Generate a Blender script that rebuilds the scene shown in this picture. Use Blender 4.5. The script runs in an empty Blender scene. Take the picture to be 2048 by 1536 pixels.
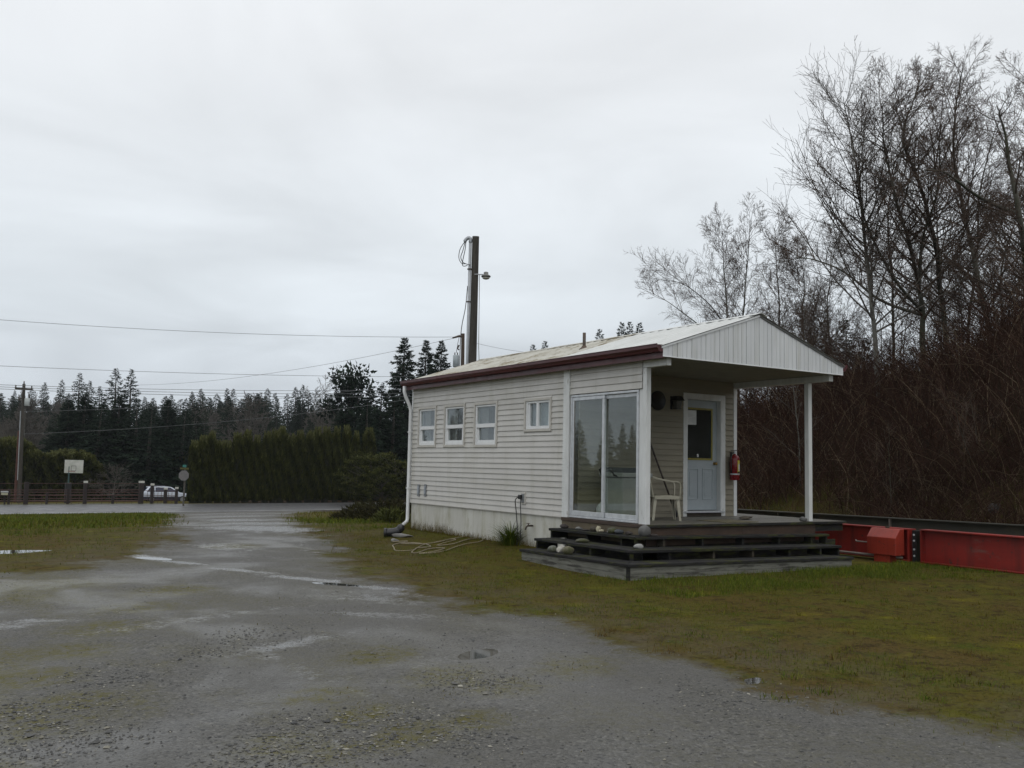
import bpy, bmesh, math, random
import numpy as np
from mathutils import Vector, Matrix

scene = bpy.context.scene
COL = scene.collection
R = math.radians

# ---------------------------------------------------------------- camera
CAM_POS = np.array([-9.4925, -11.0494, 0.8413])
YAW, PITCH, ROLL, FPX = R(32.4859), R(5.005), R(-1.1906), 1881.0
_f = np.array([math.sin(YAW) * math.cos(PITCH), math.cos(YAW) * math.cos(PITCH), math.sin(PITCH)])
_r = np.array([math.cos(YAW), -math.sin(YAW), 0.0])
_u = np.cross(_r, _f)
_r2 = math.cos(ROLL) * _r - math.sin(ROLL) * _u
_u2 = math.cos(ROLL) * _u + math.sin(ROLL) * _r
cd = bpy.data.cameras.new('camera')
cam = bpy.data.objects.new('camera', cd)
COL.objects.link(cam)
cd.sensor_width = 36.0
cd.lens = FPX / 2048 * 36.0
cd.clip_start = 0.1
cd.clip_end = 3000
cam.matrix_world = Matrix(((_r2[0], _u2[0], -_f[0], CAM_POS[0]), (_r2[1], _u2[1], -_f[1], CAM_POS[1]),
                           (_r2[2], _u2[2], -_f[2], CAM_POS[2]), (0, 0, 0, 1)))
scene.camera = cam


def P(px, py, d):
    """the point at forward distance d behind photo pixel (px, py): used once to read real positions off the photograph"""
    return CAM_POS + d * (_f + ((px - 1024) * _r2 - (py - 768) * _u2) / FPX)


def on_z(px, py, z):
    v = _f + ((px - 1024) * _r2 - (py - 768) * _u2) / FPX
    return CAM_POS + v * (z - CAM_POS[2]) / v[2]


# ---------------------------------------------------------------- sky, sun, exposure
scene.view_settings.view_transform = 'Standard'
scene.view_settings.look = 'None'
scene.view_settings.exposure = 0.0
scene.view_settings.gamma = 1.0
scene.view_settings.use_curve_mapping = False
scene.cycles.max_bounces = 6
scene.cycles.transparent_max_bounces = 12
scene.cycles.use_denoising = True

SUN_EL, SUN_ROT = R(58), R(205)
W = bpy.data.worlds.new('World')
scene.world = W
W.use_nodes = True
wt = W.node_tree
for n in list(wt.nodes):
    wt.nodes.remove(n)


def wn(t, **kw):
    n = wt.nodes.new(t)
    for k, v in kw.items():
        setattr(n, k, v)
    return n


def wl(a, b):
    wt.links.new(a, b)


tc = wn('ShaderNodeTexCoord')
sep = wn('ShaderNodeSeparateXYZ')
wl(tc.outputs['Generated'], sep.inputs[0])
sky = wn('ShaderNodeTexSky', sky_type='NISHITA')
sky.sun_disc = False
sky.sun_elevation = SUN_EL
sky.sun_rotation = SUN_ROT
# overcast: brightness climbs from the horizon to the zenith, same all round
ramp = wn('ShaderNodeValToRGB')
cr = ramp.color_ramp
cr.elements[0].position = 0.0
cr.elements[0].color = (0.57, 0.62, 0.685, 1)
cr.elements[1].position = 0.40
cr.elements[1].color = (0.875, 0.905, 0.935, 1)
e = cr.elements.new(0.16); e.color = (0.73, 0.785, 0.83, 1)
e = cr.elements.new(0.75); e.color = (1.04, 1.06, 1.08, 1)
wl(sep.outputs['Z'], ramp.inputs[0])
# cloud deck: the direction projected on a flat layer
mx = wn('ShaderNodeMath', operation='MAXIMUM'); mx.inputs[1].default_value = 0.0
wl(sep.outputs['Z'], mx.inputs[0])
ad = wn('ShaderNodeMath', operation='ADD'); ad.inputs[1].default_value = 0.16
wl(mx.outputs[0], ad.inputs[0])
dx = wn('ShaderNodeMath', operation='DIVIDE'); dy = wn('ShaderNodeMath', operation='DIVIDE')
wl(sep.outputs['X'], dx.inputs[0]); wl(ad.outputs[0], dx.inputs[1])
wl(sep.outputs['Y'], dy.inputs[0]); wl(ad.outputs[0], dy.inputs[1])
cmb = wn('ShaderNodeCombineXYZ')
wl(dx.outputs[0], cmb.inputs[0]); wl(dy.outputs[0], cmb.inputs[1])
nz = wn('ShaderNodeTexNoise'); nz.inputs['Scale'].default_value = 1.15; nz.inputs['Detail'].default_value = 7
nz.inputs['Roughness'].default_value = 0.5; nz.inputs['Distortion'].default_value = 0.6
wl(cmb.outputs[0], nz.inputs['Vector'])
mr = wn('ShaderNodeMapRange'); mr.inputs[1].default_value = 0.32; mr.inputs[2].default_value = 0.68
mr.inputs[3].default_value = 0.87; mr.inputs[4].default_value = 1.09
wl(nz.outputs[0], mr.inputs[0])
mul = wn('ShaderNodeVectorMath', operation='SCALE')
wl(ramp.outputs[0], mul.inputs[0]); wl(mr.outputs[0], mul.inputs['Scale'])
sk = wn('ShaderNodeVectorMath', operation='SCALE'); sk.inputs['Scale'].default_value = 0.05
wl(sky.outputs[0], sk.inputs[0])
mixw = wn('ShaderNodeMix', data_type='RGBA'); mixw.inputs[0].default_value = 0.94
wl(sk.outputs[0], mixw.inputs[6]); wl(mul.outputs[0], mixw.inputs[7])
bg = wn('ShaderNodeBackground'); bg.inputs['Strength'].default_value = 1.07
wl(mixw.outputs[2], bg.inputs['Color'])
wo = wn('ShaderNodeOutputWorld')
wl(bg.outputs[0], wo.inputs['Surface'])

sd_ = bpy.data.lights.new('sun', 'SUN')
sd_.energy = 0.55
sd_.angle = R(40)
sd_.color = (1.0, 0.97, 0.93)
sun = bpy.data.objects.new('sun', sd_)
COL.objects.link(sun)
sun.rotation_euler = (R(90) - SUN_EL, 0, -SUN_ROT + R(180))
sun.location = (0, 0, 40)

rng = np.random.default_rng(7)
random.seed(7)

# ================================================================ helpers: materials
MATS = {}


class NT:
    def __init__(s, name):
        s.m = bpy.data.materials.new(name)
        s.m.use_nodes = True
        s.t = s.m.node_tree
        for n in list(s.t.nodes):
            s.t.nodes.remove(n)
        s.out = s.t.nodes.new('ShaderNodeOutputMaterial')

    def n(s, typ, **kw):
        n = s.t.nodes.new('ShaderNode' + typ)
        for k, v in kw.items():
            setattr(n, k, v)
        return n

    def set(s, n, **kw):
        for k, v in kw.items():
            n.inputs[k.replace('_', ' ')].default_value = v
        return n

    def l(s, a, b):
        s.t.links.new(a, b)

    def noise(s, vec, scale, detail=5, rough=0.55, dist=0.0):
        n = s.n('TexNoise')
        n.inputs['Scale'].default_value = scale
        n.inputs['Detail'].default_value = detail
        n.inputs['Roughness'].default_value = rough
        n.inputs['Distortion'].default_value = dist
        if vec is not None:
            s.l(vec, n.inputs['Vector'])
        return n.outputs[0]

    def rng(s, v, a, b, c=0.0, d=1.0, smooth=False):
        n = s.n('MapRange')
        if smooth:
            n.interpolation_type = 'SMOOTHSTEP'
        for i, x in enumerate((a, b, c, d)):
            n.inputs[i + 1].default_value = x
        s.l(v, n.inputs[0])
        return n.outputs[0]

    def mix(s, f, a, b, mode='MIX'):
        n = s.n('Mix', data_type='RGBA', blend_type=mode)
        for sock, v in ((n.inputs[0], f), (n.inputs[6], a), (n.inputs[7], b)):
            if hasattr(v, 'is_linked'):
                s.l(v, sock)
            elif isinstance(v, (int, float)):
                sock.default_value = v
            else:
                sock.default_value = (*v, 1)
        return n.outputs[2]

    def math(s, op, a, b=None, c=None):
        n = s.n('Math', operation=op)
        for i, v in enumerate((a, b, c)):
            if v is None:
                continue
            if hasattr(v, 'is_linked'):
                s.l(v, n.inputs[i])
            else:
                n.inputs[i].default_value = v
        return n.outputs[0]

    def vscale(s, vec, sc):
        n = s.n('Mapping')
        n.inputs['Scale'].default_value = sc
        s.l(vec, n.inputs['Vector'])
        return n.outputs[0]

    def bump(s, h, strength, dist=0.01):
        n = s.n('Bump')
        n.inputs['Strength'].default_value = strength
        n.inputs['Distance'].default_value = dist
        s.l(h, n.inputs['Height'])
        return n.outputs[0]

    def principled(s, col, rough=0.6, normal=None, metal=0.0, spec=0.5):
        b = s.n('BsdfPrincipled')
        for k, v in (('Base Color', col), ('Roughness', rough)):
            if hasattr(v, 'is_linked'):
                s.l(v, b.inputs[k])
            elif isinstance(v, (int, float)):
                b.inputs[k].default_value = v
            else:
                b.inputs[k].default_value = (*v, 1)
        b.inputs['Metallic'].default_value = metal
        b.inputs['Specular IOR Level'].default_value = spec
        if normal is not None:
            s.l(normal, b.inputs['Normal'])
        s.l(b.outputs[0], s.out.inputs[0])
        return b


def mat(name, c1, c2=None, rough=0.6, scale=6, stretch=(1, 1, 1), lo=0.35, hi=0.65, bump=0.0, bscale=None,
        c3=None, scale3=2.0, lo3=0.55, hi3=0.7, metal=0.0, spec=0.5, obj=True, detail=6, vary=0.0, streak=None, chips=None):
    if name in MATS:
        return MATS[name]
    t = NT(name)
    co = t.n('TexCoord').outputs['Object'] if obj else t.n('NewGeometry').outputs['Position']
    v = t.vscale(co, stretch)
    if c2 is None:
        c2 = tuple(x * 0.82 for x in c1)
    n1 = t.noise(v, scale, detail)
    col = t.mix(t.rng(n1, lo, hi), c1, c2)
    if c3 is not None:
        n3 = t.noise(v, scale3, 7, 0.65)
        col = t.mix(t.rng(n3, lo3, hi3), col, c3)
    if streak is not None:
        gp = t.n('NewGeometry').outputs['Position']
        ns_ = t.noise(t.vscale(gp, (3.2, 3.2, 0.22)), 1.6, 7, 0.7)
        col = t.mix(t.math('MULTIPLY', t.rng(ns_, 0.50, 0.68), streak[1]), col, streak[0])
    if chips is not None:
        gp = t.n('NewGeometry').outputs['Position']
        nc_ = t.noise(gp, 7.0, 8, 0.75)
        col = t.mix(t.rng(nc_, 0.60, 0.64), col, chips)
    if vary:
        oi = t.n('ObjectInfo')
        vs = t.n('VectorMath', operation='SCALE')
        t.l(col, vs.inputs[0]); t.l(t.rng(oi.outputs['Random'], 0, 1, 1 - vary, 1 + vary), vs.inputs['Scale'])
        col = vs.outputs[0]
    nrm = None
    if bump:
        nb = t.noise(v, bscale or scale * 5, 4)
        nrm = t.bump(nb, bump)
    n4 = t.noise(co, scale * 1.7, 3)
    t.principled(col, t.rng(n4, 0.3, 0.7, max(0.02, rough - 0.1), min(1, rough + 0.1)), nrm, metal, spec)
    MATS[name] = t.m
    return t.m


def attr_mat(name, stops, rough=0.7, spec=0.3, trans=0.0):
    """colour from a per-element random number stored on the mesh (blade, cane or leaf tint)"""
    t = NT(name)
    a = t.n('Attribute', attribute_name='tint')
    r = t.n('ValToRGB')
    els = r.color_ramp.elements
    while len(els) < len(stops):
        els.new(0.5)
    for e_, (p_, c_) in zip(els, stops):
        e_.position = p_
        e_.color = (*c_, 1)
    t.l(a.outputs['Fac'], r.inputs[0])
    t.principled(r.outputs[0], rough, None, 0.0, spec)
    MATS[name] = t.m
    return t.m


def glass_mat(name, f0=0.045, tint=(0.9, 0.95, 0.95), dirt=0.06):
    t = NT(name)
    tr = t.n('BsdfTransparent'); tr.inputs[0].default_value = (*tint, 1)
    gl = t.n('BsdfGlossy'); gl.inputs['Roughness'].default_value = 0.015
    gl.inputs[0].default_value = (0.92, 0.97, 1.0, 1)
    lw = t.n('LayerWeight'); lw.inputs[0].default_value = 0.5
    frs = t.math('MULTIPLY_ADD', t.math('POWER', lw.outputs['Facing'], 5.0), 1.0 - f0, f0)
    mx_ = t.n('MixShader')
    t.l(frs, mx_.inputs[0]); t.l(tr.outputs[0], mx_.inputs[1]); t.l(gl.outputs[0], mx_.inputs[2])
    df = t.n('BsdfDiffuse'); df.inputs[0].default_value = (0.5, 0.52, 0.5, 1)
    co = t.n('TexCoord').outputs['Object']
    nn = t.noise(t.vscale(co, (1, 1, 0.5)), 2.5, 6)
    m2 = t.n('MixShader')
    t.l(t.rng(nn, 0.3, 0.75, dirt * 0.5, dirt * 1.6), m2.inputs[0])
    t.l(mx_.outputs[0], m2.inputs[1]); t.l(df.outputs[0], m2.inputs[2])
    t.l(m2.outputs[0], t.out.inputs[0])
    MATS[name] = t.m
    return t.m


# ================================================================ helpers: geometry
class MB:
    """collects boxes, tubes, lathes and loose faces; build() links them as one mesh object"""

    def __init__(s):
        s.v, s.f, s.tint = [], [], []
        s.n = 0

    def add(s, verts, faces, tint=None):
        verts = np.asarray(verts, float).reshape(-1, 3)
        s.v.append(verts)
        k = s.n
        s.f.append([tuple(i + k for i in f) for f in faces])
        s.n += len(verts)
        s.tint.append(np.full(len(verts), 0.5 if tint is None else tint))
        return s

    def add_np(s, verts, faces, tint=None):
        """faces: (m, k) array"""
        verts = np.asarray(verts, float).reshape(-1, 3)
        s.v.append(verts)
        s.f.append(np.asarray(faces) + s.n)
        s.n += len(verts)
        s.tint.append(np.full(len(verts), 0.5) if tint is None else np.asarray(tint, float))
        return s

    def box(s, x0, x1, y0, y1, z0, z1, rot=None, at=None):
        v = np.array([(x, y, z) for z in (z0, z1) for y in (y0, y1) for x in (x0, x1)], float)
        if rot is not None:
            v = v @ np.array(rot.to_3x3() if hasattr(rot, 'to_3x3') else rot).T
        if at is not None:
            v = v + np.array(at)
        return s.add(v, [(0, 2, 3, 1), (4, 5, 7, 6), (0, 1, 5, 4), (2, 6, 7, 3), (0, 4, 6, 2), (1, 3, 7, 5)])

    def hexa(s, v8):
        """8 corners: bottom 4 (ring order) then top 4"""
        return s.add(v8, [(3, 2, 1, 0), (4, 5, 6, 7), (0, 1, 5, 4), (1, 2, 6, 5), (2, 3, 7, 6), (3, 0, 4, 7)])

    def prism(s, poly, axis, a, b):
        """extrude a 2-D polygon along axis (0, 1, 2) from a to b"""
        n = len(poly)
        def mk(u, w, h):
            return {0: (h, u, w), 1: (u, h, w), 2: (u, w, h)}[axis]
        v = [mk(u, w, a) for u, w in poly] + [mk(u, w, b) for u, w in poly]
        f = [tuple(range(n - 1, -1, -1)), tuple(range(n, 2 * n))]
        for i in range(n):
            j = (i + 1) % n
            f.append((i, j, n + j, n + i))
        return s.add(v, f)

    def tube(s, pts, rad, k=8, cap=True, tint=None):
        pts = np.asarray(pts, float)
        n = len(pts)
        rad = np.full(n, rad) if np.isscalar(rad) else np.asarray(rad, float)
        tan = np.gradient(pts, axis=0)
        tan /= np.linalg.norm(tan, axis=1)[:, None] + 1e-12
        ref = np.array([0, 0, 1.0]) if abs(tan[0][2]) < 0.9 else np.array([1.0, 0, 0])
        a = np.cross(tan[0], ref); a /= np.linalg.norm(a)
        V = []
        for i in range(n):
            a = a - tan[i] * (a @ tan[i]); a /= np.linalg.norm(a) + 1e-12
            b = np.cross(tan[i], a)
            for j in range(k):
                w = 2 * math.pi * j / k
                V.append(pts[i] + rad[i] * (math.cos(w) * a + math.sin(w) * b))
        F = []
        for i in range(n - 1):
            for j in range(k):
                j2 = (j + 1) % k
                F.append((i * k + j, i * k + j2, (i + 1) * k + j2, (i + 1) * k + j))
        if cap:
            F.append(tuple(range(k - 1, -1, -1)))
            F.append(tuple((n - 1) * k + j for j in range(k)))
        return s.add(V, F, tint)

    def lathe(s, prof, k=16, at=(0, 0, 0), rot=None):
        V, F = [], []
        n = len(prof)
        for r_, z_ in prof:
            for j in range(k):
                w = 2 * math.pi * j / k
                V.append((r_ * math.cos(w), r_ * math.sin(w), z_))
        for i in range(n - 1):
            for j in range(k):
                j2 = (j + 1) % k
                F.append((i * k + j, i * k + j2, (i + 1) * k + j2, (i + 1) * k + j))
        F.append(tuple(range(k - 1, -1, -1)))
        F.append(tuple((n - 1) * k + j for j in range(k)))
        V = np.array(V)
        if rot is not None:
            V = V @ np.array(rot.to_3x3()).T
        return s.add(V + np.array(at), F)

    def mesh(s, name, m, smooth=False):
        me = bpy.data.meshes.new(name)
        V = np.concatenate(s.v) if s.v else np.zeros((0, 3))
        loops, starts, tot = [], [], 0
        for f in s.f:
            if isinstance(f, np.ndarray):
                k = f.shape[1]
                loops.append(f.reshape(-1))
                starts.append(tot + k * np.arange(len(f)))
                tot += f.size
            else:
                for q in f:
                    loops.append(np.array(q)); starts.append(np.array([tot])); tot += len(q)
        L = np.concatenate(loops).astype(np.int32)
        S = np.concatenate(starts).astype(np.int32)
        me.vertices.add(len(V)); me.vertices.foreach_set('co', V.astype(np.float32).reshape(-1))
        me.loops.add(len(L)); me.loops.foreach_set('vertex_index', L)
        me.polygons.add(len(S)); me.polygons.foreach_set('loop_start', S)
        at = me.attributes.new('tint', 'FLOAT', 'POINT')
        at.data.foreach_set('value', np.concatenate(s.tint).astype(np.float32))
        me.update(calc_edges=True)
        me.validate()
        me.polygons.foreach_set('use_smooth', np.full(len(me.polygons), bool(smooth)))
        if m is not None:
            me.materials.append(m)
        return me

    def build(s, name, m, parent=None, smooth=False, bevel=0.0):
        return put(name, s.mesh(name, m, smooth), parent, bevel)


def put(name, me, parent=None, bevel=0.0):
    o = bpy.data.objects.new(name, me)
    COL.objects.link(o)
    if parent is not None:
        o.parent = parent
        if parent.get('_inv') is None:
            o.matrix_parent_inverse = INV[parent.name]
    if bevel:
        b = o.modifiers.new('bevel', 'BEVEL')
        b.width = bevel; b.segments = 2; b.limit_method = 'ANGLE'
    return o


INV = {}


def tag(o, label=None, cat=None, group=None, kind=None):
    if label: o['label'] = label
    if cat: o['category'] = cat
    if group: o['group'] = group
    if kind: o['kind'] = kind
    return o


def thing(name, label, cat, loc=(0, 0, 0), group=None, rz=0.0, world=True):
    """an Empty at the thing's base; world=True: its parts' meshes are written in world coordinates"""
    o = bpy.data.objects.new(name, None)
    COL.objects.link(o)
    o.location = loc
    o.rotation_euler = (0, 0, rz)
    o.empty_display_size = 0.2
    tag(o, label, cat, group)
    mw = Matrix.Translation(Vector(loc)) @ Matrix.Rotation(rz, 4, 'Z')
    INV[o.name] = mw.inverted() if world else Matrix.Identity(4)
    return o


def sub(o):
    """lets o parent sub-parts written in the same coordinates as itself"""
    INV[o.name] = Matrix.Identity(4)
    return o


def copy_tree(o, parent=None):
    c = o.copy()
    COL.objects.link(c)
    if parent is not None:
        c.parent = parent
    for ch in o.children:
        copy_tree(ch, c)
    return c


# ================================================================ terrain
def vnoise(x, y, seed, sc):
    g = np.random.default_rng(seed)
    o = np.zeros_like(x, dtype=float)
    for i in range(7):
        a = g.uniform(0, 2 * math.pi); k = sc * g.uniform(0.6, 2.4)
        o += np.sin(k * (x * math.cos(a) + y * math.sin(a)) + g.uniform(0, 6.3)) / (0.6 + k / sc)
    return o / 3.0


def sstep(x):
    x = np.clip(x, 0, 1)
    return x * x * (3 - 2 * x)


def tt(x, y):
    return -0.0698 * x + 0.9976 * y


def st(s_, t_):
    """road coordinates (along, across) to world x, y"""
    return 0.9976 * s_ - 0.0698 * t_, 0.0698 * s_ + 0.9976 * t_


def on_ground(px, py, d0=6.0, d1=260.0):
    v = _f + ((px - 1024) * _r2 - (py - 768) * _u2) / FPX
    ds = np.linspace(d0, d1, 6000)
    q = CAM_POS + ds[:, None] * v
    below = q[:, 2] < gz0(q[:, 0], q[:, 1])
    k_ = int(np.argmax(below)) if below.any() else len(ds) - 1
    return q[k_]


PUDDLES = [  # centre x, y, radius x, radius y, rotation, depth
    (-5.45, -4.25, 0.36, 0.15, 0.5, 0.032), (-4.12, -6.02, 0.16, 0.07, 0.4, 0.022), (-8.3, 6.4, 1.3, 0.36, 0.1, 0.035), (-6.2, 4.3, 0.5, 0.16, -1.1, 0.024), (-4.75, 0.35, 0.45, 0.11, -0.95, 0.024)]
WETS = [  # soaked ground: centre, radii, rotation, strength
    (-6.35, 4.7, 0.75, 0.22, -1.1, 1.15), (-6.0, 3.4, 0.8, 0.16, -1.1, 1.1), (-5.55, 2.2, 0.9, 0.15, -1.0, 1.1), (-5.0, 1.0, 0.9, 0.16, -0.95, 1.1), (-4.5, -0.1, 0.7, 0.15, -1.0, 1.1), (-4.3, -0.8, 0.5, 0.18, -0.8, 1.0),
    (-8.7, -1.3, 1.3, 0.35, 0.35, 0.8), (-6.7, -3.2, 1.1, 0.24, 0.3, 0.85), (-7.0, -1.6, 1.4, 0.3, 0.4, 0.80),
    (-2.6, 10.5, 1.5, 2.6, 0.3, 0.95), (-4.6, 6.0, 0.9, 1.3, 0.2, 0.80), (-5.3, -2.2, 0.9, 0.3, -0.7, 0.85), (-4.9, -0.9, 0.6, 0.9, 0.3, 0.8), (-1.5, 14.0, 1.8, 2.5, 0.2, 1.0), (-0.3, 20.0, 1.6, 3.5, -0.25, 0.9), (2.4, 29.0, 2.0, 5.0, -0.25, 0.9), (5.5, 39.0, 3.0, 5.0, -0.25, 0.9),
    (-5.6, -4.4, 1.2, 0.5, 0.4, 0.75), (-8.0, 6.6, 2.2, 0.5, 0.1, 0.9), (-7.6, -6.1, 1.0, 0.5, 0.7, 0.7), (-6.9, -4.5, 0.30, 5.0, 0.12, 0.62), (-5.3, -4.8, 0.28, 5.0, 0.10, 0.6), (-4.7, 5.0, 0.3, 4.0, -0.25, 0.6), (-3.3, 5.6, 0.3, 4.0, -0.25, 0.6)]
_on = lambda px, py: tuple(on_z(px, py, -0.69)[:2])
MOSSY = [_on(*q) + (rr, rr * 0.8, 0.4, 1.0) for *q, rr in ((345, 1180, .55), (270, 1215, .5), (210, 1255, .45), (140, 1300, .42), (60, 1350, .4), (150, 1400, .35), (60, 1450, .35), (10, 1420, .35), (20, 1200, .5), (120, 1170, .7), (470, 1092, .6),
         (640, 1390, .32), (730, 1430, .3), (820, 1470, .3), (560, 1490, .28), (760, 1310, .4), (900, 1350, .4), (1010, 1370, .35), (1150, 1330, .4), (690, 1500, .25), (950, 1440, .25))]
STONY = [_on(*q) + (rr, rr, 0.0, 1.0) for *q, rr in ((90, 1420, .5), (40, 1490, .45), (200, 1350, .4), (180, 1470, .35), (620, 1450, .4), (720, 1490, .4), (820, 1440, .35), (560, 1510, .35), (930, 1480, .3), (420, 1300, .3), (520, 1270, .4), (960, 1360, .3), (1450, 1390, .4))]


def field(x, y, L):
    w = np.zeros(np.shape(x))
    for p in L:
        a, b_ = puddle_uv(x, y, p)
        w = np.maximum(w, p[5] * np.exp(-0.8 * (a * a + b_ * b_)))
    return w


def puddle_uv(x, y, p):
    c, s = math.cos(p[4]), math.sin(p[4])
    dx_, dy_ = x - p[0], y - p[1]
    return (c * dx_ + s * dy_) / p[2], (-s * dx_ + c * dy_) / p[3]


def gz0(x, y):
    x = np.asarray(x, float); y = np.asarray(y, float)
    z = np.full(np.broadcast(x, y).shape, -0.69)
    ddx = np.maximum(np.maximum(-x, x - 3.74), 0); ddy = np.maximum(np.maximum(2.1 - y, y - 8.0), 0)
    z = z + 0.115 * np.exp(-((ddx ** 2 + ddy ** 2) / 1.3 ** 2))
    t = tt(x, y)
    r_ = np.clip((t - 9.0) / 36.5, 0, 1)
    r_ = np.where(r_ < 0.12, r_ ** 2 / 0.24, r_ - 0.06) / 0.94
    z = z - 1.58 * r_
    z = z - 1.0 * sstep((t - 58.5) / 26)
    sv = 0.927 * x + 0.376 * y
    z = z + 15.0 * sstep((t - 150) / 260) * (0.35 + 0.65 * sstep((sv + 90) / 130)) * (1 + 0.25 * np.sin(0.013 * (0.927 * x + 0.376 * y) + 1.0))
    H = np.clip(4.9 - 0.19 * (y - 2), 1.6, 6.0) + 0.35 * np.sin(y * 0.7) + 0.2 * np.sin(y * 1.9 + 1)
    H = H * (1 - sstep((y - 24) / 14))
    z = z + H * sstep((x - 10.6 - 0.03 * (y - 2) + 0.3 * np.sin(y * 1.1)) / 4.6)
    return z


def gz(x, y):
    x = np.asarray(x, float); y = np.asarray(y, float)
    z = gz0(x, y)
    near = 1 - sstep((np.hypot(x + 4, y - 2) - 20) / 25)
    z = z + near * (0.010 * vnoise(x, y, 1, 2.6) + 0.02 * vnoise(x, y, 2, 0.8) + 0.0035 * vnoise(x, y, 3, 9.0))
    for p in PUDDLES:
        a, b = puddle_uv(x, y, p)
        z = z - p[5] * np.exp(-(a * a + b * b))
    t = tt(x, y)
    z = np.where((t > 45.9) & (t < 57.3), z - 0.05, z)
    return z


DRIVE = [(-4.0, -8.2), (-4.35, -6.6), (-4.0, -4.9), (-4.0, -3.2), (-4.25, -.8), (-4.1, 1.1), (-2.3, 7.4), (-1.35, 11.2), (1.5, 20),
         (5.6, 32), (9.0, 40), (15, 47.5), (-1.0, 47.5), (2.4, 44.5), (2.0, 38), (0.2, 30), (-1.9, 22), (-3.6, 14.9), (-5.2, 8.3), (-6.5, 5.2),
         (-8.45, 2.3), (-12, -0.5), (-24, -4), (-24, -26), (12, -26), (7, -13), (-1, -9.6)]


def poly_sd(x, y, poly):
    x = np.asarray(x, float); y = np.asarray(y, float)
    d = np.full(x.shape, 1e9); ins = np.zeros(x.shape, bool)
    n = len(poly)
    for i in range(n):
        (x0, y0), (x1, y1) = poly[i], poly[(i + 1) % n]
        ex, ey = x1 - x0, y1 - y0
        tq = np.clip(((x - x0) * ex + (y - y0) * ey) / (ex * ex + ey * ey), 0, 1)
        d = np.minimum(d, np.hypot(x - x0 - tq * ex, y - y0 - tq * ey))
        c = (y0 > y) != (y1 > y)
        with np.errstate(divide='ignore', invalid='ignore'):
            xi = (x1 - x0) * (y - y0) / (y1 - y0 if y1 != y0 else 1e-9) + x0
        ins ^= c & (x < xi)
    return np.where(ins, d, -d)


def axis(a, b, step, lo, hi, grow=1.18):
    core = list(np.arange(a, b + 1e-6, step))
    s_, x = step, core[-1]
    while x < hi:
        s_ = min(s_ * grow, 14); x += s_; core.append(x)
    s_, x = step, core[0]
    while x > lo:
        s_ = min(s_ * grow, 14); x -= s_; core.insert(0, x)
    return np.array(core)


# ---------------------------------------------------------------- ground material
t = NT('ground_mix')
geo = t.n('NewGeometry').outputs['Position']
sda = t.n('Attribute', attribute_name='tint').outputs['Fac']
nA = t.noise(geo, 0.55, 5, 0.6)
nB = t.noise(geo, 5.0, 6, 0.65)
nC = t.noise(geo, 26.0, 4, 0.65)
edge = t.math('ADD', sda, t.math('ADD', t.rng(nA, 0.3, 0.7, -0.7, 0.7), t.math('ADD', t.rng(nB, 0.3, 0.7, -0.28, 0.28), t.rng(nC, 0.3, 0.7, -0.14, 0.14))))
g = t.rng(edge, -0.30, 0.45, 0, 1, True)
# gravel: fines with stones of two sizes
v1 = t.n('TexVoronoi'); v1.inputs['Scale'].default_value = 48; t.l(geo, v1.inputs['Vector'])
v2 = t.n('TexVoronoi'); v2.inputs['Scale'].default_value = 120; t.l(geo, v2.inputs['Vector'])
s1 = t.n('SeparateColor'); t.l(v1.outputs['Color'], s1.inputs[0])
s2 = t.n('SeparateColor'); t.l(v2.outputs['Color'], s2.inputs[0])
stone_a = t.mix(s1.outputs[0], (0.035, 0.035, 0.034), (0.165, 0.160, 0.148))
stone_b = t.mix(s2.outputs[1], (0.05, 0.049, 0.046), (0.135, 0.132, 0.122))
fines = t.mix(t.noise(geo, 3.0, 8, 0.7), (0.124, 0.120, 0.111), (0.078, 0.075, 0.068))
patch = t.rng(t.noise(geo, 0.9, 6, 0.6), 0.42, 0.62)
gcol = t.mix(t.math('MULTIPLY', t.rng(s1.outputs[1], 0.62, 0.66), t.math('ADD', 0.25, t.math('MULTIPLY', patch, 0.75))), t.mix(t.math('MULTIPLY', t.rng(s2.outputs[0], 0.4, 0.45), 0.75), fines, stone_b), stone_a)
mossn = t.math('MULTIPLY', t.rng(t.noise(t.vscale(geo, (1.0, 0.55, 1)), 0.75, 6, 0.65), 0.44, 0.62), t.rng(t.noise(geo, 17, 6, 0.75), 0.40, 0.58))
sxyz = t.n('SeparateXYZ'); t.l(geo, sxyz.inputs[0])
west = t.rng(sxyz.outputs[0], -8.8, -6.0, 1.0, 0.30)
mosa = t.n('Attribute', attribute_name='mossy').outputs['Fac']
mfine = t.rng(t.noise(geo, 11, 7, 0.78), 0.40, 0.60)
mband = t.rng(t.math('ADD', mosa, t.rng(nB, 0.3, 0.7, -0.22, 0.22)), 0.22, 0.75)
gcol = t.mix(t.math('MAXIMUM', t.math('MULTIPLY', mossn, west), t.math('MULTIPLY', mband, mfine)), gcol, (0.086, 0.077, 0.017))
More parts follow.
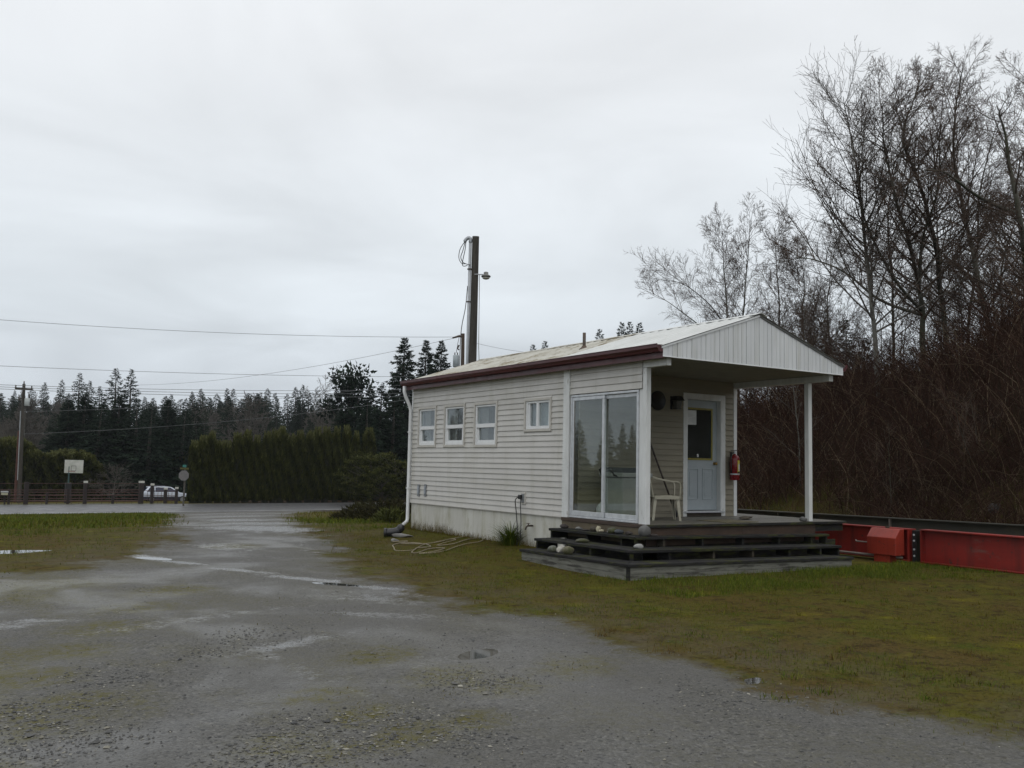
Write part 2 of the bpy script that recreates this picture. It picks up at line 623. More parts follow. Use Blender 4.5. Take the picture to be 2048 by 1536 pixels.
# lot: moss, short grass, bare brown soil
lot = t.mix(t.rng(t.noise(geo, 0.9, 7, 0.62), 0.38, 0.62), (0.072, 0.070, 0.012), (0.076, 0.053, 0.018))
lot = t.mix(t.rng(t.noise(geo, 2.6, 7, 0.7), 0.53, 0.66), lot, (0.046, 0.060, 0.010))
lot = t.mix(t.rng(t.noise(t.vscale(geo, (1, 1, 1)), 5.5, 7, 0.75), 0.50, 0.60), lot, (0.038, 0.026, 0.012))
lot = t.mix(t.math('MULTIPLY', t.rng(t.noise(geo, 16.0, 5, 0.75), 0.52, 0.66), 0.85), lot, (0.096, 0.083, 0.026))
lot = t.mix(t.math('MULTIPLY', t.rng(nC, 0.50, 0.68), 0.7), lot, (0.020, 0.021, 0.008))
lot = t.mix(t.math('MULTIPLY', t.rng(t.noise(geo, 1.4, 6, 0.6), 0.58, 0.70), t.rng(nC, 0.35, 0.6)), lot, (0.125, 0.115, 0.012))
mudf = t.math('MULTIPLY', t.rng(sda, -2.3, -0.2), t.rng(t.noise(geo, 1.7, 7, 0.68), 0.40, 0.60))
lot = t.mix(t.math('MULTIPLY', mudf, 0.8), lot, t.mix(t.rng(nC, 0.35, 0.65), (0.100, 0.088, 0.062), (0.066, 0.054, 0.032)))
litter = t.mix(t.rng(sxyz.outputs[0], 11.6, 13.0), t.mix(t.rng(t.noise(geo, 3.0, 7, 0.7), 0.4, 0.6), (0.036, 0.026, 0.013), (0.030, 0.029, 0.010)), t.mix(t.noise(geo, 6.0, 6, 0.7), (0.022, 0.015, 0.011), (0.036, 0.026, 0.015)))
lot = t.mix(t.rng(t.math('ADD', sxyz.outputs[0], t.rng(nA, 0.3, 0.7, -1.0, 1.0)), 10.2, 12.2), lot, litter)
col = t.mix(g, lot, gcol)
# wetness
wat = t.n('Attribute', attribute_name='wet').outputs['Fac']
wet = t.rng(t.noise(t.vscale(geo, (0.8, 0.8, 1)), 0.62, 6, 0.55, 0.4), 0.42, 0.64, 0, 0.62, True)
soak = t.rng(t.math('ADD', wat, t.math('ADD', t.rng(nB, 0.3, 0.7, -0.25, 0.25), t.rng(nC, 0.3, 0.7, -0.22, 0.22))), 0.42, 0.98, 0, 1, True)
wet2 = t.math('MULTIPLY', t.math('MAXIMUM', wet, soak), g)
col = t.mix(t.math('MULTIPLY', wet2, 0.30), col, (0.03, 0.03, 0.029))
rough = t.mix(wet2, t.mix(g, (0.88,) * 3, (0.72,) * 3), t.mix(t.rng(nC, 0.35, 0.65), (0.13,) * 3, (0.30,) * 3))
bsum = t.math('ADD', t.math('MULTIPLY', t.rng(v1.outputs['Distance'], 0, 0.7, 1, 0), g), t.math('ADD', t.math('MULTIPLY', nC, 1.2), t.math('MULTIPLY', t.noise(geo, 90, 3), 0.6)))
bn = t.n('Bump'); bn.inputs['Distance'].default_value = 0.012
t.l(bsum, bn.inputs['Height']); t.l(t.rng(wet2, 0, 1, 0.75, 0.16), bn.inputs['Strength'])
b = t.principled(col, 0.6, bn.outputs[0], 0, 0.4)
t.l(rough, b.inputs['Roughness'])
t.l(t.math('MAXIMUM', t.math('MULTIPLY', wet2, 0.44), t.rng(g, 0, 1, 0.015, 0.14)), b.inputs['Specular IOR Level'])
GROUND = t.m

xs = axis(-12.5, 8.0, 0.095, -420, 420)
ys = axis(-9.5, 13.0, 0.095, -60, 620)
X, Y = np.meshgrid(xs, ys)
Z = gz(X, Y)
SD = poly_sd(X, Y, DRIVE)
nx, ny = len(xs), len(ys)
idx = np.arange(nx * ny).reshape(ny, nx)
quads = np.stack([idx[:-1, :-1], idx[:-1, 1:], idx[1:, 1:], idx[1:, :-1]], -1).reshape(-1, 4)
VV = np.stack([X, Y, Z], -1).reshape(-1, 3)
sdv = np.clip(SD, -3, 3).reshape(-1)
inside = sdv[quads].mean(1) > 0
for nm, q in (('ground', quads[~inside]), ('driveway', quads[inside])):
    used, inv = np.unique(q.reshape(-1), return_inverse=True)
    m_ = MB().add_np(VV[used], inv.reshape(-1, 4), sdv[used])
    o = m_.build(nm, GROUND, smooth=True)
    for an, LL in (('wet', WETS), ('mossy', MOSSY)):
        o.data.attributes.new(an, 'FLOAT', 'POINT').data.foreach_set('value', field(VV[used, 0], VV[used, 1], LL).astype(np.float32))
    tag(o, kind='structure')

WATER = NT('puddle_water')
b = WATER.principled((0.030, 0.028, 0.022), 0.03, None, 0, 0.5)
b.inputs['IOR'].default_value = 1.33
WATER = WATER.m
for p in PUDDLES:
    a = np.linspace(0, 2 * math.pi, 40, endpoint=False)
    c, s_ = math.cos(p[4]), math.sin(p[4])
    k = 1.5
    wob = 1 + 0.16 * np.sin(3 * a + p[0]) + 0.10 * np.sin(5 * a + p[1] * 3) + 0.07 * np.sin(9 * a + p[2] * 7)
    px_ = p[0] + k * wob * (c * p[2] * np.cos(a) - s_ * p[3] * np.sin(a))
    py_ = p[1] + k * wob * (s_ * p[2] * np.cos(a) + c * p[3] * np.sin(a))
    g0 = gz(p[0], p[1])
    lvl = float(g0 + p[5] * 0.50)
    base_slope = gz0(px_, py_) - gz0(p[0], p[1])
    o = MB().add(np.stack([px_, py_, np.full(40, lvl) + base_slope], -1), [tuple(range(40))]).build('puddle', WATER)
    tag(o, kind='structure')

# ---------------------------------------------------------------- road
ASPH = mat('road_asphalt', (0.085, 0.085, 0.087), (0.062, 0.062, 0.064), rough=0.42, scale=1.2, stretch=(1, 1, 1), bump=0.3, bscale=70, obj=False)
PAINT = mat('road_paint', (0.62, 0.62, 0.60), (0.35, 0.35, 0.34), rough=0.5, scale=3, obj=False)


def strip(t0, t1, s0, s1, n, lift):
    m_ = MB()
    S = np.linspace(s0, s1, n)
    V = []
    for tq in (t0, t1):
        x_, y_ = st(S, tq)
        V.append(np.stack([x_, y_, gz0(x_, y_) + lift], -1))
    V = np.concatenate(V)
    i = np.arange(n - 1)
    return m_.add_np(V, np.stack([i, i + 1, n + i + 1, n + i], -1))


o = MB()
for k in range(4):
    ta, tb = 46.0 + k * 2.7, 46.0 + (k + 1) * 2.7
    q = strip(ta, tb, -160, 160, 161, 0.02)
    o.add_np(q.v[0], q.f[0])
tag(o.build('road', ASPH), kind='structure')
o = MB()
for ta, tb in ((46.7, 46.85),):
    q = strip(ta, tb, -160, 160, 161, 0.026)
    o.add_np(q.v[0], q.f[0])
tag(o.build('road_markings', PAINT), kind='structure')
_q = P(378, 1006, 62)
SHO = float(0.9976 * _q[0] + 0.0698 * _q[1])
VERGE = mat('verge', (0.10, 0.095, 0.05), (0.05, 0.055, 0.018), rough=0.9, scale=1.5, obj=False)
tag(strip(56.85, 58.3, -120, SHO, 121, 0.02).build('road_shoulder', VERGE), kind='structure')

# ================================================================ the scale house
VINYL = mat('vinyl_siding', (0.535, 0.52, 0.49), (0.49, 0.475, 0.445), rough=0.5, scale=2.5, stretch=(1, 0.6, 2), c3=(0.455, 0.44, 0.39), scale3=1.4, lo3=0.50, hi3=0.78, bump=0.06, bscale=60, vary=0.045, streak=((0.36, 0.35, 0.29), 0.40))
PORCHV = mat('shade_darkened_beige_siding', (0.25, 0.225, 0.165), (0.21, 0.19, 0.14), rough=0.6, scale=2.5, stretch=(0.6, 1, 2), bump=0.06, bscale=60, vary=0.06)  # beige porch siding, its colour darkened to carry the shade of the recess
WHITE = mat('white_painted_wood', (0.68, 0.69, 0.68), (0.58, 0.59, 0.575), rough=0.5, scale=9, stretch=(1, 1, 0.25), c3=(0.30, 0.28, 0.24), scale3=16, lo3=0.64, hi3=0.70, bump=0.15, bscale=40)
WMETAL = mat('white_metal_panel', (0.63, 0.645, 0.65), (0.57, 0.585, 0.59), rough=0.45, scale=3, stretch=(1, 1, 0.3), c3=(0.36, 0.36, 0.31), scale3=2.2, lo3=0.62, hi3=0.8, vary=0.04, streak=((0.42, 0.42, 0.37), 0.6))
WVIN = mat('white_vinyl_frame', (0.74, 0.75, 0.75), (0.68, 0.69, 0.69), rough=0.4, scale=8)
CASE = mat('window_casing', (0.52, 0.50, 0.45), (0.46, 0.44, 0.40), rough=0.55, scale=8)
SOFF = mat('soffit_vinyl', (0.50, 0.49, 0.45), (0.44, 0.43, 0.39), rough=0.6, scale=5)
MAROON = mat('maroon_metal', (0.082, 0.012, 0.015), (0.055, 0.011, 0.013), rough=0.38, scale=5, stretch=(1, .3, 1), c3=(0.10, 0.05, 0.045), scale3=3, lo3=0.6, hi3=0.75)
STUCCO = mat('painted_foundation', (0.55, 0.545, 0.50), (0.47, 0.46, 0.415), rough=0.8, scale=2.2, stretch=(1, 1.4, 0.5), c3=(0.27, 0.25, 0.16), scale3=2.0, lo3=0.52, hi3=0.72, bump=0.2, bscale=60, streak=((0.36, 0.35, 0.25), 0.6))
ALU = mat('aluminium', (0.62, 0.64, 0.66), (0.50, 0.52, 0.54), rough=0.38, scale=10, metal=0.35)
OLDROOF = mat('old_roof_metal', (0.40, 0.385, 0.33), (0.50, 0.49, 0.44), rough=0.6, scale=1.6, stretch=(1, 0.7, 1), c3=(0.165, 0.13, 0.062), scale3=2.6, lo3=0.50, hi3=0.66)
NEWROOF = mat('new_roof_metal', (0.60, 0.61, 0.595), (0.53, 0.54, 0.52), rough=0.4, scale=2.2, c3=(0.5, 0.48, 0.4), scale3=5, lo3=0.66, hi3=0.75)
PANE = glass_mat('window_glass', 0.085, (0.85, 0.88, 0.88), 0.07)
SLIDE_GLASS = glass_mat('sliding_door_glass', 0.082, (0.88, 0.91, 0.88), 0.012)
DARKIN = mat('interior_wall', (0.16, 0.14, 0.11), (0.12, 0.105, 0.085), rough=0.8, scale=3)
DOORW = mat('door_paint', (0.37, 0.41, 0.43), (0.33, 0.37, 0.39), rough=0.4, scale=6)
YEL = mat('yellow_glazing_strip', (0.27, 0.23, 0.045), (0.20, 0.17, 0.035), rough=0.5, scale=20)
BLACK = mat('black_plastic', (0.016, 0.016, 0.017), (0.010, 0.010, 0.011), rough=0.4, scale=10)
BRASS = mat('brass', (0.42, 0.27, 0.09), (0.30, 0.20, 0.07), rough=0.3, scale=20, metal=0.9)
RUSTP = mat('rusty_steel', (0.055, 0.048, 0.043), (0.085, 0.055, 0.035), rough=0.7, scale=9)
PAPER = mat('paper', (0.62, 0.63, 0.62), (0.55, 0.56, 0.55), rough=0.8, scale=30, lo=0.5, hi=0.54, stretch=(0.15, 1, 1))

house = thing('scale_house', 'small white clapboard scale house with maroon gutters and gabled porch roof', 'building', (1.87, 4.0, -0.69))
YD, YF, XR, YT = 1.765, 7.952, 3.74, 2.147
ZS, ZT = -0.006, 2.515


def siding_board(m_, face, a0, a1, z0, h, proud=0.022):
    """one lapped course: face 'x' lies on X = 0 facing -X, face 'y' on Y = YD facing -Y"""
    prof = [(0.0, z0 + h + 0.012), (0.0, z0), (-proud, z0), (-proud, z0 + 0.004), (-0.003, z0 + h + 0.012)]
    if face == 'x':
        m_.prism([(x_, z_) for x_, z_ in prof], 1, a0, a1)
    else:
        n = len(prof)
        v = [(a0, YD + x_, z_) for x_, z_ in prof] + [(a1, YD + x_, z_) for x_, z_ in prof]
        f = [tuple(range(n)), tuple(range(2 * n - 1, n - 1, -1))] + [(i, n + i, n + (i + 1) % n, (i + 1) % n) for i in range(n)]
        m_.add(v, f)


WINS = [(6.86, 7.62, 1.26, 2.05), (5.62, 6.42, 1.26, 2.05), (4.365, 5.165, 1.25, 2.04), (2.56, 3.34, 1.52, 2.03)]
NB = 25
h_ = (ZT - ZS) / NB


def course(face, spans, z0, h, m):
    for a0, a1 in spans:
        q = MB()
        siding_board(q, face, a0, a1, z0, h)
        q.build('siding_board', m, house)


def cut(span, z0, h, holes):
    """split one course round the openings: full pieces beside them, slivers under and over them"""
    full, sliv = [span], []
    for y0, y1, zlo, zhi in holes:
        if z0 + h <= zlo or z0 >= zhi:
            continue
        ns = []
        for a0, a1 in full:
            ns += [(a0, y0), (y1, a1)] if y0 > a0 and y1 < a1 else [(a0, a1)]
        full = ns
        if zlo - z0 > 0.015:
            sliv.append((y0 + .002, y1 - .002, z0, zlo - z0 - 0.013))
        if z0 + h - zhi > 0.015:
            sliv.append((y0 + .002, y1 - .002, zhi + 0.001, z0 + h - zhi))
    return full, sliv


HOLES = [(w[0] - 0.045, w[1] + 0.045, w[2] - 0.045, w[3] + 0.045) for w in WINS]
for i in range(NB):
    z0 = ZS + i * h_
    full, sliv = cut((YT + 0.004, YF), z0, h_, HOLES)
    course('x', full, z0, h_, VINYL)
    for a0, a1, zz, hh in sliv:
        course('x', [(a0, a1)], zz, hh, VINYL)
for i in range(4):       # wider courses over the sliding door
    course('x', [(0.095, 1.972)], 2.085 + i * 0.112, 0.108, VINYL)
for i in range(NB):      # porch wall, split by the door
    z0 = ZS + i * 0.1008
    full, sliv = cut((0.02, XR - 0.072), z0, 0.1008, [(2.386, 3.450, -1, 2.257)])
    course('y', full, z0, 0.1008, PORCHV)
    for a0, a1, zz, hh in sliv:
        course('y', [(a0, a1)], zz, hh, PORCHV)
# sheathing, inner room, foundation, hidden walls
m_ = MB()
zs_ = [(ZS, 1.26), (2.05, ZT)]
m_.box(0.004, 0.09, YD + 0.09, YF, ZS, 1.24).box(0.004, 0.09, YD + 0.09, YF, 2.055, ZT)
ycuts = sorted([(w[0], w[1]) for w in WINS])
prev = YD + 0.09
for a, b_ in ycuts:
    m_.box(0.004, 0.09, prev, a, 1.24, 2.055); prev = b_
m_.box(0.004, 0.09, prev, YF, 1.24, 2.055)
m_.box(0.004, 0.09, 2.56, 3.34, 1.24, 1.52)
m_.build('wall', DARKIN, house)
m_ = MB()
m_.box(0.09, 2.478, YD + 0.003, YD + 0.09, ZS, ZT).box(3.348, XR - 0.09, YD + 0.003, YD + 0.09, ZS, ZT).box(2.478, 3.348, YD + 0.003, YD + 0.09, 2.165, ZT)
m_.build('porch_wall', DARKIN, house)
m_ = MB()
m_.box(XR - 0.09, XR - 0.003, YD + 0.003, YF, ZS, ZT).box(0.09, XR - 0.09, YF - 0.09, YF, ZS, ZT)
m_.build('rear_wall', VINYL, house)
MB().box(0.09, XR - 0.09, YD + 0.09, YF - 0.09, -0.03, ZS).build('interior_floor', DARKIN, house)
m_ = MB()
m_.box(0.012, XR - 0.01, YT - 0.05, YF - 0.005, -0.95, ZS - 0.012)
m_.build('foundation', STUCCO, house)
MB().box(-0.016, 0.004, YT + 0.004, YF, ZS - 0.012, ZS).build('starter_strip', CASE, house)
# trims and posts
MB().box(-0.034, 0.06, 1.974, YT, 0.0, ZT).build('trim_board', WHITE, house, bevel=0.004)
MB().box(-0.02, 0.03, YF, YF + 0.05, ZS, ZT).build('corner_trim', WVIN, house)
MB().box(XR - 0.07, XR + 0.012, YD - 0.02, YD + 0.06, ZS, 2.40).build('corner_trim', WVIN, house, bevel=0.003)
MB().box(0.0, 0.09, 0.0, 0.09, 0.0, 2.402).build('porch_post', WHITE, house, bevel=0.004)
MB().box(0.006, 0.07, 0.093, 0.174, 0.0, 2.078).build('post_jamb', WHITE, house, bevel=0.003)
MB().box(XR - 0.045, XR + 0.045, 0.0, 0.09, 0.0, 2.402).build('porch_post', WHITE, house, bevel=0.004)
MB().box(0.004, 0.094, -0.45, 0.30, 2.405, 2.515).build('porch_beam', WHITE, house, bevel=0.004)
MB().box(XR - 0.05, XR + 0.05, -0.45, YD - 0.004, 2.405, 2.515).build('porch_beam', WHITE, house, bevel=0.004)
# sliding glass door, used as a wind break at the side of the porch
sl = MB()
x0, x1 = 0.018, 0.075
sl.box(x0 - 0.03, x1, 0.177, 1.951, 0.008, 0.040).box(x0 - 0.03, x1, 0.177, 1.951, 2.036, 2.071)
sl.box(x0 - 0.03, x1, 0.177, 0.215, 0.043, 2.033).box(x0 - 0.03, x1, 1.915, 1.951, 0.043, 2.033)
sl = sl.build('sliding_door_frame', ALU, house, bevel=0.003)
sub(sl)
for a0, a1, xo in ((1.04, 1.912, -0.004), (0.218, 1.10, 0.032)):
    m_ = MB()
    m_.box(xo, xo + 0.028, a0, a1, 0.045, 0.125).box(xo, xo + 0.028, a0, a1, 1.975, 2.030)
    m_.box(xo, xo + 0.028, a0, a0 + 0.055, 0.128, 1.972).box(xo, xo + 0.028, a1 - 0.045, a1, 0.128, 1.972)
    m_.build('sliding_door_panel', ALU, sl, bevel=0.003)
    MB().box(xo + 0.011, xo + 0.015, a0 + 0.053, a1 - 0.043, 0.126, 1.974).build('glass_pane', SLIDE_GLASS, sl)


def window(w, kind, i):
    y0, y1, z0, z1 = w
    m_ = MB()
    c = 0.045
    xa, xb = -0.036, 0.03
    m_.box(xa, xb, y0 - c, y0, z0 - c, z1 + c).box(xa, xb, y1, y1 + c, z0 - c, z1 + c)
    m_.box(xa, xb, y0, y1, z0 - c, z0).box(xa, xb, y0, y1, z1, z1 + c)
    win = sub(m_.build('window', CASE, house, bevel=0.003))
    m_ = MB()
    f = 0.055
    xa, xb = -0.014, 0.06
    m_.box(xa, xb, y0 + .003, y0 + f, z0 + .003, z1 - .003).box(xa, xb, y1 - f, y1 - .003, z0 + .003, z1 - .003)
    m_.box(xa, xb, y0 + f, y1 - f, z0 + .003, z0 + f).box(xa, xb, y0 + f, y1 - f, z1 - 0.04, z1 - .003)
    if kind == 'hung':
        zm = (z0 + z1) / 2 - 0.01
        m_.box(-0.022, 0.05, y0 + f, y1 - f, zm - 0.045, zm + 0.03)
        m_.box(0.0, 0.05, y0 + f, y0 + f + 0.05, z0 + f, zm - 0.045).box(0.0, 0.05, y1 - f - 0.05, y1 - f, z0 + f, zm - 0.045)
        m_.box(0.0, 0.05, y0 + f + 0.05, y1 - f - 0.05, z0 + f, z0 + f + 0.04)
        m_.build('window_frame', WVIN, win, bevel=0.003)
        MB().box(0.012, 0.016, y0 + f - .002, y1 - f + .002, zm + 0.028, z1 - 0.038).build('pane', PANE, win)
        MB().box(0.030, 0.034, y0 + f + .048, y1 - f - .048, z0 + f + .038, zm - 0.043).build('pane', PANE, win)
        cu = MB()
        for j in range(12):
            ya = y1 - 0.02 - j * 0.021
            cu.tube([(0.13 + 0.012 * (j % 2), ya, z0 - 0.02), (0.13 + 0.012 * (j % 2), ya + 0.004, z1 + 0.02)], 0.013, 6)
        cu.build('curtain', mat('curtain', (0.36, 0.34, 0.30), (0.28, 0.27, 0.24), rough=0.9, scale=12), win)
    else:
        ym = (y0 + y1) / 2 + 0.02
        m_.box(-0.018, 0.05, ym - 0.045, ym + 0.02, z0 + f, z1 - 0.04)
        m_.box(0.0, 0.05, ym + 0.02, ym + 0.055, z0 + f, z1 - 0.04).box(0.0, 0.05, y1 - f - 0.05, y1 - f, z0 + f, z1 - 0.04)
        m_.build('window_frame', WVIN, win, bevel=0.003)
        MB().box(0.012, 0.016, y0 + f - .002, ym - 0.043, z0 + f - .002, z1 - 0.038).build('pane', PANE, win)
        MB().box(0.030, 0.034, ym + 0.053, y1 - f - .048, z0 + f - .002, z1 - 0.038).build('pane', PANE, win)
        MB().box(0.10, 0.11, y0 - 0.02, y1 + 0.02, z0 - 0.02, z1 + 0.02).build('blind', mat('blind', (0.42, 0.46, 0.46), (0.38, 0.41, 0.41), rough=0.8, scale=5), win)


for i, w in enumerate(WINS):
    window(w, 'hung' if i < 3 else 'slider', i)

# entrance door
m_ = MB()
a0, a1, zb, zt_ = 2.478, 3.348, 0.10, 2.165
m_.box(a0 - 0.09, a0, YD - 0.02, YD + 0.012, 0.0, zt_ + 0.09).box(a1, a1 + 0.10, YD - 0.02, YD + 0.012, 0.0, zt_ + 0.09).box(a0, a1, YD - 0.02, YD + 0.012, zt_, zt_ + 0.09)
m_.box(a0, a0 + 0.018, YD - 0.016, YD + 0.15, zb, zt_ - 0.001).box(a1 - 0.018, a1, YD - 0.016, YD + 0.15, zb, zt_ - 0.001).box(a0 + .018, a1 - .018, YD - 0.016, YD + 0.15, zt_ - 0.02, zt_ - 0.001)
m_.build('door_casing', WHITE, house, bevel=0.003)
MB().box(a0 - 0.06, a1 + 0.06, YD - 0.05, YD + 0.10, 0.065, 0.098).build('door_sill', ALU, house, bevel=0.004)
MB().box(0.05, a1 + 0.3, YD - 0.012, YD - 0.002, 0.0, 0.06).build('kick_board', mat('brown_board', (0.05, 0.038, 0.026), (0.03, 0.024, 0.018), rough=0.8, scale=8), house)
# slab: stiles and rails round the light, two raised panels below
m_ = MB()
ya, yb = YD + 0.088, YD + 0.13
L0, L1, G0, G1 = 2.50, 3.328, 2.56, 3.19
gz0_, gz1_ = 1.05, 1.98
m_.box(L0, L1, ya, yb, 0.112, gz0_).box(L0, L1, ya, yb, gz1_, 2.142).box(L0, G0, ya, yb, gz0_, gz1_).box(G1, L1, ya, yb, gz0_, gz1_)
door = sub(m_.build('door', DOORW, house))
for pa, pb in ((2.585, 2.855), (2.955, 3.225)):
    q = MB()
    for (xa_, xb_, za_, zb_) in ((pa, pb, 0.30, 0.318), (pa, pb, 0.86, 0.878), (pa, pa + 0.018, 0.318, 0.86), (pb - 0.018, pb, 0.318, 0.86)):
        q.box(xa_, xb_, ya - 0.012, ya, za_, zb_)
    q.box(pa + 0.05, pb - 0.05, ya - 0.007, ya, 0.37, 0.81)
    q.build('door_panel', DOORW, door, bevel=0.003)
q = MB()
for (xa_, xb_, za_, zb_) in ((G0 - .02, G1 + .02, gz0_ - .02, gz0_ + .015), (G0 - .02, G1 + .02, gz1_ - .015, gz1_ + .02), (G0 - .02, G0 + .015, gz0_ + .015, gz1_ - .015), (G1 - .015, G1 + .02, gz0_ + .015, gz1_ - .015)):
    q.box(xa_, xb_, ya - 0.014, ya - 0.001, za_, zb_)
q.build('glazing_strip', YEL, door)
MB().box(G0, G1, ya + 0.01, ya + 0.016, gz0_, gz1_).build('glass_pane', glass_mat('door_glass', 0.03, (0.8, 0.82, 0.82), 0.012), door)
MB().box(G0 + 0.03, G0 + 0.25, ya + 0.004, ya + 0.006, 1.68, gz1_ - 0.03).build('paper_notice', PAPER, door)
MB().box(2.83, 2.87, ya + 0.004, ya + 0.006, 1.085, 1.14).build('sticker', PAPER, door)
kr = Matrix.Rotation(R(90), 4, 'X')
MB().lathe([(0.030, 0), (0.030, 0.008), (0.012, 0.014), (0.011, 0.035), (0.026, 0.045), (0.030, 0.058), (0.022, 0.070), (0.004, 0.074)], 16, (3.262, ya, 0.97), kr).build('door_knob', BRASS, door, smooth=True)

# porch ceiling, fascias, gutters, downspout
XE0, XE1, YG = -0.169, 3.912, -0.556
XM = (XE0 + XE1) / 2
ZE, ZA = 2.675, 3.345
SOFP = mat('porch_ceiling', (0.27, 0.27, 0.235), (0.23, 0.23, 0.20), rough=0.7, scale=4)  # darker than the eave soffit: porch shade is put into the ceiling colour
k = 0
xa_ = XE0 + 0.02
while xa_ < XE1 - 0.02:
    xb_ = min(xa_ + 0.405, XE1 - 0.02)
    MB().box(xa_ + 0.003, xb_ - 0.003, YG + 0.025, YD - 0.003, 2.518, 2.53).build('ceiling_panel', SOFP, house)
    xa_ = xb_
MB().box(XE0 + 0.02, 0.0, YD, YF + 0.10, 2.518, 2.53).build('soffit', SOFF, house)
MB().box(XR, XE1 - 0.02, YD, YF + 0.10, 2.518, 2.53).build('soffit', SOFF, house)
MB().box(XE0 + 0.02, XE1 - 0.02, YG + 0.03, YF + 0.1, 2.533, 2.545).build('ceiling_backing', DARKIN, house)
for sx, xe in ((-1, XE0), (1, XE1)):
    MB().box(min(xe, xe - sx * 0.02), max(xe, xe - sx * 0.02), YG + 0.004, YF + 0.12, 2.495, 2.655).build('fascia_board', MAROON, house)
    prof = [(xe + sx * 0.002, 2.69), (xe + sx * 0.002, 2.585), (xe + sx * 0.07, 2.585), (xe + sx * 0.085, 2.615), (xe + sx * 0.115, 2.645), (xe + sx * 0.115, 2.685), (xe + sx * 0.122, 2.69), (xe + sx * 0.122, 2.70),
            (xe + sx * 0.105, 2.70), (xe + sx * 0.105, 2.65), (xe + sx * 0.075, 2.62), (xe + sx * 0.062, 2.597), (xe + sx * 0.012, 2.597), (xe + sx * 0.012, 2.69)]
    m_ = MB(); m_.prism(prof, 1, YG + 0.002, YF + 0.16)
    gu = sub(m_.build('gutter', MAROON, house))
    q = MB()
    for yy in (YG + 0.0, YF + 0.16):
        q.prism([prof[i] for i in (1, 2, 3, 4, 5, 0)], 1, yy - 0.004, yy)
    q.build('gutter_end_cap', MAROON, gu)
dsp = [(-0.23, YF + 0.03, 2.585), (-0.23, YF + 0.03, 2.46), (-0.20, YF + 0.03, 2.36), (-0.085, YF + 0.03, 2.14), (-0.06, YF + 0.03, 2.05), (-0.06, YF + 0.03, -0.36), (-0.075, YF + 0.02, -0.42), (-0.20, YF - 0.03, -0.50)]
MB().tube(dsp, 0.038, 10).build('downspout', WVIN, house, smooth=True)
for zz in (1.55, 0.3):
    MB().box(-0.10, -0.005, YF - 0.012, YF + 0.072, zz, zz + 0.025).build('downspout_strap', WVIN, house)

# gable cladding: ribbed metal panels, joints open
zb0 = 2.528
slope = (ZA - ZE) / (XM - XE0)
topz = lambda x_: ZE + slope * (min(x_ - XE0, XE1 - x_)) - 0.012
npan = 14
pw = (XE1 - XE0) / npan
for i in range(npan):
    m_ = MB()
    xa_ = XE0 + i * pw
    for a_, b_ in ((0.004, 0.100), (0.107, 0.188), (0.195, pw - 0.004)):
        p0, p1 = xa_ + a_, xa_ + b_
        pts = [(p0, zb0), (p1, zb0), (p1, topz(p1))]
        if p0 < XM < p1:
            pts.append((XM, topz(XM)))
        pts.append((p0, topz(p0)))
        m_.prism(pts, 1, YG + (0.0 if a_ < 0.05 else 0.003), YG + 0.012)
    m_.build('gable_panel', WMETAL, house)
m_ = MB(); m_.prism([(XE0 + .01, zb0 + 0.003), (XE1 - .01, zb0 + 0.003), (XE1 - .01, ZE - .02), (XM, ZA - .02), (XE0 + .01, ZE - .02)], 1, YG + 0.0135, YG + 0.022)
m_.build('gable_backing', mat('gable_backing', (0.30, 0.30, 0.28), rough=0.7), house)
MB().box(XE0, XE1, YG - 0.006, YG + 0.02, zb0 - 0.016, zb0 - 0.001).build('gable_edge_trim', WVIN, house)
MB().box(XE1 - 0.012, XE1 + 0.0, YG - 0.006, YG + 0.02, zb0 - 0.001, ZE - 0.02).build('gable_corner_trim', WVIN, house)
m_ = MB(); m_.prism([(XE0 + .05, 2.55), (XE1 - .05, 2.55), (XE1 - .05, ZE - .02), (XM, ZA - .04), (XE0 + .05, ZE - .02)], 1, YF + 0.06, YF + 0.09)
m_.build('rear_gable', VINYL, house)


def roof_sheet(side, y0, y1, m_mat, lift=0.0):
    """ribbed sheet from eave to ridge; ribs run down the slope"""
    prof, yy = [], y0
    pitch = 0.23
    while yy < y1 - 0.02:
        for dy_, dz_ in ((0, 0), (0.10, 0), (0.118, 0.019), (0.142, 0.019), (0.16, 0)):
            if yy + dy_ < y1:
                prof.append((yy + dy_, dz_))
        yy += pitch
    prof.append((y1, 0))
    xe = (XE0 - 0.045) if side < 0 else (XE1 + 0.045)
    ze = ZE - 0.045 * slope + 0.008 + lift
    zr = ZA + 0.008 + lift
    nrm = np.array([side * slope, 0, 1.0]); nrm /= np.linalg.norm(nrm)
    V = []
    for base in (np.array([xe, 0, ze]), np.array([XM, 0, zr])):
        for th in (0, -0.003):
            for y_, d_ in prof:
                V.append(base + nrm * (d_ + th) + np.array([0, y_, 0]))
    n = len(prof)
    F = []
    for i in range(n - 1):
        F += [(i, i + 1, 2 * n + i + 1, 2 * n + i), (n + i + 1, n + i, 3 * n + i, 3 * n + i + 1), (i + 1, i, n + i, n + i + 1), (2 * n + i, 2 * n + i + 1, 3 * n + i + 1, 3 * n + i)]
    if side > 0:
        F = [tuple(reversed(f)) for f in F]
    MB().add(V, F).build('roof_sheet', m_mat, house)


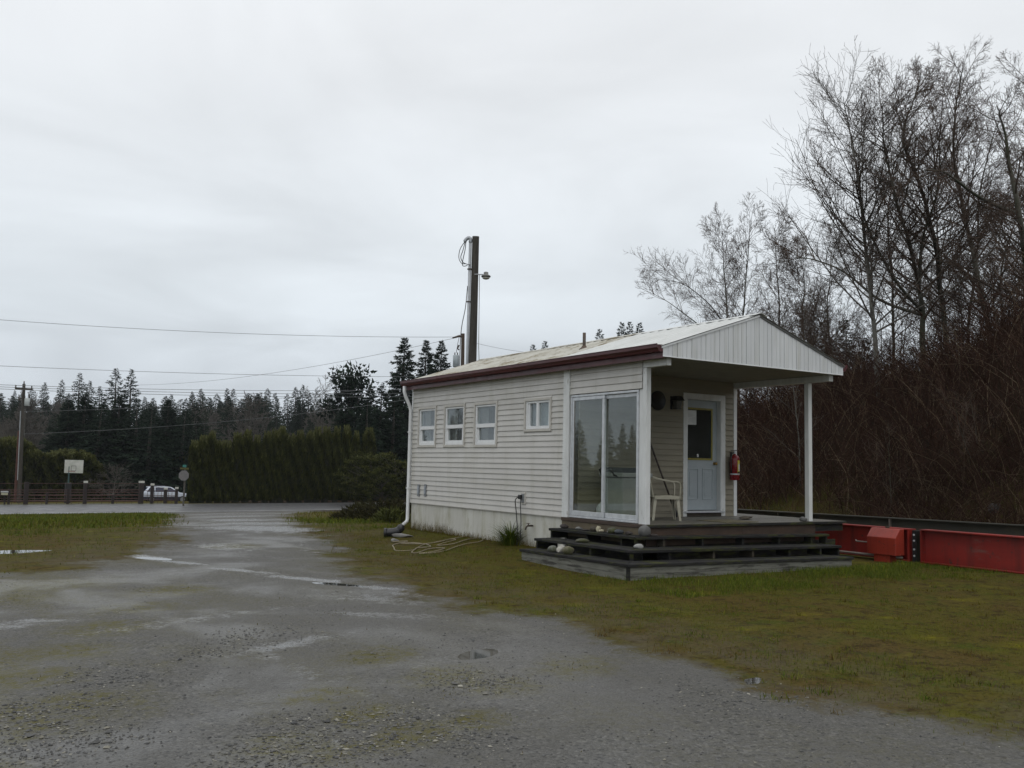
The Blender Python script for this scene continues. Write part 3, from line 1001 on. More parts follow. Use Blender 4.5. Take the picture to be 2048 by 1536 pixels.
for side in (-1, 1):
    yy = YG - 0.03
    for i in range(3):
        roof_sheet(side, yy, yy + 0.985, NEWROOF, 0.006 + 0.002 * (i % 2)); yy += 0.98
    i = 0
    while yy < YF + 0.15:
        roof_sheet(side, yy, min(yy + 0.925, YF + 0.18), OLDROOF, 0.0 + 0.002 * (i % 2)); yy += 0.92; i += 1
DARKGREY = mat('dark_ridge_metal', (0.10, 0.10, 0.095), (0.07, 0.07, 0.065), rough=0.5, scale=6)
for y0_, y1_, mm in ((YG - 0.05, 2.36, NEWROOF), (2.365, YF + 0.2, OLDROOF)):
    m_ = MB()
    w_ = 0.14
    m_.prism([(XM - w_, ZA + 0.036 - w_ * slope), (XM, ZA + 0.036), (XM + w_, ZA + 0.036 - w_ * slope), (XM + w_, ZA + 0.03 - w_ * slope), (XM, ZA + 0.029), (XM - w_, ZA + 0.03 - w_ * slope)], 1, y0_, y1_)
    m_.build('ridge_cap', mm, house)
for sx in (-1, 1):
    m_ = MB()
    xe = XE0 - 0.03 if sx < 0 else XE1 + 0.03
    ze = ZE - 0.03 * slope
    m_.hexa([(xe, YG - 0.014, ze - 0.03), (XM, YG - 0.014, ZA - 0.03), (XM, YG - 0.002, ZA - 0.03), (xe, YG - 0.002, ze - 0.03),
             (xe, YG - 0.014, ze + 0.002), (XM, YG - 0.014, ZA + 0.002), (XM, YG - 0.002, ZA + 0.002), (xe, YG - 0.002, ze + 0.002)])
    m_.build('rake_trim', WVIN if sx < 0 else DARKGREY, house)
# closed roof deck under the sheets, so no light leaks in
m_ = MB(); m_.prism([(XE0 + .03, 2.55), (XE1 - .03, 2.55), (XE1 - .03, ZE - .035), (XM, ZA - .03), (XE0 + .03, ZE - .035)], 1, YG + 0.03, YF + 0.05)
m_.build('roof_frame', DARKIN, house)
vx, vy = 0.89, 2.80
vz = ZE + slope * (vx - XE0)
vp = sub(MB().tube([(vx, vy, vz - 0.1), (vx, vy, vz + 0.31)], 0.03, 12).build('vent_pipe', RUSTP, house, smooth=True))
MB().lathe([(0.10, 0), (0.06, 0.03), (0.034, 0.07)], 14, (vx, vy, vz + 0.0)).build('pipe_flashing', RUSTP, vp)
# wall fittings
GREYP = mat('grey_plate', (0.22, 0.23, 0.24), (0.17, 0.18, 0.19), rough=0.5, scale=20)
for yy, zz, w_, hh in ((7.55, 0.28, 0.10, 0.13), (7.23, 0.29, 0.10, 0.13)):
    pl = sub(MB().box(-0.034, -0.006, yy - w_ / 2, yy + w_ / 2, zz - hh, zz + hh).build('outlet_cover', GREYP, house, bevel=0.004))
    MB().box(-0.046, -0.034, yy - 0.03, yy + 0.03, zz - 0.08, zz + 0.08).build('outlet_flap', mat('pale_flap', (0.33, 0.36, 0.40), rough=0.4), pl, bevel=0.004)
pl = sub(MB().box(-0.034, -0.006, 3.28, 3.42, 0.16, 0.38).build('outlet_cover', CASE, house, bevel=0.004))
MB().box(-0.05, -0.034, 3.31, 3.39, 0.19, 0.35).build('outlet_flap', GREYP, pl, bevel=0.004)
sp = sub(MB().tube([(0.02, 3.08, -0.21), (-0.10, 3.08, -0.21), (-0.13, 3.08, -0.23), (-0.15, 3.08, -0.28)], 0.016, 8).build('faucet', RUSTP, house, smooth=True))
MB().lathe([(0.036, 0), (0.036, 0.008), (0.01, 0.012)], 10, (-0.09, 3.08, -0.175)).tube([(-0.09, 3.08, -0.21), (-0.09, 3.08, -0.17)], 0.008, 6).build('faucet_handle', RUSTP, sp)

# ================================================================ wooden porch with wrap-round steps
DARKW = mat('weathered_tread', (0.026, 0.025, 0.025), (0.013, 0.013, 0.013), rough=0.8, spec=0.2, scale=5, stretch=(1.2, 1.2, 6), c3=(0.046, 0.050, 0.013), scale3=2.6, lo3=0.50, hi3=0.66, bump=0.4, bscale=40, vary=0.25)
DECKW = mat('deck_plank', (0.125, 0.115, 0.097), (0.08, 0.073, 0.058), rough=0.5, scale=7, stretch=(0.4, 5, 1), c3=(0.085, 0.08, 0.04), scale3=3, lo3=0.52, hi3=0.66, bump=0.3, bscale=30, vary=0.2)
REDW = mat('red_brown_board', (0.058, 0.034, 0.022), (0.034, 0.023, 0.016), rough=0.7, scale=5, stretch=(0.5, 0.5, 3), c3=(0.11, 0.045, 0.02), scale3=2, lo3=0.62, hi3=0.7, bump=0.3, bscale=30)
TANW = mat('tan_board', (0.115, 0.092, 0.056), (0.085, 0.066, 0.042), rough=0.75, scale=4, c3=(0.05, 0.048, 0.018), scale3=5, lo3=0.55, hi3=0.7, bump=0.2, bscale=30)
PEEL = mat('peeling_white_board', (0.175, 0.175, 0.15), (0.115, 0.115, 0.095), rough=0.8, scale=6, stretch=(0.6, 0.6, 5), c3=(0.05, 0.048, 0.040), scale3=3.6, lo3=0.52, hi3=0.60, bump=0.3, bscale=20)
CARR = mat('carrier_wood', (0.055, 0.045, 0.03), (0.035, 0.03, 0.02), rough=0.9, scale=6)
porch = thing('wooden_porch', 'weathered wooden porch deck with dark open steps wrapping its corner', 'porch', (1.8, 0.0, -0.69))
yy = -0.045
while yy < YD - 0.03:
    y1_ = min(yy + 0.138, YD - 0.014)
    x1_ = 4.60 + random.uniform(-0.02, 0.01)
    MB().box(0.095 if yy < 0.09 else -0.02 if False else 0.095, x1_, yy + 0.003, y1_ - 0.003, -0.038, random.uniform(-0.003, 0.0)).build('deck_plank', DECKW, porch, bevel=0.004)
    yy += 0.138
while yy < 3.0:
    MB().box(XR + 0.02, 4.6 + random.uniform(-0.02, 0.01), yy + 0.003, yy + 0.135, -0.038, random.uniform(-0.003, 0.0)).build('deck_plank', DECKW, porch, bevel=0.004)
    yy += 0.138
MB().box(-0.05, 0.092, -0.05, 2.14, -0.055, -0.002).build('sill_plank', REDW, porch, bevel=0.005)
MB().box(-0.05, 4.58, -0.085, -0.052, -0.045, -0.004).build('edge_plank', DARKW, porch, bevel=0.005)
for a, b_ in ((0.02, 0.92), (0.924, 2.13)):
    MB().box(-0.035, -0.01, a, b_, -0.30, -0.058).build('riser_board', TANW, porch)
for a, b_ in ((-0.03, 2.02), (2.024, 3.79)):
    MB().box(a, b_, -0.05, -0.022, -0.32, -0.048).build('riser_board', REDW, porch)
STEPS = [  # corner x, y, z top; right end x, z; left end y, z
    (-0.389, -0.23, -0.160, 3.936, -0.205, 2.016, -0.174), (-0.794, -0.62, -0.310, 3.759, -0.364, 1.844, -0.318), (-1.142, -0.968, -0.460, 3.62, -0.518, 1.746, -0.475)]
inner = (-0.036, -0.052)
for i, (cx, cy, cz, rx, rz_, ly, lz) in enumerate(STEPS):
    ix, iy = inner if i == 0 else (STEPS[i - 1][0] + 0.03, STEPS[i - 1][1] + 0.03)
    th = 0.042
    # two planks wide each way, mitred at the corner
    for fa, fb in ((0.0, 0.49), (0.51, 1.0)):
        xa_, xb_ = cx + (ix - cx) * fa, cx + (ix - cx) * fb
        ya_, yb_ = cy + (iy - cy) * fa, cy + (iy - cy) * fb
        # front plank
        V = [(xa_ + .002, ya_, cz - th), (rx, ya_, rz_ - th), (rx, yb_, rz_ - th), (xb_ + .002, yb_, cz - th)]
        MB().hexa(V + [(x_, y_, z_ + th) for x_, y_, z_ in V]).build('tread_plank', DARKW, porch, bevel=0.006)
        V = [(xa_ - .002, ya_, cz - th), (xb_ - .002, yb_, cz - th), (xb_, ly, lz - th), (xa_, ly, lz - th)]
        MB().hexa(V + [(x_, y_, z_ + th) for x_, y_, z_ in V]).build('tread_plank', DARKW, porch, bevel=0.006)
    # carrier blocks under the nosings
    lo = -0.64 if i == 2 else STEPS[i + 1][2] if i < 2 else -0.6
    if i < 2:
        nz_ = STEPS[i + 1]
        for fx in ((0.18, 0.98, 1.86, 2.7, 3.5) if i == 0 else (-0.05, 0.83, 1.67, 2.5, 3.25)):
            f_ = (fx - cx) / (rx - cx)
            ztop = cz + (rz_ - cz) * f_ - th - 0.001
            zbot = nz_[2] + (nz_[4] - nz_[2]) * f_ + 0.001
            MB().box(fx, fx + 0.04, cy + 0.03, cy + 0.30, zbot, ztop).build('step_carrier', CARR if (i + int(fx * 3)) % 3 == 0 else DARKW, porch)
        for fy in ((0.12, 0.98) if i == 0 else (0.35,)):
            f_ = (fy - cy) / (ly - cy)
            MB().box(cx + 0.03, cx + 0.30, fy, fy + 0.04, nz_[2] + (nz_[6] - nz_[2]) * f_ + 0.001, cz + (lz - cz) * f_ - th - 0.001).build('step_carrier', DARKW, porch)
        MB().box(cx + 0.03, cx + 0.07, cy + 0.03, cy + 0.07, nz_[2] + 0.001, cz - th - 0.001).build('step_carrier', DARKW, porch)
        MB().box(rx - 0.06, rx - 0.02, cy + 0.03, iy, nz_[4] - 0.02, rz_ - th - 0.001).build('step_carrier', DARKW, porch)
        MB().box(cx + 0.03, ix, ly - 0.06, ly - 0.02, nz_[6] - 0.02, lz - th - 0.001).build('step_carrier', DARKW, porch)
cx, cy, cz, rx, rz_, ly, lz = STEPS[2]
for k_, (za, zb_) in enumerate(((0.043, 0.135), (0.139, 0.40))):
    o_ = 0.022 + 0.004 * k_
    V = [(cx + o_, cy + o_, cz - zb_), (rx - 0.03, cy + o_, rz_ - zb_), (rx - 0.03, cy + o_ + 0.03, rz_ - zb_), (cx + o_, cy + o_ + 0.03, cz - zb_)]
    T_ = [(x_, y_, z_ + zb_ - za) for x_, y_, z_ in V]
    MB().hexa(V + T_).build('skirt_board', PEEL, porch)
    V = [(cx + o_, cy + o_ + 0.032, cz - zb_), (cx + o_ + 0.03, cy + o_ + 0.032, cz - zb_), (cx + o_ + 0.03, ly - 0.04, lz - zb_), (cx + o_, ly - 0.04, lz - zb_)]
    MB().hexa(V + [(x_, y_, z_ + zb_ - za) for x_, y_, z_ in V]).build('skirt_board', PEEL, porch)
MB().box(cx + 0.012, cx + 0.055, cy + 0.010, cy + 0.05, -0.85, cz - 0.045).build('corner_post', DARKW, porch)
MB().box(0.3, 4.4, 0.02, 0.06, -0.9, -0.32).build('inner_board', DARKW, porch)
MB().box(-0.02, 0.0, 0.05, 2.0, -0.9, -0.302).build('inner_board', DARKW, porch)
for xx in (4.2, 4.5):
    MB().box(xx - 0.04, xx + 0.04, 1.3, 1.38, -0.9, -0.04).build('deck_support', DARKW, porch)
MB().box(3.8, 4.55, -0.02, 0.02, -0.17, -0.04).build('joist', DARKW, porch)
DRIFT = mat('worn_mat', (0.15, 0.13, 0.07), (0.09, 0.08, 0.05), rough=0.9, scale=12)
o = MB().box(1.75, 2.5, 0.05, 0.75, 0.001, 0.008).build('door_mat', DRIFT)
tag(o, 'flat worn straw-coloured mat lying on the porch planks before the chair', 'mat')

# ================================================================ things on and round the porch
STONE = {}


def stone_mat(name, c, moss=0.0):
    if name not in STONE:
        STONE[name] = mat('stone_' + name, c, tuple(x * 0.72 for x in c), rough=0.75, scale=9, bump=0.3, bscale=40,
                          c3=(0.055, 0.06, 0.018) if moss else None, scale3=5, lo3=0.62 - moss * 0.25, hi3=0.74 - moss * 0.2)
    return STONE[name]


def rock(name, label, loc, w, h, d, m, seed, ang=0.0, rugged=0.10, group='stones on the porch steps', cat='stone', lift=0.0):
    bm = bmesh.new()
    bmesh.ops.create_icosphere(bm, subdivisions=3, radius=0.5)
    g_ = np.random.default_rng(seed)
    ks = g_.normal(0, 3.2, (6, 3)); ph = g_.uniform(0, 6.3, 6)
    pl_n = g_.normal(0, 1, (5, 3)); pl_n /= np.linalg.norm(pl_n, axis=1)[:, None]
    for v in bm.verts:
        p_ = np.array(v.co)
        s_ = 1 + rugged * float(np.sum(np.sin(ks @ p_ * 2 + ph))) / 2.4
        p_ = p_ * s_
        if rugged > 0.15:
            for nn in pl_n:
                dd = p_ @ nn
                if dd > 0.33:
                    p_ = p_ - nn * (dd - 0.33) * 0.9
        v.co = (p_[0] * w, p_[1] * d, max(p_[2], -0.40) * h)
    me = bpy.data.meshes.new(name)
    bm.to_mesh(me); bm.free()
    me.polygons.foreach_set('use_smooth', np.full(len(me.polygons), rugged <= 0.15))
    me.materials.append(m)
    o = bpy.data.objects.new(name, me)
    COL.objects.link(o)
    o.location = (loc[0], loc[1], loc[2] + 0.40 * h + lift)
    o.rotation_euler = (0, 0, ang)
    tag(o, label, cat, group)
    return o


Z7 = 350 / 2048


def step_rock(zx, zy, zw, zh, ztop, label, m, seed, rugged=0.1, depth=None):
    px, py = 1000 + zx * Z7, 960 + (zy + zh * 0.5) * Z7
    k_ = {T1: 0, T2: 1, T3: 2}[ztop]
    ray_ = _f + ((px - 1024) * _r2 - (py - 768) * _u2) / FPX
    ax_, val_ = (0, (-0.20, -0.60, -0.98)[k_]) if zx < (1600, 1560, 1500)[k_] else (1, (-0.14, -0.43, -0.80)[k_])
    p_ = CAM_POS + ray_ * (val_ - CAM_POS[ax_]) / ray_[ax_]
    cx_, cy_, cz_, rx_s, rz_s, ly_s, lz_s = STEPS[k_]
    ztop = cz_ + ((lz_s - cz_) * (p_[1] - cy_) / (ly_s - cy_) if ax_ == 0 else (rz_s - cz_) * (p_[0] - cx_) / (rx_s - cx_))
    dist = float((p_ - CAM_POS) @ _f)
    sc = dist / FPX
    w_, hh = zw * Z7 * sc, zh * Z7 * sc
    dd = w_ * 0.8 if depth is None else depth
    return rock('stone', label, (p_[0], p_[1], ztop), w_ * 1.05, hh * 1.12, dd, m, seed, -YAW, rugged)


T1, T2, T3 = -0.168, -0.314, -0.466
dk = stone_mat('dark', (0.045, 0.036, 0.032)); gy = stone_mat('grey', (0.12, 0.12, 0.115)); lt = stone_mat('light', (0.30, 0.30, 0.285))
cr_ = stone_mat('cream', (0.46, 0.42, 0.30)); wh = stone_mat('white', (0.50, 0.48, 0.42)); ms = stone_mat('mossy', (0.075, 0.075, 0.05), 0.6); gg = stone_mat('grey_green', (0.13, 0.135, 0.11), 0.3)
step_rock(747, 535, 92, 52, T1, 'reddish dark stone at the wall end of the top step', dk, 1, depth=0.10)
step_rock(915, 552, 62, 34, T1, 'small whitish stone lying on a grey one, top step', lt, 2, depth=0.07)
step_rock(925, 573, 84, 30, T1, 'flat grey stone under the small whitish stone, top step', gy, 3, depth=0.08)
step_rock(1000, 585, 90, 18, T1, 'thin dark slab between the whitish and the cream stones, top step', dk, 4, depth=0.08)
step_rock(1100, 568, 100, 58, T1, 'brown stone just left of the upright cream stone', stone_mat('brown', (0.06, 0.05, 0.035)), 5, depth=0.10)
step_rock(1150, 550, 52, 78, T1, 'upright cream stone with a jagged outline on the top step', cr_, 6, 0.2, depth=0.06)
step_rock(1185, 599, 62, 34, T1, 'small rounded cream pebble at the foot of the upright cream stone', cr_, 7, depth=0.06)
step_rock(1275, 575, 44, 34, T1, 'small pale grey stone behind the dark mossy lump, top step', lt, 8, depth=0.05)
step_rock(1312, 598, 104, 72, T1, 'dark mossy lump in the middle of the top step', ms, 9, depth=0.11)
step_rock(1392, 607, 112, 58, T1, 'low bluish grey stone right of the dark mossy lump', stone_mat('slate', (0.055, 0.062, 0.07)), 10, depth=0.11)
step_rock(1510, 626, 90, 38, T1, 'lumpy dark brown stone nearest the big boulder, top step', dk, 11, 0.22, depth=0.08)
step_rock(1690, 590, 142, 134, T1, 'largest round grey boulder at the corner of the top step', gy, 12, 0.05, depth=0.18)
step_rock(1802, 640, 100, 26, T1, 'flat dark stone just right of the big round boulder', dk, 13, depth=0.08)
step_rock(965, 705, 152, 50, T2, 'long mossy green stone on the middle step', ms, 14, depth=0.10)
step_rock(1625, 777, 118, 60, T2, 'oval light grey stone at the corner of the middle step', lt, 15, 0.06, depth=0.11)
step_rock(615, 815, 110, 76, T3, 'grey green rounded stone left of the white one, bottom step', gg, 16, 0.07, depth=0.13)
step_rock(702, 803, 90, 96, T3, 'upright angular white stone between two rounded ones, bottom step', wh, 17, 0.25, depth=0.07)
step_rock(795, 822, 132, 96, T3, 'mossy olive stone right of the white one, bottom step', stone_mat('olive', (0.12, 0.11, 0.065), 0.4), 18, 0.06, depth=0.15)
rock('stone', 'dark grey stone against the foot of the right porch post', (3.56, 0.02, 0.0), 0.16, 0.09, 0.12, gy, 19, 0.2, group=None)
o = rock('dirt_clod', 'low brown clod of debris on the porch planks near the doorway', (2.95, 0.75, 0.0), 0.32, 0.07, 0.2, stone_mat('soil', (0.075, 0.06, 0.038)), 20, 0.2, 0.2, group=None, cat='clod')

# plastic armchair (local coords: +X is forward)
CHAIRP = mat('chair_plastic', (0.40, 0.375, 0.295), (0.33, 0.31, 0.24), rough=0.45, scale=6)
chair = thing('plastic_chair', 'white plastic garden armchair on the porch beside the left post', 'chair', (1.20, 0.93, 0.0), rz=R(-30), world=False)


def frame_leg(x_, y_, sx, sy, h):
    m_ = MB()
    a_ = 0.055
    b0 = (x_ + sx * 0.035, y_ + sy * 0.03)
    for (wx, wy, ox, oy) in ((a_, 0.014, 0, 0), (0.014, a_, 0, 0)):
        xs_ = (0, -sx * wx); ys_ = (0, -sy * wy)
        bot = [(b0[0] + min(xs_) * .7, b0[1] + min(ys_) * .7), (b0[0] + max(xs_) * .7, b0[1] + min(ys_) * .7), (b0[0] + max(xs_) * .7, b0[1] + max(ys_) * .7), (b0[0] + min(xs_) * .7, b0[1] + max(ys_) * .7)]
        top = [(x_ + min(xs_), y_ + min(ys_)), (x_ + max(xs_), y_ + min(ys_)), (x_ + max(xs_), y_ + max(ys_)), (x_ + min(xs_), y_ + max(ys_))]
        off = 0.0 if wx == a_ else 0.0015
        m_.hexa([(p_[0] - off * sx, p_[1] - off * sy, 0.0) for p_ in bot] + [(p_[0] - off * sx, p_[1] - off * sy, h) for p_ in top])
    return m_


for x_, sx in ((0.21, 1), (-0.21, -1)):
    for y_, sy in ((0.20, 1), (-0.20, -1)):
        frame_leg(x_, y_, sx, sy, 0.40 if sx > 0 else 0.38).build('leg', CHAIRP, chair, bevel=0.003)
m_ = MB()
nxs, nys = 7, 7
top, bot = [], []
for i in range(nxs):
    for j in range(nys):
        u_, w_ = i / 6 * 2 - 1, j / 6 * 2 - 1
        z_ = 0.415 - 0.02 * (1 - u_ * u_) * (1 - w_ * w_) - 0.02 * (u_ < -0.5) - 0.025 * (u_ > 0.9)
        top.append((0.235 * u_, 0.225 * w_, z_)); bot.append((0.235 * u_, 0.225 * w_, z_ - 0.012))
f = []
for i in range(6):
    for j in range(6):
        a = i * 7 + j
        f += [(a, a + 7, a + 8, a + 1), (49 + a, 49 + a + 1, 49 + a + 8, 49 + a + 7)]
ring = [i * 7 for i in range(6)] + [42 + j for j in range(6)] + [48 - i * 7 for i in range(6)] + [6 - j for j in range(6)]
for a, b_ in zip(ring, ring[1:] + ring[:1]):
    f.append((a, 49 + a, 49 + b_, b_))
m_.add(top + bot, f)
m_.box(0.222, 0.236, -0.2, 0.2, 0.355, 0.40).box(-0.2, 0.21, -0.232, -0.219, 0.355, 0.405).box(-0.2, 0.21, 0.219, 0.232, 0.355, 0.405)
m_.build('seat', CHAIRP, chair)
for sy in (-1, 1):
    m_ = MB()
    pts = [(-0.24, sy * 0.225, 0.72), (-0.12, sy * 0.25, 0.685), (0.05, sy * 0.255, 0.655), (0.17, sy * 0.25, 0.645), (0.215, sy * 0.24, 0.62), (0.225, sy * 0.225, 0.56), (0.215, sy * 0.21, 0.40)]
    for a, b_ in zip(pts[:-1], pts[1:]):
        vv = np.array(b_) - np.array(a)
        up = np.array([0, 0, 1.0]) if abs(vv[2]) < abs(vv[0]) else np.array([1.0, 0, 0])
        n_ = np.array([0, 1.0, 0])
        hw, ht = 0.027, 0.008
        u2 = np.cross(vv, n_); u2 /= np.linalg.norm(u2)
        V = []
        for q in (a, b_):
            for s1_, s2_ in ((-1, -1), (1, -1), (1, 1), (-1, 1)):
                V.append(np.array(q) + n_ * hw * s1_ + u2 * ht * s2_)
        m_.hexa(V)
    m_.build('armrest', CHAIRP, chair)
m_ = MB()
for j in range(7):
    y_ = -0.195 + j * 0.065
    m_.hexa([(-0.215, y_ - 0.02, 0.40), (-0.215, y_ + 0.02, 0.40), (-0.235, y_ + 0.02, 0.40), (-0.235, y_ - 0.02, 0.40),
             (-0.295, y_ - 0.02, 0.80), (-0.295, y_ + 0.02, 0.80), (-0.305, y_ + 0.02, 0.80), (-0.305, y_ - 0.02, 0.80)])
m_.hexa([(-0.285, -0.225, 0.79), (-0.285, 0.225, 0.79), (-0.315, 0.225, 0.79), (-0.315, -0.225, 0.79), (-0.30, -0.19, 0.86), (-0.30, 0.19, 0.86), (-0.32, 0.19, 0.86), (-0.32, -0.19, 0.86)])
m_.build('backrest', CHAIRP, chair, bevel=0.004)

# leaning pole
WOODH = mat('dark_handle', (0.06, 0.045, 0.035), (0.04, 0.03, 0.024), rough=0.6, scale=8)
lp = thing('leaning_pole', 'dark long handled scraper leaning against the siding behind the plastic chair', 'pole', (2.02, 1.62, 0.0))
a, b_ = np.array([2.03, 1.60, 0.16]), np.array([1.38, 1.735, 1.72])
MB().tube([a + (b_ - a) * q for q in (0, .3, .6, 1)], 0.017, 8).build('handle', WOODH, lp, smooth=True)
d_ = (a - b_) / np.linalg.norm(b_ - a)
MB().tube([a - d_ * 0.02, a + d_ * 0.01, a + d_ * 0.12, a + d_ * 0.165], [0.02, 0.034, 0.034, 0.014], 6).build('scraper_head', BLACK, lp)

# disc and lantern on the porch wall
DIAL = mat('disc_face', (0.12, 0.12, 0.12), (0.09, 0.09, 0.09), rough=0.6, scale=10)
wd = thing('wall_disc', 'round dark rimmed dial hung on the siding left of the door', 'wall dial', (1.75, YD, 1.9))
MB().lathe([(0.135, 0.0), (0.175, 0.0), (0.175, 0.035), (0.150, 0.04), (0.135, 0.03)], 28, (1.75, YD - 0.016, 2.07), kr).build('rim', BLACK, wd, smooth=True)
MB().lathe([(0.15, 0.0), (0.15, 0.012)], 28, (1.75, YD - 0.020, 2.07), kr).build('face', DIAL, wd)
q = MB()
q.box(1.747, 1.753, YD - 0.0375, YD - 0.0345, 2.07, 2.17).box(1.75, 1.81, YD - 0.0410, YD - 0.0385, 2.066, 2.074)
q.build('pointer', BLACK, wd)
ln = thing('wall_lantern', 'dark porch lantern on the wall between the dial and the door', 'lantern', (2.16, YD, 1.9))
MB().box(2.06, 2.11, YD - 0.03, YD - 0.015, 1.93, 2.17).build('back_plate', BLACK, ln, bevel=0.003)
m_ = MB(); m_.hexa([(2.06, YD - 0.19, 2.09), (2.26, YD - 0.19, 2.09), (2.26, YD - 0.03, 2.09), (2.06, YD - 0.03, 2.09), (2.10, YD - 0.15, 2.17), (2.22, YD - 0.15, 2.17), (2.22, YD - 0.05, 2.17), (2.10, YD - 0.05, 2.17)])
m_.build('cap', BLACK, ln)
m_ = MB(); m_.hexa([(2.11, YD - 0.14, 1.95), (2.20, YD - 0.14, 1.95), (2.20, YD - 0.06, 1.95), (2.11, YD - 0.06, 1.95), (2.09, YD - 0.16, 2.088), (2.23, YD - 0.16, 2.088), (2.23, YD - 0.04, 2.088), (2.09, YD - 0.04, 2.088)])
m_.build('glass_shade', mat('lantern_glass', (0.10, 0.10, 0.095), rough=0.2), ln)
MB().box(2.10, 2.21, YD - 0.15, YD - 0.05, 1.935, 1.948).build('base', BLACK, ln)

# fire extinguisher
RED = mat('extinguisher_red', (0.20, 0.008, 0.012), (0.17, 0.008, 0.011), rough=0.28, scale=8)
fx, fy = 3.595, YD - 0.115
fe = thing('fire_extinguisher', 'red fire extinguisher with a yellow label hung at the porch wall corner', 'extinguisher', (fx, fy, 0.66))
MB().lathe([(0.078, 0), (0.088, 0.012), (0.088, 0.40), (0.080, 0.435), (0.055, 0.462), (0.026, 0.475), (0.026, 0.495)], 24, (fx, fy, 0.67)).build('cylinder', RED, fe, smooth=True)


def band(r, z0, z1, a0, a1, n=12):
    A = np.linspace(a0, a1, n)
    V = [(fx + r * math.cos(w), fy + r * math.sin(w), z) for z in (z0, z1) for w in A]
    return MB().add(V, [(i, i + 1, n + i + 1, n + i) for i in range(n - 1)])


LY = mat('label_yellow', (0.55, 0.47, 0.06), (0.50, 0.42, 0.05), rough=0.4, scale=20)
LW = mat('label_white', (0.62, 0.62, 0.58), (0.40, 0.40, 0.38), rough=0.5, scale=60, lo=0.48, hi=0.52, stretch=(0.3, 0.3, 1))
band(0.0895, 0.80, 1.04, R(-100), R(-35)).build('label', LY, fe)
band(0.0905, 0.845, 0.975, R(-88), R(-45)).build('label_print', LW, fe)
band(0.0905, 0.803, 0.832, R(-98), R(-37)).build('label_band', BLACK, fe)
MB().lathe([(0.022, 0), (0.022, 0.03), (0.014, 0.032), (0.014, 0.05)], 12, (fx, fy, 1.165)).build('valve', ALU, fe)
q = MB(); q.box(fx - 0.10, fx + 0.05, fy - 0.012, fy + 0.012, 1.222, 1.236).box(fx - 0.09, fx + 0.02, fy - 0.012, fy + 0.012, 1.195, 1.206)
q.build('handle', BLACK, fe, bevel=0.003)
MB().tube([(fx - 0.02, fy, 1.19), (fx - 0.09, fy - 0.02, 1.17), (fx - 0.105, fy - 0.01, 1.08), (fx - 0.10, fy - 0.01, 0.86), (fx - 0.098, fy - 0.01, 0.80)], 0.011, 8).build('hose', BLACK, fe, smooth=True)
q = MB(); q.box(fx - 0.02, fx + 0.02, fy + 0.09, YD - 0.0205, 0.85, 1.20)
q.build('bracket', BLACK, fe)
q = MB(); q.lathe([(0.0900, 0.0), (0.0915, 0.0), (0.0915, 0.022), (0.0900, 0.022)], 24, (fx, fy, 0.772)); q.build('strap', ALU, fe)

# bin behind the glass
BINM = mat('bin_plastic', (0.30, 0.31, 0.30), (0.26, 0.27, 0.26), rough=0.5, scale=5)
BIND = mat('bin_lid', (0.05, 0.055, 0.062), (0.04, 0.045, 0.05), rough=0.5, scale=5)
bn_ = thing('garbage_can', 'grey garbage can with a dark handled lid behind the sliding glass', 'bin', (0.62, 1.22, 0.0))
m_ = MB(); m_.hexa([(0.36, 0.98, 0.0), (0.86, 0.98, 0.0), (0.86, 1.46, 0.0), (0.36, 1.46, 0.0), (0.31, 0.93, 0.70), (0.91, 0.93, 0.70), (0.91, 1.51, 0.70), (0.31, 1.51, 0.70)])
m_.build('bin_body', BINM, bn_, bevel=0.03)
m_ = MB(); m_.box(0.29, 0.93, 0.91, 1.53, 0.702, 0.775); m_.build('rim', BINM, bn_, bevel=0.01)
m_ = MB(); m_.hexa([(0.30, 0.92, 0.777), (0.92, 0.92, 0.777), (0.92, 1.52, 0.777), (0.30, 1.52, 0.777), (0.38, 1.0, 0.86), (0.84, 1.0, 0.86), (0.84, 1.44, 0.86), (0.38, 1.44, 0.86)])
m_.build('lid', BIND, bn_, bevel=0.02)
MB().tube([(0.30, 1.06, 0.71), (0.22, 1.06, 0.74), (0.18, 1.06, 0.82), (0.20, 1.10, 0.85), (0.20, 1.34, 0.85), (0.18, 1.38, 0.82), (0.22, 1.38, 0.74), (0.30, 1.38, 0.71)], 0.016, 8).build('handle', BLACK, bn_, smooth=True)
jg = thing('plastic_jug', 'small pale plastic jug on the floor behind the sliding glass', 'jug', (0.42, 1.64, 0.0))
MB().lathe([(0.07, 0), (0.085, 0.02), (0.085, 0.17), (0.05, 0.235), (0.022, 0.25), (0.022, 0.275)], 16, (0.42, 1.63, 0.0)).build('jug_body', mat('pale_plastic', (0.50, 0.51, 0.50), rough=0.4), jg, smooth=True)
MB().lathe([(0.026, 0), (0.026, 0.025)], 12, (0.42, 1.63, 0.276)).build('cap', BLACK, jg)

# power cord at the outlet
def cable(name, pts, r, m, label, cat, k=6, n=24, group=None):
    pts = np.asarray(pts, float)
    tq = np.linspace(0, len(pts) - 1, n * (len(pts) - 1) // 2 + 2)
    i = np.clip(np.floor(tq).astype(int), 0, len(pts) - 2)
    u_ = (tq - i)[:, None]
    p0 = pts[np.clip(i - 1, 0, None)]; p1 = pts[i]; p2 = pts[i + 1]; p3 = pts[np.clip(i + 2, None, len(pts) - 1)]
    q_ = 0.5 * ((2 * p1) + (-p0 + p2) * u_ + (2 * p0 - 5 * p1 + 4 * p2 - p3) * u_ ** 2 + (-p0 + 3 * p1 - 3 * p2 + p3) * u_ ** 3)
    o = MB().tube(q_, r, k).build(name, m, smooth=True)
    return tag(o, label, cat, group)


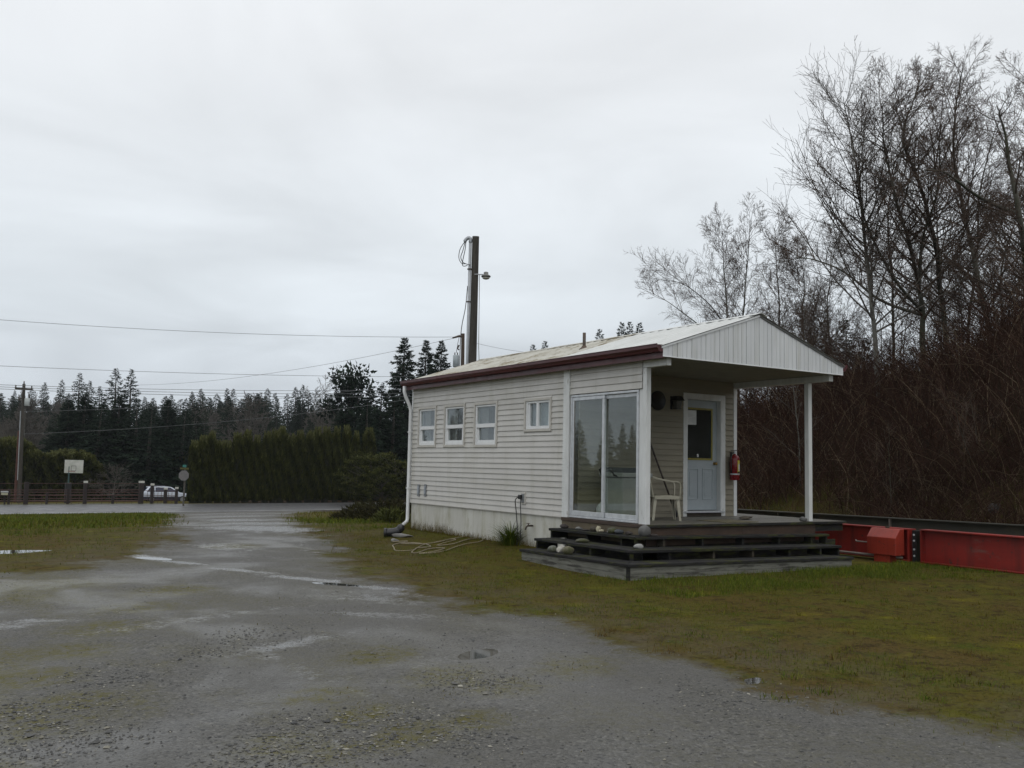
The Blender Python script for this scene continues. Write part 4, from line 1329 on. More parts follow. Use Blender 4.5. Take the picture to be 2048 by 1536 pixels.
cord = thing('extension_lead', 'black power cord plugged into the wall outlet and hanging to the grass', 'cord', (-0.10, 3.35, -0.58))
MB().box(-0.10, -0.05, 3.35, 3.43, 0.25, 0.33).build('plug', BLACK, cord, bevel=0.01)


def smooth_pts(pts, n=10):
    pts = np.asarray(pts, float); out = []
    for i in range(len(pts) - 1):
        p0, p1, p2, p3 = pts[max(i - 1, 0)], pts[i], pts[i + 1], pts[min(i + 2, len(pts) - 1)]
        for u_ in np.linspace(0, 1, n, endpoint=i == len(pts) - 2):
            out.append(0.5 * (2 * p1 + (-p0 + p2) * u_ + (2 * p0 - 5 * p1 + 4 * p2 - p3) * u_ ** 2 + (-p0 + 3 * p1 - 3 * p2 + p3) * u_ ** 3))
    return np.array(out)


MB().tube(smooth_pts([(-0.10, 3.41, 0.29), (-0.13, 3.46, 0.22), (-0.11, 3.45, 0.0), (-0.10, 3.42, -0.3), (-0.13, 3.38, -0.57)]), 0.009, 6).build('cable', BLACK, cord, smooth=True)
MB().tube(smooth_pts([(-0.08, 3.36, 0.27), (-0.10, 3.33, 0.15), (-0.09, 3.32, -0.15), (-0.10, 3.31, -0.4), (-0.12, 3.30, -0.6)]), 0.008, 6).build('cable', BLACK, cord, smooth=True)

# garden hose on the grass
HOSE = mat('hose_rubber', (0.26, 0.22, 0.14), (0.17, 0.14, 0.095), rough=0.6, scale=4)
zc = lambda x_, y_, e_=0.02: (x_, y_, float(gz(x_, y_)) + e_)
hp = []
for zx, zy in ((205, 525), (470, 528), (235, 560), (240, 600), (270, 655), (440, 662), (580, 650), (640, 625), (860, 620), (760, 580), (500, 545), (330, 545), (700, 575), (980, 565), (1180, 540), (1290, 550), (1090, 580),
               (980, 610), (1250, 600), (1480, 555), (1700, 530), (1820, 515), (1700, 590), (1480, 610), (1300, 640), (1120, 680), (880, 705), (670, 703), (900, 690), (1100, 650), (850, 645), (650, 690), (545, 688), (600, 640), (740, 590), (1000, 560), (1430, 510), (1720, 490)):
    q = on_z(760 + zx * 240 / 2048, 1020 + zy * 110 / 939, -0.63)
    hp.append(zc(q[0], q[1], 0.018))
o = cable('garden_hose', hp, 0.010, HOSE, 'tangled tan garden hose lying on the grass by the foundation', 'hose', 6, 16)
# black drain elbow and broken concrete by the corner
dp = thing('drain_pipe', 'black plastic drain elbow lying in the grass beside the downspout', 'drain pipe', zc(-1.0, 6.6, 0))
q = on_z(788, 1070, -0.60)
pb = np.array([q[0], q[1], float(gz(q[0], q[1]))])
rt = np.array([_r[0], _r[1], 0])
MB().tube(smooth_pts([pb - rt * 0.16 + (0, 0, 0.07), pb + (0, 0, 0.09), pb + rt * 0.10 + (0, 0, 0.13), pb + rt * 0.17 + (0, 0, 0.24)], 6), [0.085] * 12 + [0.08] * 4 + [0.05] * 3, 12).build('elbow', BLACK, dp, smooth=True)
MB().tube([pb - rt * 0.20 + (0, 0, 0.07), pb - rt * 0.14 + (0, 0, 0.07)], 0.10, 12).build('collar', BLACK, dp, smooth=True)
SLAB = mat('concrete_bits', (0.24, 0.235, 0.225), (0.17, 0.165, 0.155), rough=0.9, scale=8, bump=0.3)
for i, (px, py, w_, lab) in enumerate(((804, 1072, 0.42, 'flat grey concrete slab tilted in the grass below the downspout'), (790, 1078, 0.14, 'small grey concrete chunk in front of the tilted slab'))):
    q = on_z(px, py, -0.60)
    rock('concrete_block', lab, (q[0], q[1], float(gz(q[0], q[1])) - 0.01), w_, 0.10, w_ * 0.6, SLAB, 30 + i, -YAW, 0.22, None, 'concrete')

# ================================================================ steel girders of the weighbridge
REDS = mat('red_girder_paint', (0.275, 0.019, 0.012), (0.175, 0.012, 0.009), rough=0.5, scale=1.6, stretch=(1, 0.5, 1.5), c3=(0.17, 0.085, 0.07), scale3=2.4, lo3=0.60, hi3=0.72, chips=(0.045, 0.028, 0.022), streak=((0.075, 0.012, 0.010), 0.7))
REDB = mat('red_box_paint', (0.30, 0.034, 0.018), (0.25, 0.028, 0.016), rough=0.4, scale=4, c3=(0.42, 0.16, 0.11), scale3=3, lo3=0.62, hi3=0.75, chips=(0.06, 0.03, 0.022), streak=((0.10, 0.014, 0.011), 0.6))
STEEL = mat('green_grey_steel', (0.035, 0.034, 0.024), (0.024, 0.023, 0.018), rough=0.7, scale=2, stretch=(1, .4, 1), c3=(0.07, 0.05, 0.028), scale3=2.5, lo3=0.56, hi3=0.7)
EDGE = mat('worn_steel_edge', (0.20, 0.17, 0.15), (0.13, 0.10, 0.085), rough=0.5, scale=5)
gr = thing('red_girder', 'long red painted steel I-beam on the grass right of the porch', 'girder', (5.4, -2.0, -0.75))
XG = 5.40


def girder(m_, x, y0, y1, z0, z1, fw, web=0.02, fl=0.022):
    m_.box(x - fw / 2, x + fw / 2, y0, y1, z0, z0 + fl).box(x - fw / 2, x + fw / 2, y0, y1, z1 - fl, z1)
    m_.box(x - web / 2, x + web / 2, y0, y1, z0 + fl, z1 - fl)


JY = -1.02   # joint between the two girder lengths
m_ = MB(); girder(m_, XG, -9.0, JY - 0.02, -0.70, -0.095, 0.24)
m_.build('girder_length', REDS, gr, bevel=0.004)
m_ = MB(); girder(m_, XG, JY + 0.20, 8.5, -0.66, -0.105, 0.22)
m_.build('girder_length', REDS, gr, bevel=0.004)
MB().box(XG - 0.10, XG + 0.10, JY + 0.06, JY + 0.14, -0.66, -0.13).build('joint_plate', BLACK, gr)
for yy in (JY - 0.045, JY + 0.205):
    MB().box(XG - 0.118, XG - 0.0105, yy, yy + 0.02, -0.675, -0.12).build('end_plate', REDS, gr)
q = MB()
for zz in (-0.2, -0.3, -0.45, -0.56):
    q.lathe([(0.018, 0), (0.018, 0.015), (0.01, 0.017)], 6, (XG - 0.10, JY + 0.1, zz), Matrix.Rotation(R(-90), 4, 'Y'))
q.build('bolt', ALU, gr)
MB().tube([(XG - 0.135, -9.0, -0.655), (XG - 0.135, JY - 0.06, -0.655)], 0.02, 8).build('conduit_pipe', REDS, gr, smooth=True)
MB().tube([(XG - 0.15, JY + 0.3, -0.61), (XG - 0.15, 6, -0.61)], 0.022, 8).build('conduit_pipe', EDGE, gr, smooth=True)
# red junction box in front of the joint
jb = thing('red_junction_box', 'bright red steel box with a sloped lid bolted against the girder joint', 'junction box', (XG - 0.3, JY + 0.6, -0.7))
ya, yb = JY + 0.28, JY + 0.86
m_ = MB()
m_.prism([(XG - 0.118, -0.57), (XG - 0.37, -0.57), (XG - 0.37, -0.27), (XG - 0.24, -0.115), (XG - 0.118, -0.115)], 1, ya, yb)
m_.build('box_body', REDB, jb, bevel=0.008)
MB().box(XG - 0.34, XG - 0.14, ya + 0.14, yb - 0.12, -0.80, -0.572).build('foot', REDB, jb, bevel=0.006)
MB().box(XG - 0.20, XG - 0.16, (ya + yb) / 2 - 0.03, (ya + yb) / 2 + 0.03, -0.114, -0.085).build('latch', RUSTP, jb)
MB().tube([(XG - 0.3, yb, -0.38), (XG - 0.3, yb + 0.28, -0.38), (XG - 0.28, yb + 0.30, -0.36)], 0.012, 8).build('pipe_stub', EDGE, jb)
# far girder of dull steel
fg = thing('grey_girder', 'dull green grey steel girder running parallel behind the red one', 'girder', (8.6, 2.0, -0.8))
A_, B_ = np.array([7.75, 7.2]), np.array([10.2, -7.2])
dv = (B_ - A_) / np.linalg.norm(B_ - A_); nv = np.array([-dv[1], dv[0]])
if nv[0] > 0: nv = -nv


def along(m_, off0, off1, l0, l1, z0, z1):
    q_ = []
    for z in (z0, z1):
        for l_, o_ in ((l0, off0), (l1, off0), (l1, off1), (l0, off1)):
            p_ = A_ + dv * l_ + nv * o_
            q_.append((p_[0], p_[1], z))
    m_.hexa(q_)


Lg = float(np.linalg.norm(B_ - A_))
zg0_, zg1_ = -0.72, -0.10
m_ = MB()
along(m_, -0.01, 0.01, 0, Lg, zg0_, zg1_ - 0.02); along(m_, -0.12, 0.12, 0, Lg, zg1_ - 0.02, zg1_); along(m_, -0.12, 0.12, 0, Lg, zg0_ - 0.02, zg0_)
m_.build('girder_length', STEEL, fg)
for l_ in (0.6, 2.6, 5.35, 8.55, 8.85, 9.5, 12.2):
    m_ = MB(); along(m_, 0.012, 0.115, l_, l_ + 0.015, zg0_ + 0.003, zg1_ - 0.022)
    m_.build('stiffener', EDGE if l_ > 5 else STEEL, fg)

# ================================================================ poles and wires
POLEW = mat('pole_wood', (0.062, 0.055, 0.044), (0.036, 0.032, 0.026), rough=0.85, scale=4, stretch=(2, 2, 0.12), bump=0.4, bscale=12)
POLER = mat('pole_wood_brown', (0.075, 0.052, 0.035), (0.048, 0.034, 0.025), rough=0.85, scale=4, stretch=(2, 2, 0.12))
CONDU = mat('conduit_grey', (0.40, 0.42, 0.44), (0.33, 0.35, 0.37), rough=0.45, scale=5, metal=0.3)
TRANSF = mat('transformer_grey', (0.36, 0.40, 0.42), (0.30, 0.34, 0.36), rough=0.4, scale=4)
CABLE = mat('black_cable', (0.02, 0.02, 0.022), (0.03, 0.03, 0.032), rough=0.6, scale=5)
WIREM = mat('weathered_wire', (0.13, 0.135, 0.14), (0.09, 0.095, 0.10), rough=0.6, scale=5)
D1 = 34.0
tp = P(951.5, 473, D1); bt = P(945, 730, D1)
dirp = (tp - bt) / (tp[2] - bt[2])
zb_ = float(gz(bt[0], bt[1])) - 0.3
base = tp + dirp * (zb_ - tp[2])
p1 = thing('service_pole', 'tall dark wooden service pole rising behind the scale house roof', 'utility pole', (base[0], base[1], zb_ + 0.3))
MB().tube([base, tp], [0.165, 0.125], 16).build('pole_shaft', POLEW, p1)
ri = np.array(_r)
c0 = base - ri * 0.20; c1 = tp - ri * 0.19 + np.array([0, 0, -0.22])
MB().tube([c0, c0 + (c1 - c0) * .5, c1], 0.052, 12).build('conduit', CONDU, p1, smooth=True)
MB().tube(smooth_pts([c1, c1 + (0, 0, 0.12), c1 - ri * 0.06 + (0, 0, 0.17), c1 - ri * 0.16 + (0, 0, 0.10), c1 - ri * 0.20 + (0, 0, 0.02)], 5), 0.065, 10).build('weatherhead', CONDU, p1, smooth=True)
wh_ = c1 - ri * 0.18 + np.array([0, 0, 0.05])
for i, pts in enumerate(([(0, 0), (-.18, -.3), (-.22, -.62), (-.12, -.82), (.02, -.84)], [(0, 0), (-.08, -.35), (-.15, -.6), (-.05, -.8), (.20, -.88)], [(0.02, 0), (.0, -.3), (-.08, -.75), (-.06, -.92), (0.1, -.9)])):
    MB().tube(smooth_pts([wh_ + ri * a + np.array([0, 0, b_]) for a, b_ in pts], 6), 0.014, 6).build('drip_loop', CABLE, p1, smooth=True)
for zz in (0.9, 2.0, 4.4, 7.0):
    q_ = c1 + (c0 - c1) * (zz / 9.5)
    MB().box(-0.07, 0.10, -0.06, 0.06, -0.02, 0.02, at=q_).build('conduit_strap', RUSTP, p1)
MB().tube(smooth_pts([c1 - ri * 0.06 + (0, 0, -1.6), c1 - ri * 0.12 + (0, 0, -2.4), c1 - ri * 0.26 + (0, 0, -3.4), c1 - ri * 0.27 + (0, 0, -5.5), c1 - ri * 0.30 + (0, 0, -7.8)], 6), 0.014, 6).build('ground_wire', CABLE, p1)
MB().tube([tp + ri * 0.17 + (0, 0, -1.4), tp + ri * 0.20 + (0, 0, -4), tp + ri * 0.33 + (0, 0, -6.3)], 0.010, 6).build('guy_wire', CABLE, p1)
# yard light
la = P(972, 552, D1)
q0 = np.array([tp[0], tp[1], la[2] + 0.03]) + ri * 0.06 - ri * 0.07
yl = thing('yard_light', 'grey dusk to dawn lamp on a short arm of the tall pole', 'lamp', tuple(la - np.array([0, 0, 0.12])))
MB().tube([q0, la + (0, 0, 0.05)], 0.02, 8).build('arm', CONDU, yl)
MB().lathe([(0.10, 0.02), (0.165, 0.0), (0.175, 0.04), (0.13, 0.07), (0.085, 0.09), (0.085, 0.17), (0.05, 0.19)], 18, la - np.array([0, 0, 0.04])).build('lamp_head', mat('lamp_grey', (0.16, 0.16, 0.15), rough=0.5), yl, smooth=True)
MB().lathe([(0.07, -0.075), (0.125, -0.05), (0.135, 0.0)], 18, la - np.array([0, 0, 0.045])).build('lens', mat('lamp_lens', (0.55, 0.54, 0.48), rough=0.25), yl, smooth=True)

D2 = 70.0
tp2 = P(926, 667, D2); b2 = P(924, 900, D2)
zb2 = float(gz(b2[0], b2[1])) - 0.3
p2 = thing('transformer_pole', 'brown utility pole with a grey transformer behind the far roof end', 'utility pole', (b2[0], b2[1], zb2 + 0.3))
MB().tube([(b2[0], b2[1], zb2), tp2], [0.17, 0.13], 14).build('pole_shaft', POLER, p2)
tr_ = P(912, 722, D2)
MB().lathe([(0.20, -0.45), (0.235, -0.42), (0.235, 0.40), (0.20, 0.44), (0.05, 0.47)], 18, tr_).build('transformer', TRANSF, p2, smooth=True)
q = MB()
for a in (-0.1, 0.1):
    q.lathe([(0.035, 0), (0.05, 0.05), (0.03, 0.08), (0.05, 0.12), (0.02, 0.2)], 8, tr_ + ri * a + np.array([0, 0, 0.45]))
q.build('bushing', RUSTP, p2)
q = MB()
ia = P(919, 672, D2)
q.tube([tp2 + (0, 0, -0.3), ia, P(905, 676, D2)], [0.05, 0.09, 0.06], 8)
q.tube([P(918, 690, D2), P(915, 697, D2), P(918, 700, D2)], 0.06, 8)
q.build('insulator', RUSTP, p2)
MB().tube(smooth_pts([ia, P(916, 685, D2), P(914, 697, D2), tr_ + (0, 0, 0.6)], 5), 0.018, 6).build('jumper_wire', CABLE, p2)

D3 = 66.0
tp3 = P(48, 768, D3); b3 = P(38, 1005, D3)
zb3 = float(gz(b3[0], b3[1])) - 0.3
d3 = (tp3 - b3) / (tp3[2] - b3[2])
b3 = tp3 + d3 * (zb3 - tp3[2])
p3 = thing('roadside_pole', 'dark utility pole with a small pale transformer at the left edge', 'utility pole', (b3[0], b3[1], zb3 + 0.3))
MB().tube([b3, tp3], [0.14, 0.10], 14).build('pole_shaft', POLEW, p3)
MB().lathe([(0.14, -0.27), (0.165, -0.25), (0.165, 0.24), (0.14, 0.27), (0.03, 0.29)], 16, P(54, 804, D3)).build('transformer', mat('pale_transformer', (0.50, 0.53, 0.52), rough=0.4), p3, smooth=True)
MB().tube([P(42, 822, D3), P(36, 960, D3)], 0.06, 10).build('riser_conduit', CONDU, p3)
q = MB(); q.box(-0.55, 0.55, -0.05, 0.05, -0.06, 0.06, at=tp3 + np.array([0, 0, -0.35]))
q.build('cross_arm', POLEW, p3)
q = MB()
for a in (-0.5, 0, 0.5):
    q.lathe([(0.03, 0), (0.06, 0.05), (0.03, 0.1), (0.05, 0.15), (0.02, 0.2)], 8, tp3 + np.array([a, 0, -0.29 if a else 0.0]))
q.build('insulator', RUSTP, p3)
p4 = thing('brown_guy_stub', 'slim reddish brown post leaning beside the left utility pole', 'post', tuple(P(31, 985, D3 + 1)))
q0, q1 = P(38, 862, D3 + 1), P(30, 1000, D3 + 1)
MB().tube([(q1[0], q1[1], float(gz(q1[0], q1[1])) - 0.1), q0], 0.09, 10).build('post_shaft', mat('stained_post', (0.10, 0.04, 0.028), (0.07, 0.03, 0.022), rough=0.8, scale=5), p4)


def wire(a, b_, sag, r, label):
    a, b_ = np.asarray(a), np.asarray(b_)
    s_ = np.linspace(0, 1, 26)[:, None]
    pts = a + (b_ - a) * s_
    pts[:, 2] -= (4 * sag * s_ * (1 - s_))[:, 0]
    o = MB().tube(pts, r * 0.85, 5).build('power_line', WIREM)
    return tag(o, label, 'wire', 'overhead wires')


wire(P(-60, 635, 58), P(912, 674, D2), 0.35, 0.016, 'topmost overhead wire crossing the open sky to the brown pole')
wire(P(-60, 729, 58), P(960, 753, D2 + 6), 0.25, 0.016, 'second overhead wire from the top crossing just above the trees')
wire(P(275, 770, 120), P(905, 677, D2), 0.8, 0.017, 'slanting overhead wire rising rightward to the brown pole insulator')
wire(P(935, 682, D2), P(1100, 708, 85), 0.2, 0.014, 'short wire slanting down right of the tall pole to the roof')
for i, (a0, b0, lab) in enumerate((((-40, 768), (840, 779), 'upper of the three wires along the tree tops at the left pole'), ((-40, 772), (840, 786), 'middle of the three wires along the tree tops at the left pole'), ((-40, 776), (840, 793), 'lowest of the three wires along the tree tops at the left pole'))):
    wire(P(a0[0], a0[1], D3 - 2), P(b0[0], b0[1], D3 + 18), 0.25, 0.02, lab)
wire(P(43, 823, D3), P(860, 762, D3 + 12), 0.5, 0.014, 'thin wire sagging from the middle of the left pole toward the house')
wire(P(43, 868, D3), P(860, 792, D3 + 12), 0.5, 0.016, 'lower thin wire sagging from the left pole in front of the conifers')

# ================================================================ across the road: fence, hoop, sign, car, house
FENCEB = mat('fence_brown', (0.017, 0.0085, 0.007), (0.012, 0.0065, 0.0055), rough=0.7, scale=5)
FENCER = mat('fence_rail_red', (0.070, 0.026, 0.018), (0.05, 0.02, 0.015), rough=0.6, scale=5)
CAPW = mat('fence_cap', (0.50, 0.50, 0.44), (0.40, 0.40, 0.36), rough=0.6, scale=8)
fence = thing('rail_fence', 'dark red brown rail fence with white capped posts along the far roadside', 'fence', tuple(P(180, 1008, 62)))


def fence_pt(px, d):
    q_ = P(px, 1006, d)
    return np.array([q_[0], q_[1], float(gz0(q_[0], q_[1]))])


def fd(px):          # the fence runs parallel to the road, about two metres beyond it
    lo_, hi_ = 30.0, 120.0
    for _ in range(40):
        md = (lo_ + hi_) / 2
        q_ = P(px, 1006, md)
        if tt(q_[0], q_[1]) < 57.5: lo_ = md
        else: hi_ = md
    return md


POSTS = [(-25, 965, 9, 0), (17, 978, 6, 0), (51, 964, 11, 0), (93, 985, 6, 0), (135, 978, 7, 0), (169, 966, 9, 1), (225, 990, 7, 0), (281, 966, 12, 1), (303, 971, 8, 1), (330, 979, 8, 1), (352, 978, 7, 1)]
for px, ptop, w_, cap in POSTS:
    d_ = fd(px)
    b_ = fence_pt(px, d_)
    zt_ = P(px, ptop, d_)[2]
    hw = w_ * d_ / FPX / 2 * 0.72
    po = sub(MB().box(b_[0] - hw, b_[0] + hw, b_[1] - hw, b_[1] + hw, b_[2] - 0.2, zt_).build('fence_post', FENCEB, fence))
    if cap:
        MB().box(b_[0] - hw * 1.1, b_[0] + hw * 1.1, b_[1] - hw * 1.1, b_[1] + hw * 1.1, zt_ + 0.002, zt_ + 0.14).build('post_cap', CAPW, po)
for ya_, r_ in ((967, 0.016), (980, 0.028), (984.5, 0.028), (990.5, 0.045), (997, 0.028), (1002, 0.05)):
    x0_, x1_ = (-30, 281)
    q0 = P(x0_, ya_, fd(x0_)); q1 = P(x1_, ya_, fd(x1_))
    MB().tube([q0, q1], r_, 6).build('fence_rail', FENCER, fence)
for ya_, yb_, r_ in ((968, 981, 0.012), (981, 983, 0.02), (990, 992, 0.025), (999, 1001, 0.025)):
    q0 = P(281, ya_, fd(281)); q1 = P(354, yb_, fd(354))
    MB().tube([q0, q1], r_, 6).build('fence_rail', FENCER, fence)
for px in list(range(8, 280, 15)) + list(range(294, 352, 7)):
    d_ = fd(px)
    b_ = fence_pt(px, d_)
    zt_ = P(px, 981 if px > 285 else (992 if px < 190 else 982), d_)[2]
    MB().tube([(b_[0], b_[1], b_[2]), (b_[0], b_[1], zt_)], 0.014, 5).build('fence_picket', FENCER, fence)

DH = 66.0
hb = fence_pt(137, DH)
hoop = thing('basketball_hoop', 'basketball hoop with a weathered white backboard on a green pole', 'basketball hoop', tuple(hb))
cb = P(147.5, 933, DH)
ex = ri
sc = DH / FPX
V = []
for z_, o_ in ((-13, 0), (13, 0)):
    pass
def board(c, w_, hgt, th, m, nm, parent, offf=0.0):
    up = np.array([0, 0, 1.0]); fw_ = np.array([_f[0], _f[1], 0]); fw_ /= np.linalg.norm(fw_)
    v_ = []
    for z_ in (-hgt / 2, hgt / 2):
        for x_, y_ in ((-w_ / 2, 0), (w_ / 2, 0), (w_ / 2, th), (-w_ / 2, th)):
            v_.append(c + ex * x_ + fw_ * (y_ + offf) + up * z_)
    return MB().hexa(v_).build(nm, m, parent)
BBW = mat('backboard', (0.50, 0.50, 0.46), (0.38, 0.39, 0.34), rough=0.7, scale=3)
board(cb, 37 * sc, 26 * sc, 0.05, BBW, 'backboard', hoop)
GREYL = mat('board_line', (0.12, 0.12, 0.12), rough=0.6)
ct = cb + np.array([0, 0, -0.13])
for ox, oz, w_, h2 in ((0, 0.17, 0.36, 0.03), (0, -0.17, 0.36, 0.03), (-0.165, 0, 0.03, 0.31), (0.165, 0, 0.03, 0.31)):
    board(ct + ex * ox + np.array([0, 0, oz]), w_, h2, 0.004, GREYL, 'target_line', hoop, -0.008)
a = np.linspace(0, 2 * math.pi, 25)
fwv = np.array([_f[0], _f[1], 0]); fwv /= np.linalg.norm(fwv)
rc = cb + np.array([0, 0, -0.33]) - fwv * 0.30
MB().tube([rc + 0.23 * (math.cos(w) * ex + math.sin(w) * fwv) for w in a], 0.018, 6, cap=False).build('rim', mat('rim_orange', (0.22, 0.05, 0.03), rough=0.5), hoop)
GPOLE = mat('green_pole', (0.04, 0.09, 0.085), (0.03, 0.07, 0.065), rough=0.5)
pp = P(138, 945, DH)
MB().tube([(pp[0], pp[1], hb[2] - 0.1), (pp[0], pp[1], cb[2])], 0.05, 10).build('pole_shaft', GPOLE, hoop)
MB().box(pp[0] - 0.2, pp[0] + 0.2, pp[1] - 0.15, pp[1] + 0.15, hb[2] - 0.1, hb[2] + 1.35).build('pole_pad', BLACK, hoop, bevel=0.03)

DS = 63.0
sb = fence_pt(367, DS)
sg = thing('stop_sign', 'back of an octagonal stop sign on a post at the hedge corner', 'sign', tuple(sb))
scs = DS / FPX
cs = P(367.5, 951, DS)
m_ = MB()
oct_ = [(0.36 * math.cos(R(22.5 + 45 * i)), 0.36 * math.sin(R(22.5 + 45 * i))) for i in range(8)]
V = [cs + ex * u_ + np.array([0, 0, w_]) + fwv * o_ for o_ in (0, 0.008) for u_, w_ in oct_]
m_.add(V, [tuple(range(8)), tuple(range(15, 7, -1))] + [(i, 8 + i, 8 + (i + 1) % 8, (i + 1) % 8) for i in range(8)])
m_.build('sign_plate', mat('sign_back', (0.15, 0.14, 0.135), (0.12, 0.115, 0.11), rough=0.5), sg)
MB().box(sb[0] - 0.05, sb[0] + 0.05, sb[1] - 0.05, sb[1] + 0.05, sb[2] - 0.2, P(369, 934, DS)[2]).build('post_shaft', mat('sign_post', (0.075, 0.068, 0.055), rough=0.8), sg)
board(P(369, 932, DS), 0.24, 0.16, 0.01, mat('teal_plate', (0.03, 0.19, 0.16), rough=0.5), 'street_name_plate', sg)
board(P(368, 937, DS), 0.58, 0.12, 0.01, mat('olive_plate', (0.10, 0.09, 0.015), rough=0.5), 'cross_street_plate', sg, 0.08)

# mailbox at the far left
mb_ = fence_pt(9, 60)
mbx = thing('mailbox', 'pale boxy mailbox on a post in front of the fence at far left', 'mailbox', tuple(mb_))
MB().box(mb_[0] - 0.05, mb_[0] + 0.05, mb_[1] - 0.05, mb_[1] + 0.05, mb_[2] - 0.1, P(9, 990, 60)[2]).build('post_shaft', FENCEB, mbx)
c_ = P(9, 986, 60)
MB().box(-0.18, 0.18, -0.22, 0.22, -0.13, 0.02, at=c_).build('box_body', mat('mailbox_cream', (0.45, 0.43, 0.30), rough=0.5), mbx, bevel=0.02)
MB().box(-0.21, 0.21, -0.25, 0.25, 0.022, 0.12, at=c_).build('box_lid', mat('mailbox_grey', (0.30, 0.31, 0.31), rough=0.5), mbx, bevel=0.03)

# parked car, local: +X forward
CARW = mat('car_white', (0.62, 0.66, 0.74), (0.58, 0.62, 0.70), rough=0.22, scale=2)
CARD = mat('car_dark_cladding', (0.022, 0.021, 0.034), (0.018, 0.017, 0.028), rough=0.4, scale=2)
CARG = mat('car_glass', (0.022, 0.025, 0.05), (0.016, 0.018, 0.04), rough=0.08, scale=2)
TYRE = mat('tyre', (0.013, 0.013, 0.013), rough=0.8)
RIM = mat('alloy_rim', (0.36, 0.37, 0.38), (0.28, 0.29, 0.30), rough=0.35, metal=0.5)
DC = 86.0
cc = P(331, 1001, DC)
czr = float(gz(cc[0], cc[1]))
car = thing('parked_car', 'white estate car with dark lower sides parked behind the fence', 'car', (cc[0], cc[1], P(327, 1005, DC)[2]), rz=-YAW + R(30), world=False)
hwid = 0.83


def car_skin(prof, w0, w1=None):
    w1 = w1 or w0
    m_ = MB()
    n = len(prof)
    V = [(x_, -w0, z_) for x_, z_ in prof] + [(x_, w0, z_) for x_, z_ in prof]
    return m_.add(V, [tuple(range(n - 1, -1, -1)), tuple(range(n, 2 * n))] + [(i, (i + 1) % n, n + (i + 1) % n, n + i) for i in range(n)])


body = [(-2.15, 0.55), (-2.13, 0.86), (-2.08, 0.95), (0.75, 0.96), (1.65, 0.86), (2.05, 0.74), (2.12, 0.55)]
bo = sub(car_skin(body, hwid).build('body', CARW, car, bevel=0.04))
low = [(-2.17, 0.30), (-2.17, 0.548), (2.14, 0.548), (2.14, 0.30), (1.72, 0.20), (-1.6, 0.20)]
car_skin(low, hwid + 0.01).build('lower_cladding', CARD, car, bevel=0.03)
m_ = MB()
gh = [(-2.05, 0.955), (-1.62, 1.43), (-1.3, 1.47), (0.05, 1.46), (0.35, 1.42), (1.05, 0.965)]
n = len(gh)
V = []
for sy in (-1, 1):
    for x_, z_ in gh:
        w_ = 0.79 if z_ < 1.0 else 0.62
        V.append((x_, sy * w_, z_))
m_.add(V, [tuple(range(n - 1, -1, -1)), tuple(range(n, 2 * n))] + [(i, (i + 1) % n, n + (i + 1) % n, n + i) for i in range(n)])
m_.build('cabin', CARW, car, bevel=0.02)
for sy in (-1, 1):
    for (xa0, xa1, xb1, xb0) in ((-1.78, -1.12, -1.12, -1.50), (-1.04, -0.26, -0.26, -1.04), (-0.18, 0.86, 0.24, -0.18)):
        z0_, z1_ = 1.0, 1.385
        y0_, y1_ = sy * (0.79 - 0.17 * (z0_ - 0.96) / 0.5 + 0.006), sy * (0.79 - 0.17 * (z1_ - 0.96) / 0.5 + 0.006)
        V = [(xa0, y0_, z0_), (xa1, y0_, z0_), (xb1, y1_, z1_), (xb0, y1_, z1_)]
        V2 = [(x_, y_ + sy * 0.008, z_) for x_, y_, z_ in V]
        MB().hexa(V + V2).build('side_window', CARG, car)
MB().hexa([(-2.035, -0.66, 1.0), (-2.035, 0.66, 1.0), (-2.02, 0.66, 1.0), (-2.02, -0.66, 1.0), (-1.69, -0.55, 1.38), (-1.69, 0.55, 1.38), (-1.67, 0.55, 1.38), (-1.67, -0.55, 1.38)]).build('rear_window', CARG, car)
MB().hexa([(1.02, -0.68, 1.0), (1.02, 0.68, 1.0), (1.04, 0.68, 1.0), (1.04, -0.68, 1.0), (0.42, -0.56, 1.39), (0.42, 0.56, 1.39), (0.44, 0.56, 1.39), (0.44, -0.56, 1.39)]).build('windscreen', CARG, car)
for sy in (-1, 1):
    MB().box(-2.165, -2.09, sy * 0.70 - 0.12, sy * 0.70 + 0.12, 0.66, 0.86).build('tail_light', mat('tail_light_red', (0.30, 0.01, 0.02), rough=0.25), car, bevel=0.02)
    MB().box(1.98, 2.10, sy * 0.62 - 0.14, sy * 0.62 + 0.14, 0.60, 0.72).build('headlight', mat('headlight_clear', (0.45, 0.46, 0.47), rough=0.15), car, bevel=0.02)
    MB().tube([(-1.35, sy * 0.55, 1.53), (-0.05, sy * 0.55, 1.53)], 0.02, 6).box(-1.3, -1.24, sy * 0.55 - 0.02, sy * 0.55 + 0.02, 1.46, 1.53).box(-0.16, -0.1, sy * 0.55 - 0.02, sy * 0.55 + 0.02, 1.46, 1.53).build('roof_rail', CARD, car)
    for x_ in (-1.33, 1.33):
        rot = Matrix.Rotation(R(90), 4, 'X')
        wv = sub(MB().lathe([(0.20, -0.1), (0.30, -0.1), (0.315, -0.07), (0.315, 0.07), (0.30, 0.1), (0.20, 0.1)], 20, (x_, sy * 0.76, 0.315), rot).build('wheel', TYRE, car, smooth=True))
        MB().lathe([(0.21, -0.105), (0.21, 0.105)], 16, (x_, sy * 0.76, 0.315), rot).build('rim', RIM, wv)

